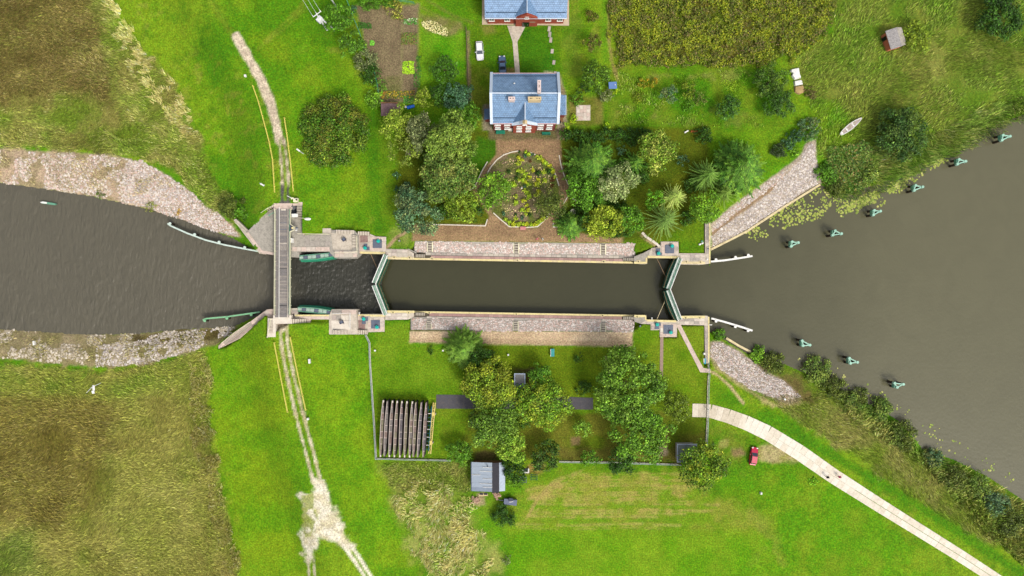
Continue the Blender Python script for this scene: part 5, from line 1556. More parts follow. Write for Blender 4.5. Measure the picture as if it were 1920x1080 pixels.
shrub('straw-coloured flowering bush at the top right of the vegetable garden', 738, 16, 17, 2.2, [(176, 160, 96), (150, 142, 70), (120, 132, 50)], .3, 8, 12)
shrub('blue-green bush in the upper left corner of the vegetable garden', 662, 17, 8, 1.6, 'blue', .26, 10, 8)
broadleaf('willow_tree', 'yellow-green feathery tree beside the brown shed roof', 745, 228, 30, 7, [(136, 154, 56), (120, 144, 48), (156, 166, 76)], 24, .4, 7)
broadleaf('garden_tree', 'small dark tree between the vegetable garden and the park', 772, 232, 16, 5, 'dark', 14)
broadleaf('bare_tree', 'thin tree with bare whitish branches at the western park edge', 762, 282, 30, 8, [(128, 144, 60), (150, 156, 84), (96, 120, 44)], 16, .36, 4.5, bark=M_BARKP, limbs=14)
broadleaf('park_tree', 'greyish tree behind the house trees, west park', 795, 252, 33, 9, 'grey', 26, .42, 7)
broadleaf('park_tree', 'tall pale green tree just west of the house terrace', 850, 258, 44, 14, [(130, 150, 74), (112, 136, 60), (150, 164, 88), (84, 112, 44)], 36, .46, 7, squash=1.0)
broadleaf('park_tree', 'large grey-green tree with pinkish leaf edges in the west park', 836, 330, 48, 12, [(96, 126, 62), (122, 142, 78), (150, 146, 92), (76, 108, 50)], 40, .46, 7, squash=.9)
broadleaf('park_tree', 'blue-green tree at the southwest corner of the park', 782, 392, 42, 9, 'teal', 34, .42, 7)
shrub('blue-green bush hanging over the western park edge', 762, 352, 10, 2.2, 'blue', .3, 10, 10)
shrub('round blue spruce bush at the western park edge', 746, 356, 9.5, 2.2, 'blue', .26, 12, 10)
shrub('small blue spruce bush above the round one, western park edge', 743, 329, 7, 1.8, 'blue', .26, 12, 8)
broadleaf('park_tree', 'yellow-green tree above the gravel terrace, west park', 868, 382, 32, 8, [(122, 142, 46), (100, 130, 38), (140, 152, 60)], 24, .42, 7)
broadleaf('park_tree', 'dark small tree beside the left arm of the gravel ring', 888, 392, 18, 5, 'dark', 14, .38, 8)
broadleaf('park_tree', 'bright green tree on the left half of the flower bed', 928, 357, 29, 7, 'light', 28, .4, 8)
broadleaf('park_tree', 'olive fine-leaved tree on the right half of the flower bed', 1035, 384, 26, 7, 'olive', 26, .36, 8)
broadleaf('garden_tree', 'dark green tree on the garden lawn east of the vegetable garden', 832, 128, 24, 6, [(62, 96, 34), (78, 116, 44)], 20, .4, 8)
broadleaf('garden_tree', 'blue-green tree beside the yard drive, west of the house', 858, 180, 26, 7, 'blue', 22, .4, 8)
broadleaf('garden_tree', 'yellowish tree by the blue barrel below the vegetable garden', 793, 184, 19, 5, [(134, 144, 56), (116, 132, 48)], 16, .38, 8)
broadleaf('garden_tree', 'green tree between the garden tree and the blue-green one', 826, 178, 22, 5.5, 'dark', 18, .38, 8)
broadleaf('garden_tree', 'leafy tree at the drive end, just west of the house corner', 880, 214, 22, 5.5, 'mid', 18, .4, 8)
# hedge and park east of the gravel ring
for i, (px, r_) in enumerate(((1062, 12), (1086, 14), (1110, 14), (1135, 13), (1160, 15), (1186, 16), (1210, 14))):
    shrub('dark hedge bush on the line below the orchard, %s from the house' % ('first', 'second', 'third', 'fourth', 'fifth', 'sixth', 'seventh')[i], px, 252 + (i % 3) * 2, r_, 2.6, 'dark', .34, 9, 14, 'hedge bushes below the orchard')
shrub('dark round bush at the hedge line right of the trampled strip', 1322, 252, 16, 2.6, 'dark', .34, 9, 14)
conifer('yew_tree', 'big dense conifer right of the gravel ring', 1114, 298, 48, 10, 'spruce', 10, 24, 1.5, .3, dens=1.3)
broadleaf('park_tree', 'deep green tree below the big conifer by the gravel ring', 1100, 358, 36, 8, 'mid', 28, .42, 8)
broadleaf('park_tree', 'silvery tree in the middle of the east park', 1162, 345, 37, 9, 'silver', 28, .4, 6.5)
broadleaf('park_tree', 'pale-tipped tree below the hedge in the east park', 1232, 280, 38, 9, [(110, 140, 48), (130, 156, 58), (90, 122, 38), (176, 172, 100)], 28, .4, 7.5)
conifer('spruce_tree', 'dark small spruce between the two pale-tipped park trees', 1196, 300, 26, 6, 'dark' if False else 'spruce', 8, 10, .5)
shrub('blue spruce bush between the conifers of the east park', 1165, 281, 9, 1.8, 'blue', .26, 12, 8)
shrub('round blue spruce bush alone on the east park lawn', 1281, 300, 9.5, 2.2, 'blue', .26, 12, 10)
conifer('fir_tree', 'pale whitish fir with bare spoke branches in the east park', 1273, 364, 25, 8, 'fir', 8, 12, .24, .1, power=.6)
conifer('fir_tree', 'star-shaped conifer by the stepping stones at the lower gates', 1257, 407, 40, 10, 'spruce', 8, 11, .3, .3, tip=(140, 160, 84), power=.7)
conifer('fir_tree', 'star-shaped conifer near the east end of the park', 1337, 322, 35, 9, 'spruce', 9, 12, .34, .3, tip=(130, 160, 70))
conifer('spruce_tree', 'broad dark green conifer at the cobbled slope by the north quay', 1404, 302, 54, 11, 'spruce', 11, 24, 1.4, .3, dens=1.3)
conifer('fir_tree', 'yellow-green spiky conifer over the corner of the cobbled slope', 1368, 358, 26, 7, 'spruce', 7, 10, .3, .3, tip=(150, 170, 70))
broadleaf('park_tree', 'light green tree by the quay below the spiky conifers', 1322, 388, 30, 7, 'light', 22, .4, 8)
broadleaf('park_tree', 'slim fresh green tree beside the pale fir', 1228, 374, 18, 6, [(112, 160, 40), (90, 140, 34)], 14, .38, 8)
broadleaf('park_tree', 'yellow-green tree over the gravel terrace, east park', 1135, 414, 33, 8, [(150, 162, 50), (124, 148, 42), (166, 172, 66)], 26, .42, 8)
broadleaf('park_tree', 'dark tree filling the gap left of the yellow-green one', 1105, 420, 20, 6, 'dark', 16, .38, 8)
conifer('spruce_tree', 'low spreading conifer over the gravel terrace beside the white ring', 1072, 418, 27, 6, 'spruce', 8, 18, 1.1, .35, dens=1.2)
broadleaf('park_tree', 'fresh green tree right of the yellow-green one', 1183, 410, 26, 7, 'mid', 20, .4, 8)
shrub('low juniper at the east end of the gravel terrace', 1168, 438, 16, 1.5, 'dark', .3, 9, 12, ry=.6)
shrub('grey-green hedge along the head of the cobbled slope, upper part', 1519, 240, 24, 2.5, 'teal', .34, 9, 26, ry=.8, rot=.6, cr=(.2, .3))
shrub('blue-green hedge along the head of the cobbled slope, middle part', 1490, 260, 24, 2.5, 'blue', .34, 9, 26, ry=.6, rot=.7, cr=(.2, .3))
shrub('dark hedge at the foot of the cobbled slope hedge row', 1462, 280, 16, 2.3, [(60, 78, 54), (84, 98, 74), (50, 70, 40)], .34, 9, 18, ry=.8)
shrub('bright green bush in front of the hedge by the cobbled slope', 1492, 284, 8, 1.4, 'light', .28, 10, 8)
# house surroundings and orchard
broadleaf('garden_tree', 'green tree at the north side, left of the blue kiosk', 1116, 146, 27, 7, [(84, 116, 34), (104, 134, 44), (70, 100, 30)], 22, .4, 8)
broadleaf('garden_tree', 'brownish tree in the strip below the top garden', 1108, 78, 17, 4.5, [(110, 96, 56), (96, 100, 46)], 14, .34, 8)
shrub('brown faded bush at the top of the garden strip', 1110, 28, 12, 2, 'brown', .3, 9, 10)
shrub('dark green bush beside the concrete square', 1094, 166, 12, 2.4, 'dark', .3, 9, 10)
shrub('green bush above the concrete square, nearest the house', 1082, 183, 12, 1.8, 'mid', .3, 9, 10)
shrub('grey bush below the blue kiosk', 1136, 178, 13, 2.4, 'grey', .3, 9, 12)
for i, (px, py) in enumerate(((1152, 170), (1076, 222), (1062, 237), (1138, 236))):
    shrub('bright yellow ball-shaped shrub %s' % ('directly under the blue kiosk', 'left of the concrete square', 'at the end of the house path', 'at the orchard corner of the hedge')[i], px, py, 7, 1.4, 'lime', .24, 14, 8)
shrub('orange-yellow bush in the orchard, left of the pair', 1205, 156, 10, 1.6, [(150, 140, 30), (170, 130, 40), (110, 130, 30)], .28, 10, 8)
shrub('orange-yellow bush in the orchard, right of the pair', 1223, 155, 11, 1.6, [(150, 140, 30), (190, 140, 40), (110, 130, 30)], .28, 10, 8)
shrub('ring-shaped yellowish bush below the orange pair', 1199, 181, 11, 1.2, [(130, 136, 40), (110, 124, 34)], .26, 10, 9)
broadleaf('fruit_tree', 'grey-green fruit tree in the orchard, first from the left', 1253, 176, 18, 4, 'teal', 16, .32, 8)
broadleaf('fruit_tree', 'yellowish fruit tree in the orchard, second from the left', 1292, 168, 15, 3.8, [(130, 140, 44), (104, 124, 36)], 14, .32, 8)
broadleaf('fruit_tree', 'small fruit tree in the orchard, third from the left', 1312, 186, 13, 3.5, 'olive', 12, .32, 7)
broadleaf('fruit_tree', 'dark fruit tree in the orchard, fourth from the left', 1366, 196, 23, 4.5, [(60, 96, 42), (82, 116, 58), (50, 84, 36)], 20, .34, 8)
broadleaf('fruit_tree', 'dark tree left of the white sheets', 1450, 148, 29, 5.5, [(58, 88, 30), (78, 108, 40), (96, 116, 50)], 24, .36, 8)
broadleaf('fruit_tree', 'dark tree below the white sheets', 1464, 194, 26, 5, [(56, 90, 36), (80, 112, 52), (66, 96, 40)], 22, .36, 8)
shrub('low green bush in the orchard grass', 1288, 200, 10, 1.2, 'mid', .28, 9, 8)
shrub('purple-brown bush below the brown sheet', 1522, 172, 11, 1.5, [(110, 92, 70), (96, 90, 56)], .28, 8, 9)
broadleaf('shore_tree', 'dark tree above the reeds near the white boat', 1696, 246, 44, 7, [(50, 82, 40), (74, 104, 56), (104, 122, 60), (64, 90, 44)], 36, .42, 7.5)
broadleaf('elder_tree', 'yellow-green bushy tree right beside the brick hut', 1722, 66, 28, 4, [(134, 150, 48), (112, 134, 40), (150, 160, 60)], 24, .38, 8)
broadleaf('shore_tree', 'dark tree cut by the upper right corner', 1884, 20, 40, 6, 'dark', 30, .42, 8)
shrub('grey-green bush on the north bank beside the wing wall', 432, 384, 22, 2.6, 'olive', .34, 8, 18)
shrub('green weed bush below the grey-green one at the wing wall', 452, 398, 14, 1.6, 'mid', .3, 8, 12)
shrub('yellowish bush at the water edge of the north bank', 270, 385, 11, 1.2, [(150, 148, 84), (130, 136, 70)], .26, 9, 9)
shrub('small green bush at the water edge, left of the yellowish one', 175, 363, 8, 1, [(120, 130, 80), (100, 120, 60)], .24, 9, 7)
shrub('orange-yellow weed clump at the water edge of the north bank', 326, 396, 6, .7, [(220, 170, 70), (200, 150, 60)], .22, 10, 6)
# the garden south of the lock
conifer('spruce_tree', 'light green conifer below the gravel strip, south garden', 866, 657, 37, 8, 'spruce', 9, 22, 1.3, .3, tip=(126, 160, 50), dens=1.3)
shrub('small dark round bush below the gravel strip, left', 810, 656, 8.5, 1.6, 'dark', .26, 11, 8)
shrub('small dark round bush in the middle of the south lawn', 1085, 672, 9, 1.8, 'dark', .26, 11, 8)
shrub('dark bush beside the asphalt path, left of the giant tree', 1095, 728, 14, 2.2, 'dark', .3, 9, 12)
broadleaf('maple_tree', 'big yellowing tree left of the grey pavilion roof', 920, 722, 47, 10, 'yellow', 40, .42, 7.5)
broadleaf('maple_tree', 'dark tree top between the conifer and the yellowing tree', 905, 682, 28, 7, 'dark', 20, .4, 7)
broadleaf('maple_tree', 'thin-leaved tree south of the asphalt path, left of centre', 925, 792, 47, 10, [(86, 118, 44), (112, 144, 56), (134, 160, 70), (70, 100, 40)], 36, .42, 6.0, limbs=12, bark=M_BARKP)
broadleaf('maple_tree', 'bright tree crown overhanging the tin shed', 958, 836, 34, 8, [(134, 166, 56), (158, 178, 76), (104, 142, 44)], 26, .42, 7)
broadleaf('maple_tree', 'spreading green tree right of the grey pavilion roof', 1018, 760, 46, 9, [(112, 150, 42), (134, 164, 54), (92, 132, 36), (160, 164, 60)], 40, .42, 7.5)
broadleaf('maple_tree', 'smaller green tree just above the pavilion roof', 1010, 705, 24, 7, 'mid', 20, .4, 7.5)
broadleaf('oak_tree', 'giant tree covering the middle of the south garden, upper crown', 1180, 728, 68, 14, [(96, 134, 46), (118, 152, 56), (80, 116, 40), (140, 166, 76)], 70, .46, 7.0, cr=(.17, .27))
broadleaf('oak_tree', 'giant tree of the south garden, lower crown over the bottom fence', 1202, 810, 56, 12, [(98, 138, 44), (122, 158, 54), (84, 120, 40)], 52, .44, 7.0, cr=(.19, .3))
broadleaf('oak_tree', 'olive tree at the slab road end, right of the giant tree', 1270, 764, 27, 8, [(130, 144, 56), (112, 130, 48), (98, 116, 40)], 22, .4, 7.5)
broadleaf('chestnut_tree', 'green and yellow tree over the grey garage roof', 1318, 874, 41, 9, [(92, 124, 36), (116, 146, 46), (74, 104, 30), (160, 160, 50)], 36, .42, 7.5)
broadleaf('lime_tree', 'dark round tree on the bottom fence under the giant tree', 1165, 866, 27, 6, 'dark', 24, .38, 9)
broadleaf('lime_tree', 'small leafy tree on the bottom fence', 1111, 858, 18, 4, 'mid', 14, .36, 7)
broadleaf('lime_tree', 'dark round tree at the left end of the bottom fence', 1024, 858, 28, 6, [(52, 82, 28), (66, 98, 36), (90, 100, 40)], 24, .38, 9)
broadleaf('lime_tree', 'dark tree hidden behind the bright crown by the shed', 966, 882, 24, 5, 'dark', 18, .38, 8)
broadleaf('lime_tree', 'green tree left of the tin shed', 862, 846, 24, 5, 'mid', 20, .38, 8)
shrub('yellow-green bush between the fence and the tin shed', 872, 868, 13, 2.2, 'light', .3, 9, 10)
shrub('round dark bush alone below the tin shed', 945, 969, 20, 3, 'dark', .32, 10, 18)
broadleaf('young_tree', 'young pale green tree in a bare soil ring, south garden', 1093, 800, 20, 4, [(136, 168, 70), (120, 158, 60)], 14, .34, 6)
shrub('small grey bush in the field below the round dark bush', 950, 1052, 9, 1.2, 'grey', .26, 8, 8)
shrub('light green bush right of the shed among junk', 975, 905, 12, 1.8, 'mid', .28, 9, 9)
shrub('yellow-green bush at the right wall of the tin shed', 956, 900, 12, 2.2, 'light', .3, 9, 9)
shrub('fresh green weed patch beside the slab road', 1527, 903, 9, .6, [(140, 196, 50), (120, 176, 40)], .28, 7, 8)
# willow and reed bushes on the south shore
for i, (px, py, r_, pal_, lab) in enumerate((
    (1356, 628, 10, 'mid', 'lone green bush at the corner of the south quay'),
    (1432, 668, 15, 'light', 'first yellow-green bush on the south shore from the quay'),
    (1460, 684, 20, 'olive', 'second olive bush on the south shore from the quay'),
    (1545, 700, 25, 'reed', 'big grey-green bush leaning over the water on the south shore'),
    (1578, 730, 22, 'olive', 'olive bush right after the big grey-green one on the south shore'),
    (1606, 760, 22, 'reed', 'grey-green bush in the middle of the south shore'),
    (1625, 748, 16, 'olive', 'small olive bush at the waterline, middle of the south shore'),
    (1664, 776, 25, 'reed', 'grey-green bush before the gap in the south shore'),
    (1706, 822, 25, 'olive', 'olive bush at the gap in the south shore'),
    (1768, 868, 18, 'teal', 'dark bush past the gap in the south shore'),
    (1800, 900, 22, 'olive', 'olive bush halfway to the lower right corner'),
    (1846, 920, 25, 'reed', 'grey-green bush near the right edge, south shore'),
    (1880, 948, 24, 'teal', 'dark bush near the right edge, south shore'),
    (1905, 985, 24, 'olive', 'olive bush at the right edge, south shore'),
    (1560, 318, 20, 'mid', 'green bush at the end of the cobbled slope, north shore'),
    (1585, 345, 18, 'olive', 'olive bush at the waterline, north shore near the slope'),
    (1640, 318, 20, 'reed', 'grey-green bush in the reeds of the north shore'))):
    shrub(lab, px, py, r_, 1.8 if r_ < 18 else 2.6, pal_, .36, 8, 18, squash=.7)

# added dark bushes standing in for the shade between the trees
for i, (px, py, r_, lab) in enumerate((
    (1080, 328, 17, 'added dark shade-filler bush between the big conifer and the gravel ring'), (1140, 318, 18, 'added dark shade-filler bush between the big conifer and the silvery tree'),
    (1178, 306, 18, 'added dark shade-filler bush below the blue spruce bush, east park'), (1205, 325, 18, 'added dark shade-filler bush left of the pale-tipped tree'),
    (1132, 385, 17, 'added dark shade-filler bush below the silvery tree'), (1163, 392, 16, 'added dark shade-filler bush beside the thin white edging'),
    (1088, 396, 15, 'added dark shade-filler bush right of the white ring'), (1150, 430, 16, 'added dark shade-filler bush at the terrace edge under the yellow-green tree'),
    (1300, 345, 16, 'added dark shade-filler bush between the pale fir and the star conifer'), (1360, 330, 20, 'added dark shade-filler bush between the star conifer and the broad conifer'),
    (1292, 408, 14, 'added dark shade-filler bush right of the stepping-stone conifer'), (1385, 345, 18, 'added dark shade-filler bush at the foot of the broad conifer'),
    (808, 300, 20, 'added dark shade-filler bush among the west park trees, upper'), (800, 350, 18, 'added dark shade-filler bush among the west park trees, middle'),
    (838, 398, 18, 'added dark shade-filler bush among the west park trees, lower'), (905, 700, 20, 'added dark shade-filler bush under the yellowing tree'), (985, 785, 16, 'added dark shade-filler bush between the two south garden trees'))):
    shrub(lab, px, py, r_, 2.2, [(50, 84, 22), (64, 100, 28), (78, 112, 34)], .34, 8, 14)
# ------------------------------------------------------------------ paths
M_ASPH = mat('asphalt', C(92, 90, 96), .9, (5, .2), (8, .3), dirt=(1.2, C(120, 112, 104), .6))
M_SLABR = [mat('road_slab_a', C(248, 236, 214), .9, (2.5, .1), (6, .2), dirt=(.8, C(200, 184, 158), .6)), mat('road_slab_b', C(255, 246, 228), .9, (2.5, .08), (6, .2), dirt=(.9, C(214, 198, 170), .5)), mat('road_slab_c', C(234, 220, 196), .9, (2.5, .12), (6, .2), dirt=(1.1, C(180, 164, 140), .6))]
M_SOILJ = mat('soil_joint', C(170, 138, 96), .95, (4, .3))
def sheet(name, label, poly, z, m):
    o = MB().prism(PW(poly, z), z - .5, z).build(name, m)
    return tag(o, label, kind='structure')
sheet('path', 'dark asphalt path through the south garden', [(818, 740), (1000, 742), (1112, 746), (1112, 768), (1000, 767), (818, 766)], .06, M_ASPH)
gp = sheet('path', 'concrete path from the lower gates to the garden fence', [(1266, 606), (1274, 604), (1306, 667), (1319, 690), (1332, 692), (1332, 699), (1313, 698), (1300, 672)], .07, M_CONC_P)
sheet('path', 'narrow brick path south of the gate platform', [(1238, 632), (1244, 632), (1243, 706), (1237, 706)], .06, mat('path_brick', C(176, 150, 132), .9, (3, .2), (6, .3)))
sheet('path', 'concrete apron and path below the northern house', [(951, 48), (986, 48), (974, 71), (970, 78), (975, 138), (966, 138), (961, 78)], .06, M_CONC)
pv = sheet('path', 'pale paving around the northern house', [(904, 0), (1067, 0), (1067, 48), (904, 46)], .05, mat('yard_concrete', C(222, 202, 170), .9, (2.5, .14), (6, .2), dirt=(.9, C(176, 154, 124), .6)))
for i in range(9):
    t = i / 8
    if i in (0, 1, 2, 4, 6, 8):
        piece('paving_slab', pv, random.choice(M_SLAB), W3(1030 + 11 * t + random.uniform(-.5, .5), 54 + 84 * t, .05), (.65, 1.2 if i < 3 else 1.0, .1), -.12 + random.uniform(-.06, .06))
sq = sheet('terrace', 'square cobbled terrace right of the main house', [(1080, 197), (1107, 197), (1107, 226), (1080, 226)], .06, M_CONC)
slabs(sq, 1081, 198, 1106, 225, .08, 4, 4, [M_WHITEC, M_SLAB[2], M_CONC_P])
for i, (px, py, w_) in enumerate(((1206, 438, .7), (1210.5, 443, .9), (1216, 447, .7), (1221, 450.5, 1.0), (1227, 454.5, 1.0), (1234, 460, 1.4))):
    tag(piece('stepping_stone', None, M_WHITEC, W3(px, py, .04), (w_, .55, .1), -.75),
        '%s flat stepping stone from the conifer to the north gate platform' % ('first', 'second', 'third', 'fourth', 'fifth', 'last and largest')[i], 'stepping stone', 'stepping stones by the lower gates')
# slab road
road = sheet('road', 'pale concrete slab road leading to the lower right', [(1290, 758), (1292, 758), (1292, 760), (1290, 760)], .02, M_SOILJ)
RC = [(1292, 769), (1330, 770), (1365, 780), (1400, 793), (1440, 812), (1500, 849), (1560, 891), (1640, 942), (1720, 992), (1800, 1042), (1880, 1094), (1960, 1148), (2040, 1204)]
RWD = [25, 25, 26, 27, 28, 29, 28, 26, 24, 23, 22, 22, 22]
def along(line, s):
    for (a, b) in zip(line[:-1], line[1:]):
        L_ = math.hypot(b[0] - a[0], b[1] - a[1])
        if s <= L_:
            return a[0] + (b[0] - a[0]) * s / L_, a[1] + (b[1] - a[1]) * s / L_
        s -= L_
    return line[-1]
tot = sum(math.hypot(b[0] - a[0], b[1] - a[1]) for a, b in zip(RC[:-1], RC[1:]))
s_ = 6.0
while s_ < tot - 20:
    q, q2 = along(RC, s_), along(RC, s_ + 11.5)
    mx_, my_ = (q[0] + q2[0]) / 2, (q[1] + q2[1]) / 2
    w_ = float(np.interp(mx_, [p[0] for p in RC], RWD))
    g = GP(mx_, my_)
    ang = math.atan2(-(q2[1] - q[1]), q2[0] - q[0])
    zc = max(gz(g.x + dx, g.y + dy) for dx in (-.8, .8) for dy in (-.8, .8)) - .03
    if mx_ < 1450:
        piece('road_slab', road, random.choice(M_SLABR[::2] if mx_ < 1380 else M_SLABR), (g.x, g.y, zc), (11.5 / 8 - .03, w_ / 8, .22), ang)
    else:
        nrm = Vector((-math.sin(ang), math.cos(ang), 0))
        for sd in (-1, 1):
            gap = .1 if mx_ > 1600 else .03
            c = g + nrm * sd * (w_ / 32 + gap / 4)
            piece('road_slab', road, random.choice(M_SLABR[:2]), (c.x, c.y, zc + random.uniform(-.012, .012)), (11.5 / 8 - .02, w_ / 16 - gap / 2, .22), ang + random.uniform(-.006, .006))
    s_ += 11.5
# white kerbs of the park
M_KERB = mat('white_kerb', C(246, 236, 216), .8, (4, .1))
for lab, pts in (
    ('curved white kerb on the upper left edge of the flower bed', [(912, 332), (915, 322), (921, 312), (932, 299), (945, 290), (960, 285), (972, 283)]),
    ('curved white kerb on the upper right edge of the flower bed', [(994, 285.5), (1004, 290), (1014, 296), (1025, 303), (1035, 313), (1042, 328), (1048, 348)]),
    ('white kerb on the left side of the gravel ring', [(880, 358), (888, 352), (895, 340), (903, 322), (914, 303)]),
    ('white kerb on the right side of the gravel ring', [(1048.5, 291), (1052, 310), (1058, 330), (1066, 347), (1073.5, 356.5)]),
    ('white kerb on the lower left edge of the flower bed', [(925, 399), (938, 411), (955, 425), (973, 425.5)]),
    ('white kerb on the lower right edge of the flower bed', [(986, 426.5), (1008, 425), (1020, 414), (1030, 401)]),
    ('long white kerb along the lawn above the gravel terrace', [(796, 420.5), (860, 422), (910, 423.5), (914, 411)]),
    ('short white corner kerb beside the spreading conifer', [(1037.5, 419), (1037.5, 425.5), (1050, 426)]),
    ('thin white edging between the east park trees, left piece', [(1074, 372.5), (1090, 381), (1106, 388)]),
    ('thin white edging between the east park trees, right piece', [(1158, 397), (1170, 403), (1180, 407)]),
    ('thin white edging left of the white ring', [(1064, 369), (1056, 383)])):
    tag(MB().ribbon([W(*p, .15) for p in pts], .22, -.3, .16).build('kerb', M_KERB), lab, 'kerb')

# ------------------------------------------------------------------ buildings
def tile_roof(name, c1, c2):
    m, nt, b = nodes_of(name)
    N, L = nt.nodes, nt.links
    geo = N.new('ShaderNodeNewGeometry')
    br = N.new('ShaderNodeTexBrick')
    br.inputs['Scale'].default_value = 1.0
    br.inputs['Brick Width'].default_value = .55
    br.inputs['Row Height'].default_value = .38
    br.inputs['Mortar Size'].default_value = .05
    br.inputs['Color1'].default_value = (*c1, 1); br.inputs['Color2'].default_value = (*c2, 1)
    br.inputs['Mortar'].default_value = (*[v * .62 for v in c1], 1)
    L.new(geo.outputs['Position'], br.inputs['Vector'])
    t = N.new('ShaderNodeTexNoise'); t.inputs['Scale'].default_value = 1.2; t.inputs['Detail'].default_value = 6
    L.new(geo.outputs['Position'], t.inputs['Vector'])
    mr = N.new('ShaderNodeMapRange'); mr.inputs['From Min'].default_value = .3; mr.inputs['From Max'].default_value = .7
    mr.inputs['To Min'].default_value = .78; mr.inputs['To Max'].default_value = 1.18
    L.new(t.outputs['Fac'], mr.inputs['Value'])
    v = N.new('ShaderNodeVectorMath'); v.operation = 'SCALE'
    L.new(br.outputs['Color'], v.inputs[0]); L.new(mr.outputs[0], v.inputs['Scale'])
    L.new(v.outputs[0], b.inputs['Base Color'])
    bp = N.new('ShaderNodeBump'); bp.inputs['Strength'].default_value = .5; bp.inputs['Distance'].default_value = .06
    bp.invert = True
    L.new(br.outputs['Fac'], bp.inputs['Height']); L.new(bp.outputs[0], b.inputs['Normal'])
    b.inputs['Roughness'].default_value = .6
    MATS[name] = m
    return m
M_TILE = tile_roof('blue_roof_tile', C(128, 164, 202), C(114, 152, 192))
M_TILE2 = tile_roof('pale_blue_roof_tile', C(146, 180, 218), C(134, 170, 210))
M_BRICK = mat('red_brick', C(176, 84, 62), .9, (5, .2), (12, .4), dirt=(1.2, C(140, 60, 46), .6))
M_BRICKD = mat('dark_red_brick', C(142, 64, 56), .9, (5, .2), (12, .4), dirt=(1.2, C(110, 46, 42), .6))
M_TRIM = mat('white_blue_trim', C(222, 234, 248), .6, (3, .06))
M_PANE = mat('window_pane', C(232, 234, 238), .1, (3, .1), spec=.6)
M_DARK = mat('dark_glass', C(30, 32, 36), .1, spec=.6)
M_CHIM = mat('pinkish_render', C(236, 214, 206), .8, (4, .1))
M_CHIMY = mat('yellow_render', C(228, 202, 154), .8, (4, .12))
M_WOOD = mat('brown_wood', C(150, 108, 72), .85, (5, .2), (8, .3))

def slab_roof(name, parent, pts, th, m):
    """a sloping roof slab from its four upper corners"""
    v = [Vector(p) for p in pts]
    lo = [p - Vector((0, 0, th)) for p in v]
    return MB().add(v + lo, [(0, 1, 2, 3), (7, 6, 5, 4), (0, 4, 5, 1), (1, 5, 6, 2), (2, 6, 7, 3), (3, 7, 4, 0)]).build(name, m, parent)

def window(parent, x, y, z, w, h, m=None, n=(0, -1)):
    """a framed window on a south-facing wall"""
    f = MB().box((x, y - .05, z), (w, .14, h)).box((x, y - .12, z - h / 2 - .06), (w + .2, .3, .1)).build('window', M_WHITE, parent)
    WLOC[f.name] = Vector((0, 0, 0))
    off = -f.location
    for s in (-1, 1):
        p = MB().box((x + s * w * .22, y - .13, z), (w * .36, .03, h * .8)).build('pane', m or M_PANE)
        p.parent = f
    return f

# main house
ze, zr_ = 8.5, 12.5
hx0, hx1 = W(922, 0, ze)[0], W(1046, 0, ze)[0]
yN, yS = W(0, 138, ze)[1], W(0, 231, ze)[1]
yR = (yN + yS) / 2
H1 = thing('brick_house', 'red brick house with blue tiled roof between the yard and the flower bed', 'house', ((hx0 + hx1) / 2, yR, 0))
wy0, wy1, wx0, wx1 = yS + .35, yN - .35, hx0 + .25, hx1 - .25
b = MB().prism([(wx0, wy0), (wx1, wy0), (wx1, wy1), (wx0, wy1)], -.3, ze)
b.build('wall', M_BRICKD, H1)
for xx in (wx0, wx1):
    b = MB()
    s = .15
    b.add([(xx - s, wy0, ze), (xx + s, wy0, ze), (xx + s, wy1, ze), (xx - s, wy1, ze), (xx - s, yR, zr_ - .2), (xx + s, yR, zr_ - .2)],
          [(0, 1, 5, 4), (4, 5, 2, 3), (1, 2, 5), (0, 4, 3), (0, 3, 2, 1)])
    b.build('gable_wall', M_BRICKD, H1)
slab_roof('roof_slope', H1, [(hx0, yR, zr_), (hx0, yS, ze), (hx1, yS, ze), (hx1, yR, zr_)], .2, M_TILE)
slab_roof('roof_slope', H1, [(hx1, yR, zr_), (hx1, yN, ze), (hx0, yN, ze), (hx0, yR, zr_)], .2, M_TILE2)
MB().box(((hx0 + hx1) / 2, yR, zr_ + .02), (hx1 - hx0, .25, .14)).build('ridge_cap', M_TRIM, H1)
for xx in (hx0 - .05, hx1 + .05):
    for ya, yb in ((yS - .15, yR), (yN + .35, yR)):
        d = yb - ya
        a_ = Vector((xx, ya, ze + .12 - (.1 if abs(ya - yS) < 1 else .2)))
        c_ = Vector((xx, yb, zr_ + .3))
        MB().add([a_ + Vector((-.3, 0, .1)), a_ + Vector((.3, 0, .1)), c_ + Vector((.3, 0, .1)), c_ + Vector((-.3, 0, .1)),
                  a_ + Vector((-.3, 0, -.4)), a_ + Vector((.3, 0, -.4)), c_ + Vector((.3, 0, -.4)), c_ + Vector((-.3, 0, -.4))],
                 [(0, 1, 2, 3), (7, 6, 5, 4), (0, 4, 5, 1), (1, 5, 6, 2), (2, 6, 7, 3), (3, 7, 4, 0)]).build('gable_coping', M_TRIM, H1)
for ya, zz in ((yS + .9, ze + .85), (yN - .75, ze + .75)):
    MB().box(((hx0 + hx1) / 2, ya, zz), (hx1 - hx0 - .8, .08, .14)).build('snow_guard', mat('snow_guard', C(52, 78, 104), .5), H1)
for ya in (yS - .08, yN + .08):
    MB().box(((hx0 + hx1) / 2, ya, ze - .12), (hx1 - hx0 - .2, .2, .16)).build('gutter', mat('pink_gutter', C(226, 190, 190), .5), H1)
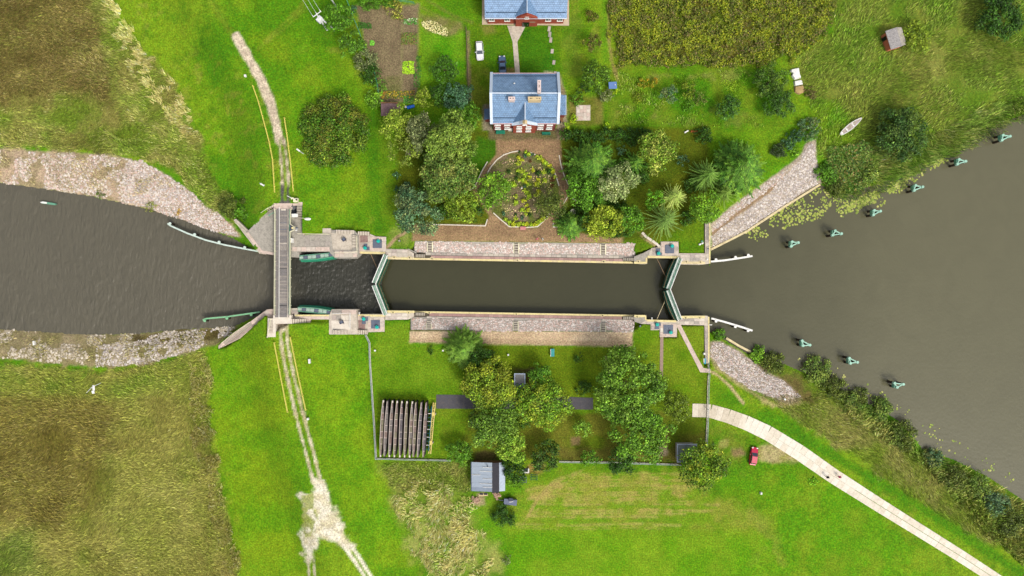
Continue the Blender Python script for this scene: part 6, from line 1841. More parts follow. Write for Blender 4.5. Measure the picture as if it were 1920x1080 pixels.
# cross gable
cx = W(984, 0, 9)[0]; cw = 2.55
gx0, gx1 = cx - cw, cx + cw
gy = wy0 - .55
MB().prism([(gx0, gy), (gx1, gy), (gx1, wy0 + .5), (gx0, wy0 + .5)], -.3, ze - .3).build('gable_bay', M_BRICK, H1)
MB().add([(gx0, gy, ze - .3), (gx1, gy, ze - .3), (cx, gy, 9.9), (gx0, gy + .5, ze - .3), (gx1, gy + .5, ze - .3), (cx, gy + .5, 9.9)],
         [(0, 1, 2), (5, 4, 3), (0, 2, 5, 3), (2, 1, 4, 5), (1, 0, 3, 4)]).build('gable_wall', M_BRICK, H1)
zc_ = 11.3
yb_ = yS + (zc_ - ze) / (zr_ - ze) * (yR - yS)
for sd in (-1, 1):
    slab_roof('roof_slope', H1, [(cx, gy + .3, zc_), (cx + sd * cw * .98, gy + .3, ze + .25), (cx + sd * cw * .98, yS + .4, ze + .3), (cx, yb_ + .1, zc_)][::sd], .12, M_TILE)
MB().tube((cx, gy + .3, zc_ + .02), (cx, yb_, zc_ + .02), .12, 6).build('ridge_cap', M_TRIM, H1)
prof = [(-1.14, ze - .2), (-.95, ze), (-.5, ze + .55), (-.2, ze + 1.3), (0, ze + 1.75), (.2, ze + 1.3), (.5, ze + .55), (.95, ze), (1.14, ze - .2)]
for (u0, z0), (u1, z1) in zip(prof[:-1], prof[1:]):
    a_, c_ = Vector((cx + u0 * cw, gy, z0)), Vector((cx + u1 * cw, gy, z1))
    o = [Vector((0, -.25, .12)), Vector((0, .55, .12)), Vector((0, .55, -.3)), Vector((0, -.25, -.3))]
    mm = M_CHIMY if abs(u0 + u1) < .45 else M_TRIM
    MB().add([a_ + k for k in o] + [c_ + k for k in o], [(0, 1, 5, 4), (1, 2, 6, 5), (2, 3, 7, 6), (3, 0, 4, 7), (3, 2, 1, 0), (4, 5, 6, 7)]).build('gable_coping', mm, H1)
for px in (933, 951, 1014, 1031):
    x = W(px, 0, 5.5)[0]
    window(H1, x, wy0, 6.3, 1.25, 1.5)
    window(H1, x, wy0, 2.8, 1.25, 1.6)
for px in (973.5, 991):
    x = W(px, 0, 5)[0]
    window(H1, x, gy, 6.0, 1.15, 1.5)
    window(H1, x, gy, 2.8, 1.15, 1.6)
window(H1, cx, gy, 8.6, .9, .9)
dr = MB().box((W(957, 0, 1)[0], wy0 - .06, 1.1), (1.0, .12, 2.2)).build('door', M_WHITE, H1)
hd = MB().box((W(957, 0, 1)[0] + .35, wy0 - .16, 1.05), (.06, .08, .2)).build('handle', M_BLACK); hd.parent = dr
for (px, py, sx, sy, z1, m, holes) in ((1011, 162, .62, 2.6, 13.6, M_CHIM, [(0, -.95), (0, -.1), (0, .2), (0, .95)]), (1002.5, 184.5, 2.7, .62, 13.4, M_CHIMY, [(-.9, 0), (-.6, 0), (.5, 0), (1.0, 0)]), (959.5, 184.5, 1.3, .62, 13.2, M_CHIM, [(.3, 0), (-.3, 0)])):
    x, y = W(px, py, z1)
    ch = MB().prism([(x - sx / 2, y - sy / 2), (x + sx / 2, y - sy / 2), (x + sx / 2, y + sy / 2), (x - sx / 2, y + sy / 2)], 9.5, z1 - .25).box((x, y, z1 - .12), (sx + .16, sy + .16, .24)).build('chimney', m, H1)
    for hx_, hy_ in holes:
        p = MB().box((x + hx_, y + hy_, z1 + .03), (.17, .17, .08)).build('flue', M_BLACK); p.parent = ch
x, y = W(947.5, 193.5, 11)
sl = MB().box((x, y, 10.75), (.55, .75, .35), 0, .6).build('skylight', M_BLACK, H1)
p = MB().box((x, y - .05, 10.98), (.3, .45, .1), 0, .6).build('pane', M_WHITE); p.parent = sl
MB().box(W3(964.5, 156.5, 10.8), (.35, .12, .5)).build('vent', M_WHITE, H1)
# annexes
A1 = [W(1048.5, 0, 3.5)[0], W(1061.5, 0, 3.5)[0], W(0, 215, 3.5)[1], W(0, 178, 3.5)[1]]
MB().prism([(wx1 - .1, A1[2] + .2), (A1[1] - .2, A1[2] + .2), (A1[1] - .2, A1[3] - .2), (wx1 - .1, A1[3] - .2)], -.2, 3.2).build('annex_wall', M_BRICKD, H1)
slab_roof('annex_roof', H1, [(wx1, A1[3], 4.3), (wx1, A1[2] + 1.2, 4.3), (A1[1], A1[2], 3.3), (A1[1], A1[3], 3.3)], .15, M_TILE)
slab_roof('annex_roof', H1, [(wx1, A1[2] + 1.25, 4.28), (wx1, A1[2], 3.25), (A1[1] - .02, A1[2], 3.25), (A1[1] - .02, A1[2] + .02, 3.3)], .12, M_TILE)
MB().box((A1[1], (A1[2] + A1[3]) / 2, 3.25), (.12, A1[3] - A1[2], .14)).build('gutter', M_TRIM, H1)
B_ = [W(908, 0, 3)[0], W(0, 224, 3)[1], W(0, 204, 3)[1]]
MB().prism([(B_[0] + .2, B_[1] + .2), (wx0 + .1, B_[1] + .2), (wx0 + .1, B_[2] - .2), (B_[0] + .2, B_[2] - .2)], -.2, 2.8).build('annex_wall', M_BRICKD, H1)
slab_roof('annex_roof', H1, [(B_[0], B_[2], 2.9), (B_[0], B_[1], 2.9), (wx0, B_[1], 3.8), (wx0, B_[2], 3.8)], .14, mat('slate_roof', C(86, 110, 140), .6, (3, .2)))
for i in range(6):
    piece('porch_plank', H1, M_WOOD, W3(1052, 217 + i * 2.1, .5), (1.0, .2, .12))
MB().box(W3(1049.5, 229, .6), (.5, .4, 1.2)).build('porch_post', M_BLACK, H1)

# northern house, cut by the top edge
ze2, zr2 = 4.6, 9.0
nx0, nx1 = W(909, 0, ze2)[0], W(1063, 0, ze2)[0]
ns = W(0, 33.5, ze2)[1]; nn_ = ns + 14; nr = ns + 7
H2 = thing('brick_house', 'long red brick house with blue roof cut by the top edge', 'house', ((nx0 + nx1) / 2, nr, 0))
MB().prism([(nx0 + .5, ns + .5), (nx1 - .5, ns + .5), (nx1 - .5, nn_ - .5), (nx0 + .5, nn_ - .5)], -.3, ze2 - .05).build('wall', M_BRICK, H2)
for xx in (nx0 + .5, nx1 - .5):
    MB().add([(xx - .1, ns + .5, ze2 - .1), (xx + .1, ns + .5, ze2 - .1), (xx + .1, nn_ - .5, ze2 - .1), (xx - .1, nn_ - .5, ze2 - .1), (xx - .1, nr, zr2 - .3), (xx + .1, nr, zr2 - .3)],
             [(0, 1, 5, 4), (4, 5, 2, 3), (1, 2, 5), (0, 4, 3), (0, 3, 2, 1)]).build('gable_wall', M_BRICK, H2)
slab_roof('roof_slope', H2, [(nx0, nr, zr2), (nx0, ns, ze2), (nx1, ns, ze2), (nx1, nr, zr2)], .2, M_TILE2)
slab_roof('roof_slope', H2, [(nx1, nr, zr2), (nx1, nn_, ze2), (nx0, nn_, ze2), (nx0, nr, zr2)], .2, M_TILE2)
MB().box(((nx0 + nx1) / 2, ns + .9, ze2 + .75), (nx1 - nx0 - .6, .08, .14)).build('snow_guard', MATS['snow_guard'], H2)
MB().box(((nx0 + nx1) / 2, ns - .1, ze2 - .1), (nx1 - nx0, .22, .16)).build('gutter', M_TRIM, H2)
c2 = W(988, 0, 6)[0]; cw2 = 2.5
MB().prism([(c2 - cw2, ns - .15), (c2 + cw2, ns - .15), (c2 + cw2, ns + 1.2), (c2 - cw2, ns + 1.2)], -.3, ze2).build('gable_bay', M_BRICK, H2)
MB().add([(c2 - cw2, ns - .15, ze2), (c2 + cw2, ns - .15, ze2), (c2, ns - .15, 6.7), (c2 - cw2, ns + .4, ze2), (c2 + cw2, ns + .4, ze2), (c2, ns + .4, 6.7)],
         [(0, 1, 2), (5, 4, 3), (0, 2, 5, 3), (2, 1, 4, 5), (1, 0, 3, 4)]).build('gable_wall', M_BRICK, H2)
zz2 = 7.2; yb2 = ns + (zz2 - ze2) / (zr2 - ze2) * (nr - ns)
for sd in (-1, 1):
    slab_roof('roof_slope', H2, [(c2, ns + .2, zz2), (c2 + sd * cw2 * 1.05, ns + .2, ze2 + .3), (c2 + sd * cw2 * 1.05, ns + .6, ze2 + .35), (c2, yb2 + .1, zz2)][::sd], .12, M_TILE)
MB().tube((c2, ns + .1, zz2 + .02), (c2, yb2, zz2 + .02), .1, 6).build('ridge_cap', M_TRIM, H2)
window(H2, c2, ns - .15, 5.2, .9, .7, M_DARK)
for px in (951, 1028, 922, 1050):
    window(H2, W(px, 0, 2.5)[0], ns + .5, 2.6, 1.2, 1.4, M_DARK)
dr = MB().box((c2 - .2, ns - .22, 1.3), (1.6, .12, 2.4)).build('door', M_DARK, H2)
hd = MB().box((c2 + .3, ns - .3, 1.2), (.06, .06, .2)).build('handle', M_WHITE); hd.parent = dr
piece('awning', H2, mat('pale_green_awning', C(150, 196, 160), .7), W3(998.5, 38.5, 2.6), (1.3, .8, .08))
MB().box(W3(998.5, 42, .4), (1.2, .3, .5)).build('porch_step', M_WHITE, H2)

# tin shed in the south
zs = 3.0
T = thing('tin_shed', 'grey metal-roofed shed with black tar strip below the south garden', 'shed', W3(912, 895, 0))
sx0, sx1, sx2 = W(884, 0, zs)[0], W(923, 0, zs)[0], W(947, 0, zs)[0]
sy1, sy0 = W(0, 868, zs)[1], W(0, 922, zs)[1]
M_TIN = mat('tin_sheet', C(176, 188, 202), .45, (3, .12), metal=.2, dirt=(1.0, C(180, 188, 196), .6))
M_TIN2 = mat('tin_sheet_b', C(158, 170, 186), .45, (3, .12), metal=.2, dirt=(1.0, C(120, 128, 138), .6))
MB().prism([(sx0 + .2, sy0 + .2), (sx2 - .2, sy0 + .2), (sx2 - .2, sy1 - .2), (sx0 + .2, sy1 - .2)], -.3, 2.2).build('wall', M_WOOD, T)
nrow = 7
for i in range(nrow):
    y0_, y1_ = sy0 + (sy1 - sy0) * i / nrow, sy0 + (sy1 - sy0) * (i + 1) / nrow + .06
    dz = .03 * (i % 2)
    slab_roof('roof_sheet', T, [(sx1, y0_, 3.1 + dz), (sx1, y1_, 3.1 + dz), (sx0, y1_, 2.5 + dz), (sx0, y0_, 2.5 + dz)], .05, random.choice([M_TIN, M_TIN, M_TIN2]))
    if i:
        a_, c_ = random.choice([(0, .45), (.4, 1), (.25, .7), (.55, 1)])
        p0, p1 = Vector((sx0, y0_, 2.6)), Vector((sx1, y0_ + random.uniform(-.2, .2), 3.2))
        MB().tube(p0.lerp(p1, a_), p0.lerp(p1, c_), .06, 4).build('seam', M_WHITE, T)
xm = W(936, 0, zs)[0]
slab_roof('roof_tar_strip', T, [(sx1 - .02, sy1, 3.14), (sx1 - .02, sy0 - .25, 3.14), (xm, sy0 - .25, 2.8), (xm, sy1, 2.8)], .06, mat('tar_felt', C(44, 42, 52), .7, (3, .3)))
slab_roof('roof_sheet', T, [(xm, sy1, 2.78), (xm, sy0, 2.78), (sx2, sy0, 2.4), (sx2, sy1, 2.4)], .05, M_TIN2)
MB().box((sx0 - .02, (sy0 + sy1) / 2, 2.46), (.3, sy1 - sy0, .06)).build('roof_edge', M_NAVY, T)
wf = MB().box(W3(906.5, 927.5, 1.2), (2.0, .5, .3)).build('window', M_CHIMY, T)
for dx in (-.5, .5):
    p = MB().box((W(906.5, 926, 1.4)[0] + dx, W(906.5, 926, 1.4)[1], 1.38), (.8, .5, .04)).build('pane', M_DARK); p.parent = wf
MB().tube(W3(914, 874, 2.9), W3(914, 874, 3.7), .12, 8).build('stove_pipe', M_BLACK, T)
for lab, px, py, n_, sp in (('pile of pinkish rubble left of the shed window', 891, 937, 60, 1.0), ('pile of pale rubble right of the shed window', 932, 929, 46, .9)):
    V, Q, Cc = [], [], []
    b = MB()
    for i in range(n_):
        g = GP(px + random.gauss(0, 4.2 * sp), py + random.gauss(0, 3 * sp))
        b.box((g.x, g.y, g.z + random.uniform(.05, .35)), [random.uniform(.15, .42) for _ in range(3)], random.random() * 3, random.random(), random.random())
    tag(b.build('rubble_pile', mat('rubble', C(214, 178, 152), .9, (4, .35))), lab, kind='stuff')
o = thing('covered_trailer', 'grey tarpaulin-covered trailer below the shed', 'trailer', GP(957, 939))
g = GP(957, 939)
MB().box((g.x, g.y, g.z + .7), (3.0, 1.3, .7), -.12).build('tarpaulin', mat('grey_tarp', C(112, 120, 144), .6, (2, .25)), o)
MB().box((g.x + .1, g.y + .65, g.z + 1.05), (1.0, .7, .5), -.12).build('box', M_NAVY, o)
MB().box((g.x + .2, g.y + .1, g.z + 1.08), (.9, .12, .06), .15).build('strap', M_WHITE, o)
for sd in (-1, 1):
    MB().tube((g.x - .3, g.y + sd * .75, g.z + .3), (g.x - .3, g.y + sd * .9, g.z + .3), .3, 12).build('wheel', M_BLACK, o)
MB().box((g.x - 2.0, g.y + .25, g.z + .4), (1.4, .14, .12), -.12).build('drawbar', M_PLATE, o)
o = thing('white_crate', 'open white box among the junk right of the shed', 'box', GP(986, 881))
g = GP(986, 881)
for dx, dy, s in ((0, -.45, (1.5, .25, .7)), (-.6, .05, (.3, .9, .7)), (.62, .05, (.25, .9, .7)), (0, .0, (1.2, .7, .1))):
    MB().box((g.x + dx, g.y + dy, g.z + s[2] / 2), s).build('side' if s[2] > .2 else 'base', M_WHITE if s[2] > .2 else M_NAVY, o)
for lab, px, py, m in (('green metal frame chair right of the shed', 1001, 893, MATS['dark_green']), ('grey metal rack beside the green chair', 981, 898, M_PLATE)):
    o = thing('metal_frame', lab, 'frame', GP(px, py)); g = GP(px, py)
    for k in (-.6, -.2, .2, .6):
        MB().tube((g.x - .8, g.y + k, g.z + .7), (g.x + .8, g.y + k, g.z + .7), .06, 6).build('bar', m, o)
    for k in (-.7, .7):
        MB().tube((g.x + k, g.y - .7, g.z + .7), (g.x + k, g.y + .7, g.z + .7), .06, 6).build('rail', m, o)
        for k2 in (-.7, .7):
            MB().tube((g.x + k, g.y + k2, g.z), (g.x + k, g.y + k2, g.z + .7), .05, 6).build('leg', m, o)
# garden pavilion and garage
def flat_roofed(name, lab, cat, x0, y0, x1, y1, z, m, edge, panels):
    o = thing(name, lab, cat, W3((x0 + x1) / 2, (y0 + y1) / 2, 0))
    P = PW([(x0, y0), (x1, y0), (x1, y1), (x0, y1)], z)
    c = [((p[0] + (P[0][0] + P[2][0]) / 2 * .12) / 1.12, (p[1] + (P[0][1] + P[2][1]) / 2 * .12) / 1.12) for p in P]
    MB().prism(c, -.3, z - .15).build('wall', M_CONC_G, o)
    MB().prism(P, z - .15, z).build('roof', m, o)
    MB().ribbon([P[0], P[1], P[2], P[3]], .25, z, z + .1, True).build('roof_edge', edge, o)
    for i in range(panels):
        t0, t1 = (i + .08) / panels, (i + .92) / panels
        cy = P[0][1] + (P[3][1] - P[0][1]) * (t0 + t1) / 2
        piece('roof_panel', o, [m, mat('glass_panel', C(86, 110, 140), .2, (2, .15), spec=.6)][i % 2], ((P[0][0] + P[1][0]) / 2, cy, z + .03), (abs(P[1][0] - P[0][0]) - .4, abs(P[3][1] - P[0][1]) / panels - .1, .04))
    return o
flat_roofed('pavilion', 'small flat-roofed pavilion with grey and blue roof panels in the south garden', 'pavilion', 965, 701, 984, 737, 2.8, mat('grey_roof', C(140, 140, 140), .7, (3, .15)), mat('pale_steel', C(180, 192, 214), .4), 2)
flat_roofed('garage', 'flat-roofed garage half hidden under the green and yellow tree', 'garage', 1270, 833, 1306, 866, 2.8, mat('green_grey_roof', C(124, 134, 130), .7, (2, .2)), mat('zinc_edge', C(176, 186, 204), .4), 1)
# brick hut, kiosk, brown shed
o = thing('brick_hut', 'small brick hut with gravelled roof in the upper right meadow', 'hut', GP(1668, 79), rz=math.radians(17))
WLOC[o.name] = Vector((0, 0, 0))
def lp(name, mb, m, par): return mb.build(name, m, par, world=False)
lp('wall', MB().box((0, 0, .95), (3.2, 3.9, 2.4)), mat('orange_brick', C(214, 120, 84), .9, (3, .2)), o)
dd = lp('door', MB().box((-1.62, .9, .9), (.1, .9, 1.9)), M_BLACK, o)
hh = MB().box((-1.7, 1.2, .9), (.05, .08, .15)).build('handle', M_PLATE, dd, world=False)
gr = mat('gravel_roof', C(186, 180, 176), .9, (9, .5), (10, .8), dirt=(3, C(110, 104, 106), .8))
for pts, nm in (([(-1.7, 2.3, 2.35), (-1.7, -2.2, 2.35), (.7, -2.2, 2.75), (.7, 2.3, 2.75)], 'roof_slope'), ([(.7, 2.3, 2.75), (.7, -2.2, 2.75), (2.3, -2.0, 2.1), (2.3, 2.1, 2.1)], 'roof_slope')):
    v = [Vector(p) for p in pts]; lo = [p - Vector((0, 0, .15)) for p in v]
    lp(nm, MB().add(v + lo, [(0, 1, 2, 3), (7, 6, 5, 4), (0, 4, 5, 1), (1, 5, 6, 2), (2, 6, 7, 3), (3, 7, 4, 0)]), gr if pts[0][0] < 0 else M_CONC_G, o)
o = thing('blue_kiosk', 'small blue-roofed kiosk at the orchard corner', 'kiosk', W3(1148, 160, 0))
MB().box(W3(1148, 160, .9), (1.3, 1.0, 1.8)).build('wall', M_TRIM, o)
slab_roof('roof', o, [(*W(1141, 154, 2.2), 2.3), (*W(1142, 166, 2.2), 2.0), (*W(1157, 165.5, 2.2), 2.0), (*W(1156, 153.5, 2.2), 2.3)], .1, mat('blue_sheet', C(96, 132, 190), .5, (3, .15)))
MB().box(W3(1153.5, 159, 2.25), (.2, .2, .1)).build('roof_vent', M_WHITE, o)
o = thing('garden_shed', 'brown felt-roofed shed below the vegetable garden', 'shed', W3(731, 205, 0))
MB().box(W3(732, 205, 1.0), (4.0, 2.8, 2.0)).build('wall', M_WOOD, o)
fb = mat('brown_felt', C(124, 96, 98), .9, (3, .2), dirt=(1.2, C(150, 124, 120), .6))
slab_roof('roof_slope', o, [(*W(714, 194, 2.4), 2.2), (*W(714, 217, 2.4), 2.2), (*W(729, 217, 2.4), 2.6), (*W(729, 194, 2.4), 2.6)], .1, fb)
slab_roof('roof_slope', o, [(*W(729, 194, 2.4), 2.6), (*W(729, 217, 2.4), 2.6), (*W(750, 217, 2.4), 2.1), (*W(750, 194, 2.4), 2.1)], .1, fb)
o = thing('blue_barrel', 'blue plastic barrel lying beside the brown shed', 'barrel', W3(770, 200, 0))
MB().tube(W3(763.5, 202, .4), W3(777, 198.5, .4), .36, 14).build('drum', mat('blue_plastic', C(20, 104, 214), .4), o)
MB().tube(W3(767, 201, .4), W3(768, 200.7, .4), .39, 14).build('hoop', mat('blue_plastic_dark', C(14, 76, 170), .4), o)
tag(MB().box(W3(760.5, 200.5, .25), (.45, .4, .5), .2).build('white_bucket', M_WHITE), 'white bucket at the left end of the blue barrel', 'bucket')

# ------------------------------------------------------------------ fences and guard rails
M_FENCE = mat('galvanised', C(188, 196, 200), .5, (3, .1))
M_FGREEN = mat('fence_green', C(80, 158, 128), .5)
def fence(lab, pts, h, m, plank=None, gap=2.6, zoff=0.0):
    G = [GP(*p) for p in pts]
    o = thing('fence', lab, 'fence', tuple(G[0]))
    P = []
    for a, c in zip(G[:-1], G[1:]):
        n = max(1, round((c - a).length / gap))
        for i in range(n):
            q = a.lerp(c, i / n); P.append(Vector((q.x, q.y, gz(q.x, q.y))))
    P.append(G[-1])
    for k, hh_ in enumerate((h, h * .66, h * .33)):
        MB().path([p + Vector((0, 0, hh_)) for p in P], .05 if k == 0 else .03, 5).build('rail', m, o)
    for p in P:
        piece('post', o, m, (p.x, p.y, p.z + h / 2), (.1, .1, h + .1))
    if plank:
        for a, c in zip(P[:-1], P[1:]):
            mid = (a + c) / 2
            piece('base_plank', o, plank, (mid.x, mid.y, mid.z + .1), ((c - a).length - .06, .12, .35), math.atan2((c - a).y, (c - a).x))
    return o
fence('pale wire fence from the south steps down to the timber rack', [(687, 628), (694, 642), (695, 680), (699, 740), (703, 800), (706, 858)], 1.5, M_FENCE, M_WHITEC)
fence('wire fence along the lower side of the timber rack', [(706, 859), (760, 860), (846, 862)], 1.3, M_FENCE, M_CONC_G)
fence('bottom fence of the south garden on a concrete plank', [(1048, 864.5), (1140, 866), (1276, 870)], 1.3, M_FENCE, M_WHITEC)
fence('right fence of the south garden from the quay to the garage', [(1327, 664), (1326.5, 720), (1325, 790), (1323, 832)], 1.5, M_FENCE, M_CONC)
fence('green wire fence along the vegetable garden', [(648, -8), (662, 30), (675, 62), (690, 104), (702, 132), (709, 158), (712, 182)], 1.5, M_FGREEN)
fence('green wire fence at the top of the vegetable garden', [(715, -2), (752, 4), (777, 8)], 1.3, M_FGREEN)
fence('old brown fence along the yard drive', [(874, 52), (876, 100), (877.5, 150), (879, 196)], 1.1, mat('old_wood', C(112, 92, 78), .9, (3, .2)), mat('old_wood_b', C(140, 118, 100), .9, (3, .2)))
def guard(lab, pts):
    G = [GP(*p) for p in pts]
    o = thing('guard_rail', lab, 'guard rail', tuple(G[0]))
    my = mat('yellow_paint', C(246, 230, 110), .5, (3, .08))
    P = []
    for a, c in zip(G[:-1], G[1:]):
        n = max(1, round((c - a).length / 1.6))
        for i in range(n):
            q = a.lerp(c, i / n); P.append(Vector((q.x, q.y, gz(q.x, q.y))))
    P.append(Vector((G[-1].x, G[-1].y, gz(G[-1].x, G[-1].y))))
    MB().path([p + Vector((0, 0, .9)) for p in P], .075, 6).build('rail', my, o)
    MB().path([p + Vector((0, 0, .45)) for p in P], .05, 5).build('lower_rail', my, o)
    for p in P[::2]:
        piece('post', o, my, (p.x, p.y, p.z + .45), (.12, .12, .9))
guard('left yellow guard rail north of the bridge', [(476, 162), (486, 190), (497, 230), (507, 268), (513, 300), (517, 362)])
guard('right yellow guard rail north of the bridge', [(535, 222), (541, 262), (547, 310), (552, 360)])
guard('left yellow guard rail south of the bridge', [(516, 642), (528, 705), (541, 772)])
guard('right yellow guard rail south of the bridge', [(546, 632), (560, 700), (575, 768)])

# ------------------------------------------------------------------ stop-log store
LOGC = [mat('log_grey', C(136, 128, 122), .85, (3, .25), dirt=(1.2, C(100, 92, 88), .6)), mat('log_red', C(140, 122, 112), .85, (3, .25), dirt=(1.2, C(120, 84, 76), .6)), mat('log_olive', C(136, 128, 104), .85, (3, .25), dirt=(1.2, C(110, 104, 80), .6)), mat('log_dark', C(104, 98, 100), .85, (3, .25), dirt=(1.4, C(150, 140, 132), .6))]
M_SEAM = mat('log_seam', C(222, 204, 192), .8, (4, .1))
tops = [718.5, 726.5, 735.7, 744.5, 753.5, 762.8, 773, 780, 790.5, 799.5]
bots = [713.5, 721, 730, 739.5, 749.7, 758.7, 768, 775.3, 783.2, 793.8]
tone = [(0, 1, 2), (1, 0, 0), (1, 1, 0), (1, 1, 2), (3, 1, 3), (2, 2, 2), (0, 1, 2), (2, 2, 1), (0, 3, 0), (0, 1, 3)]
ordn = ('first', 'second', 'third', 'fourth', 'fifth', 'sixth', 'seventh', 'eighth', 'ninth', 'tenth')
Z_ = 3.0
for i in range(10):
    xt, xb = tops[i], bots[i]
    yt, yb = 751 + i * .35, 855.5 + i * .2
    o = thing('stop_log', '%s stored stop log from the left in the timber rack' % ordn[i], 'stop log', GP((xt + xb) / 2, 803), 'stop logs stored in the rack')
    hw = [1.2, 2.2, 3.1, 3.3, 3.3, 3.1, 2.2, 1.3]
    tt = [0, .12, .24, .42, .6, .76, .88, 1]
    L_, R_ = [], []
    for t, h_ in zip(tt, hw):
        cxp, cyp = xt + (xb - xt) * t, yt + (yb - yt) * t
        L_.append((cxp - h_ * .8, cyp)); R_.append((cxp + h_ * .8, cyp))
    MB().prism(PW(L_ + R_[::-1], Z_), -.3, Z_ - .1).build('beam_body', mat('log_side', C(44, 38, 36), .9, (3, .3)), o)
    for k in range(9):
        t0, t1 = k / 9, (k + 1) / 9
        tm = (t0 + t1) / 2
        wv = float(np.interp(tm, tt, hw)) * 1.6 / 8
        c = W3(xt + (xb - xt) * tm, yt + (yb - yt) * tm, Z_ - .05)
        if k and (k + i) % 4:
            piece('seam_strip', o, M_SEAM, W3(xt + (xb - xt) * t0, yt + (yb - yt) * t0, Z_ - .04), (float(np.interp(t0, tt, hw)) * 1.45 / 8, .09, .12), -.045)
        piece('facing_plank', o, LOGC[tone[i][random.randrange(3)]], c, (wv * .92, 104.5 / 9 / 8 - .11, .12), -.045)
    a_, c_ = Vector(W3(xt - 2.0, yt + 8, Z_)), Vector(W3(xb - 1.6, yb - 4, Z_))
    MB().ribbon([W(xt - .8, yt + 2, Z_), W(xt + (xb - xt) * .3 - 2.6, yt + 31, Z_), W(xt + (xb - xt) * .7 - 2.6, yt + 73, Z_), W(xb - 1.0, yb, Z_)], .1, Z_ - .3, Z_ + .05).build('edge_strip', M_SEAM, o)
    if i in (0, 2, 3, 4, 5, 6):
        piece('end_cap', o, M_WHITEC, W3(xb, yb - 1, Z_ + .03), (.3, .5, .2))
        piece('end_cap', o, M_WHITEC, W3(xt + .3, yt + 1.5, Z_ + .03), (.3, .5, .2))
o = thing('steel_frame', 'dark teal steel frame between the stop logs and the yellow boom', 'frame', GP(806, 800))
for sgn in (-.45, .45):
    MB().ribbon([(W(806, 762, 1.2)[0] + sgn, W(806, 762, 1.2)[1]), (W(800, 846, 1.2)[0] + sgn, W(800, 846, 1.2)[1])], .22, .0, 1.3).build('side_beam', mat('teal_steel', C(18, 96, 96), .5, (3, .2)), o)
for k in range(11):
    piece('cross_bar', o, M_WHITE if k % 2 else MATS['teal_steel'], W3(805.6 - .55 * k, 768 + 7.4 * k, 1.25), (.9, .12, .12))
o = thing('lattice_boom', 'yellow lattice boom lying right of the stop logs', 'boom', GP(809, 803))
my = mat('boom_yellow', C(248, 222, 128), .5, (3, .1))
A_, B2_ = Vector(W3(814.3, 755, 1.0)), Vector(W3(805.5, 851, 1.0))
dn = (B2_ - A_).normalized(); nn2 = Vector((-dn.y, dn.x, 0))
for sgn in (-.24, .24):
    for zz in (-.4, 0):
        MB().path([A_ + nn2 * sgn + Vector((0, 0, zz)), B2_ + nn2 * sgn + Vector((0, 0, zz))], .085, 6).build('chord', my, o)
nb_ = 26
for k in range(nb_):
    p, q = A_.lerp(B2_, k / nb_), A_.lerp(B2_, (k + 1) / nb_)
    s1 = 1 if k % 2 else -1
    MB().tube(p + nn2 * .24 * s1, q - nn2 * .24 * s1, .05, 5).build('lacing', my, o)
for t in (.22, .78):
    q = A_.lerp(B2_, t)
    MB().box(q, (.9, .7, .3), math.atan2(dn.y, dn.x) + .5).build('bracket', my, o)
    MB().box(q - Vector((0, 0, .6)), (.3, 1.2, .8), math.atan2(dn.y, dn.x)).build('support_block', M_CONC_G, o)
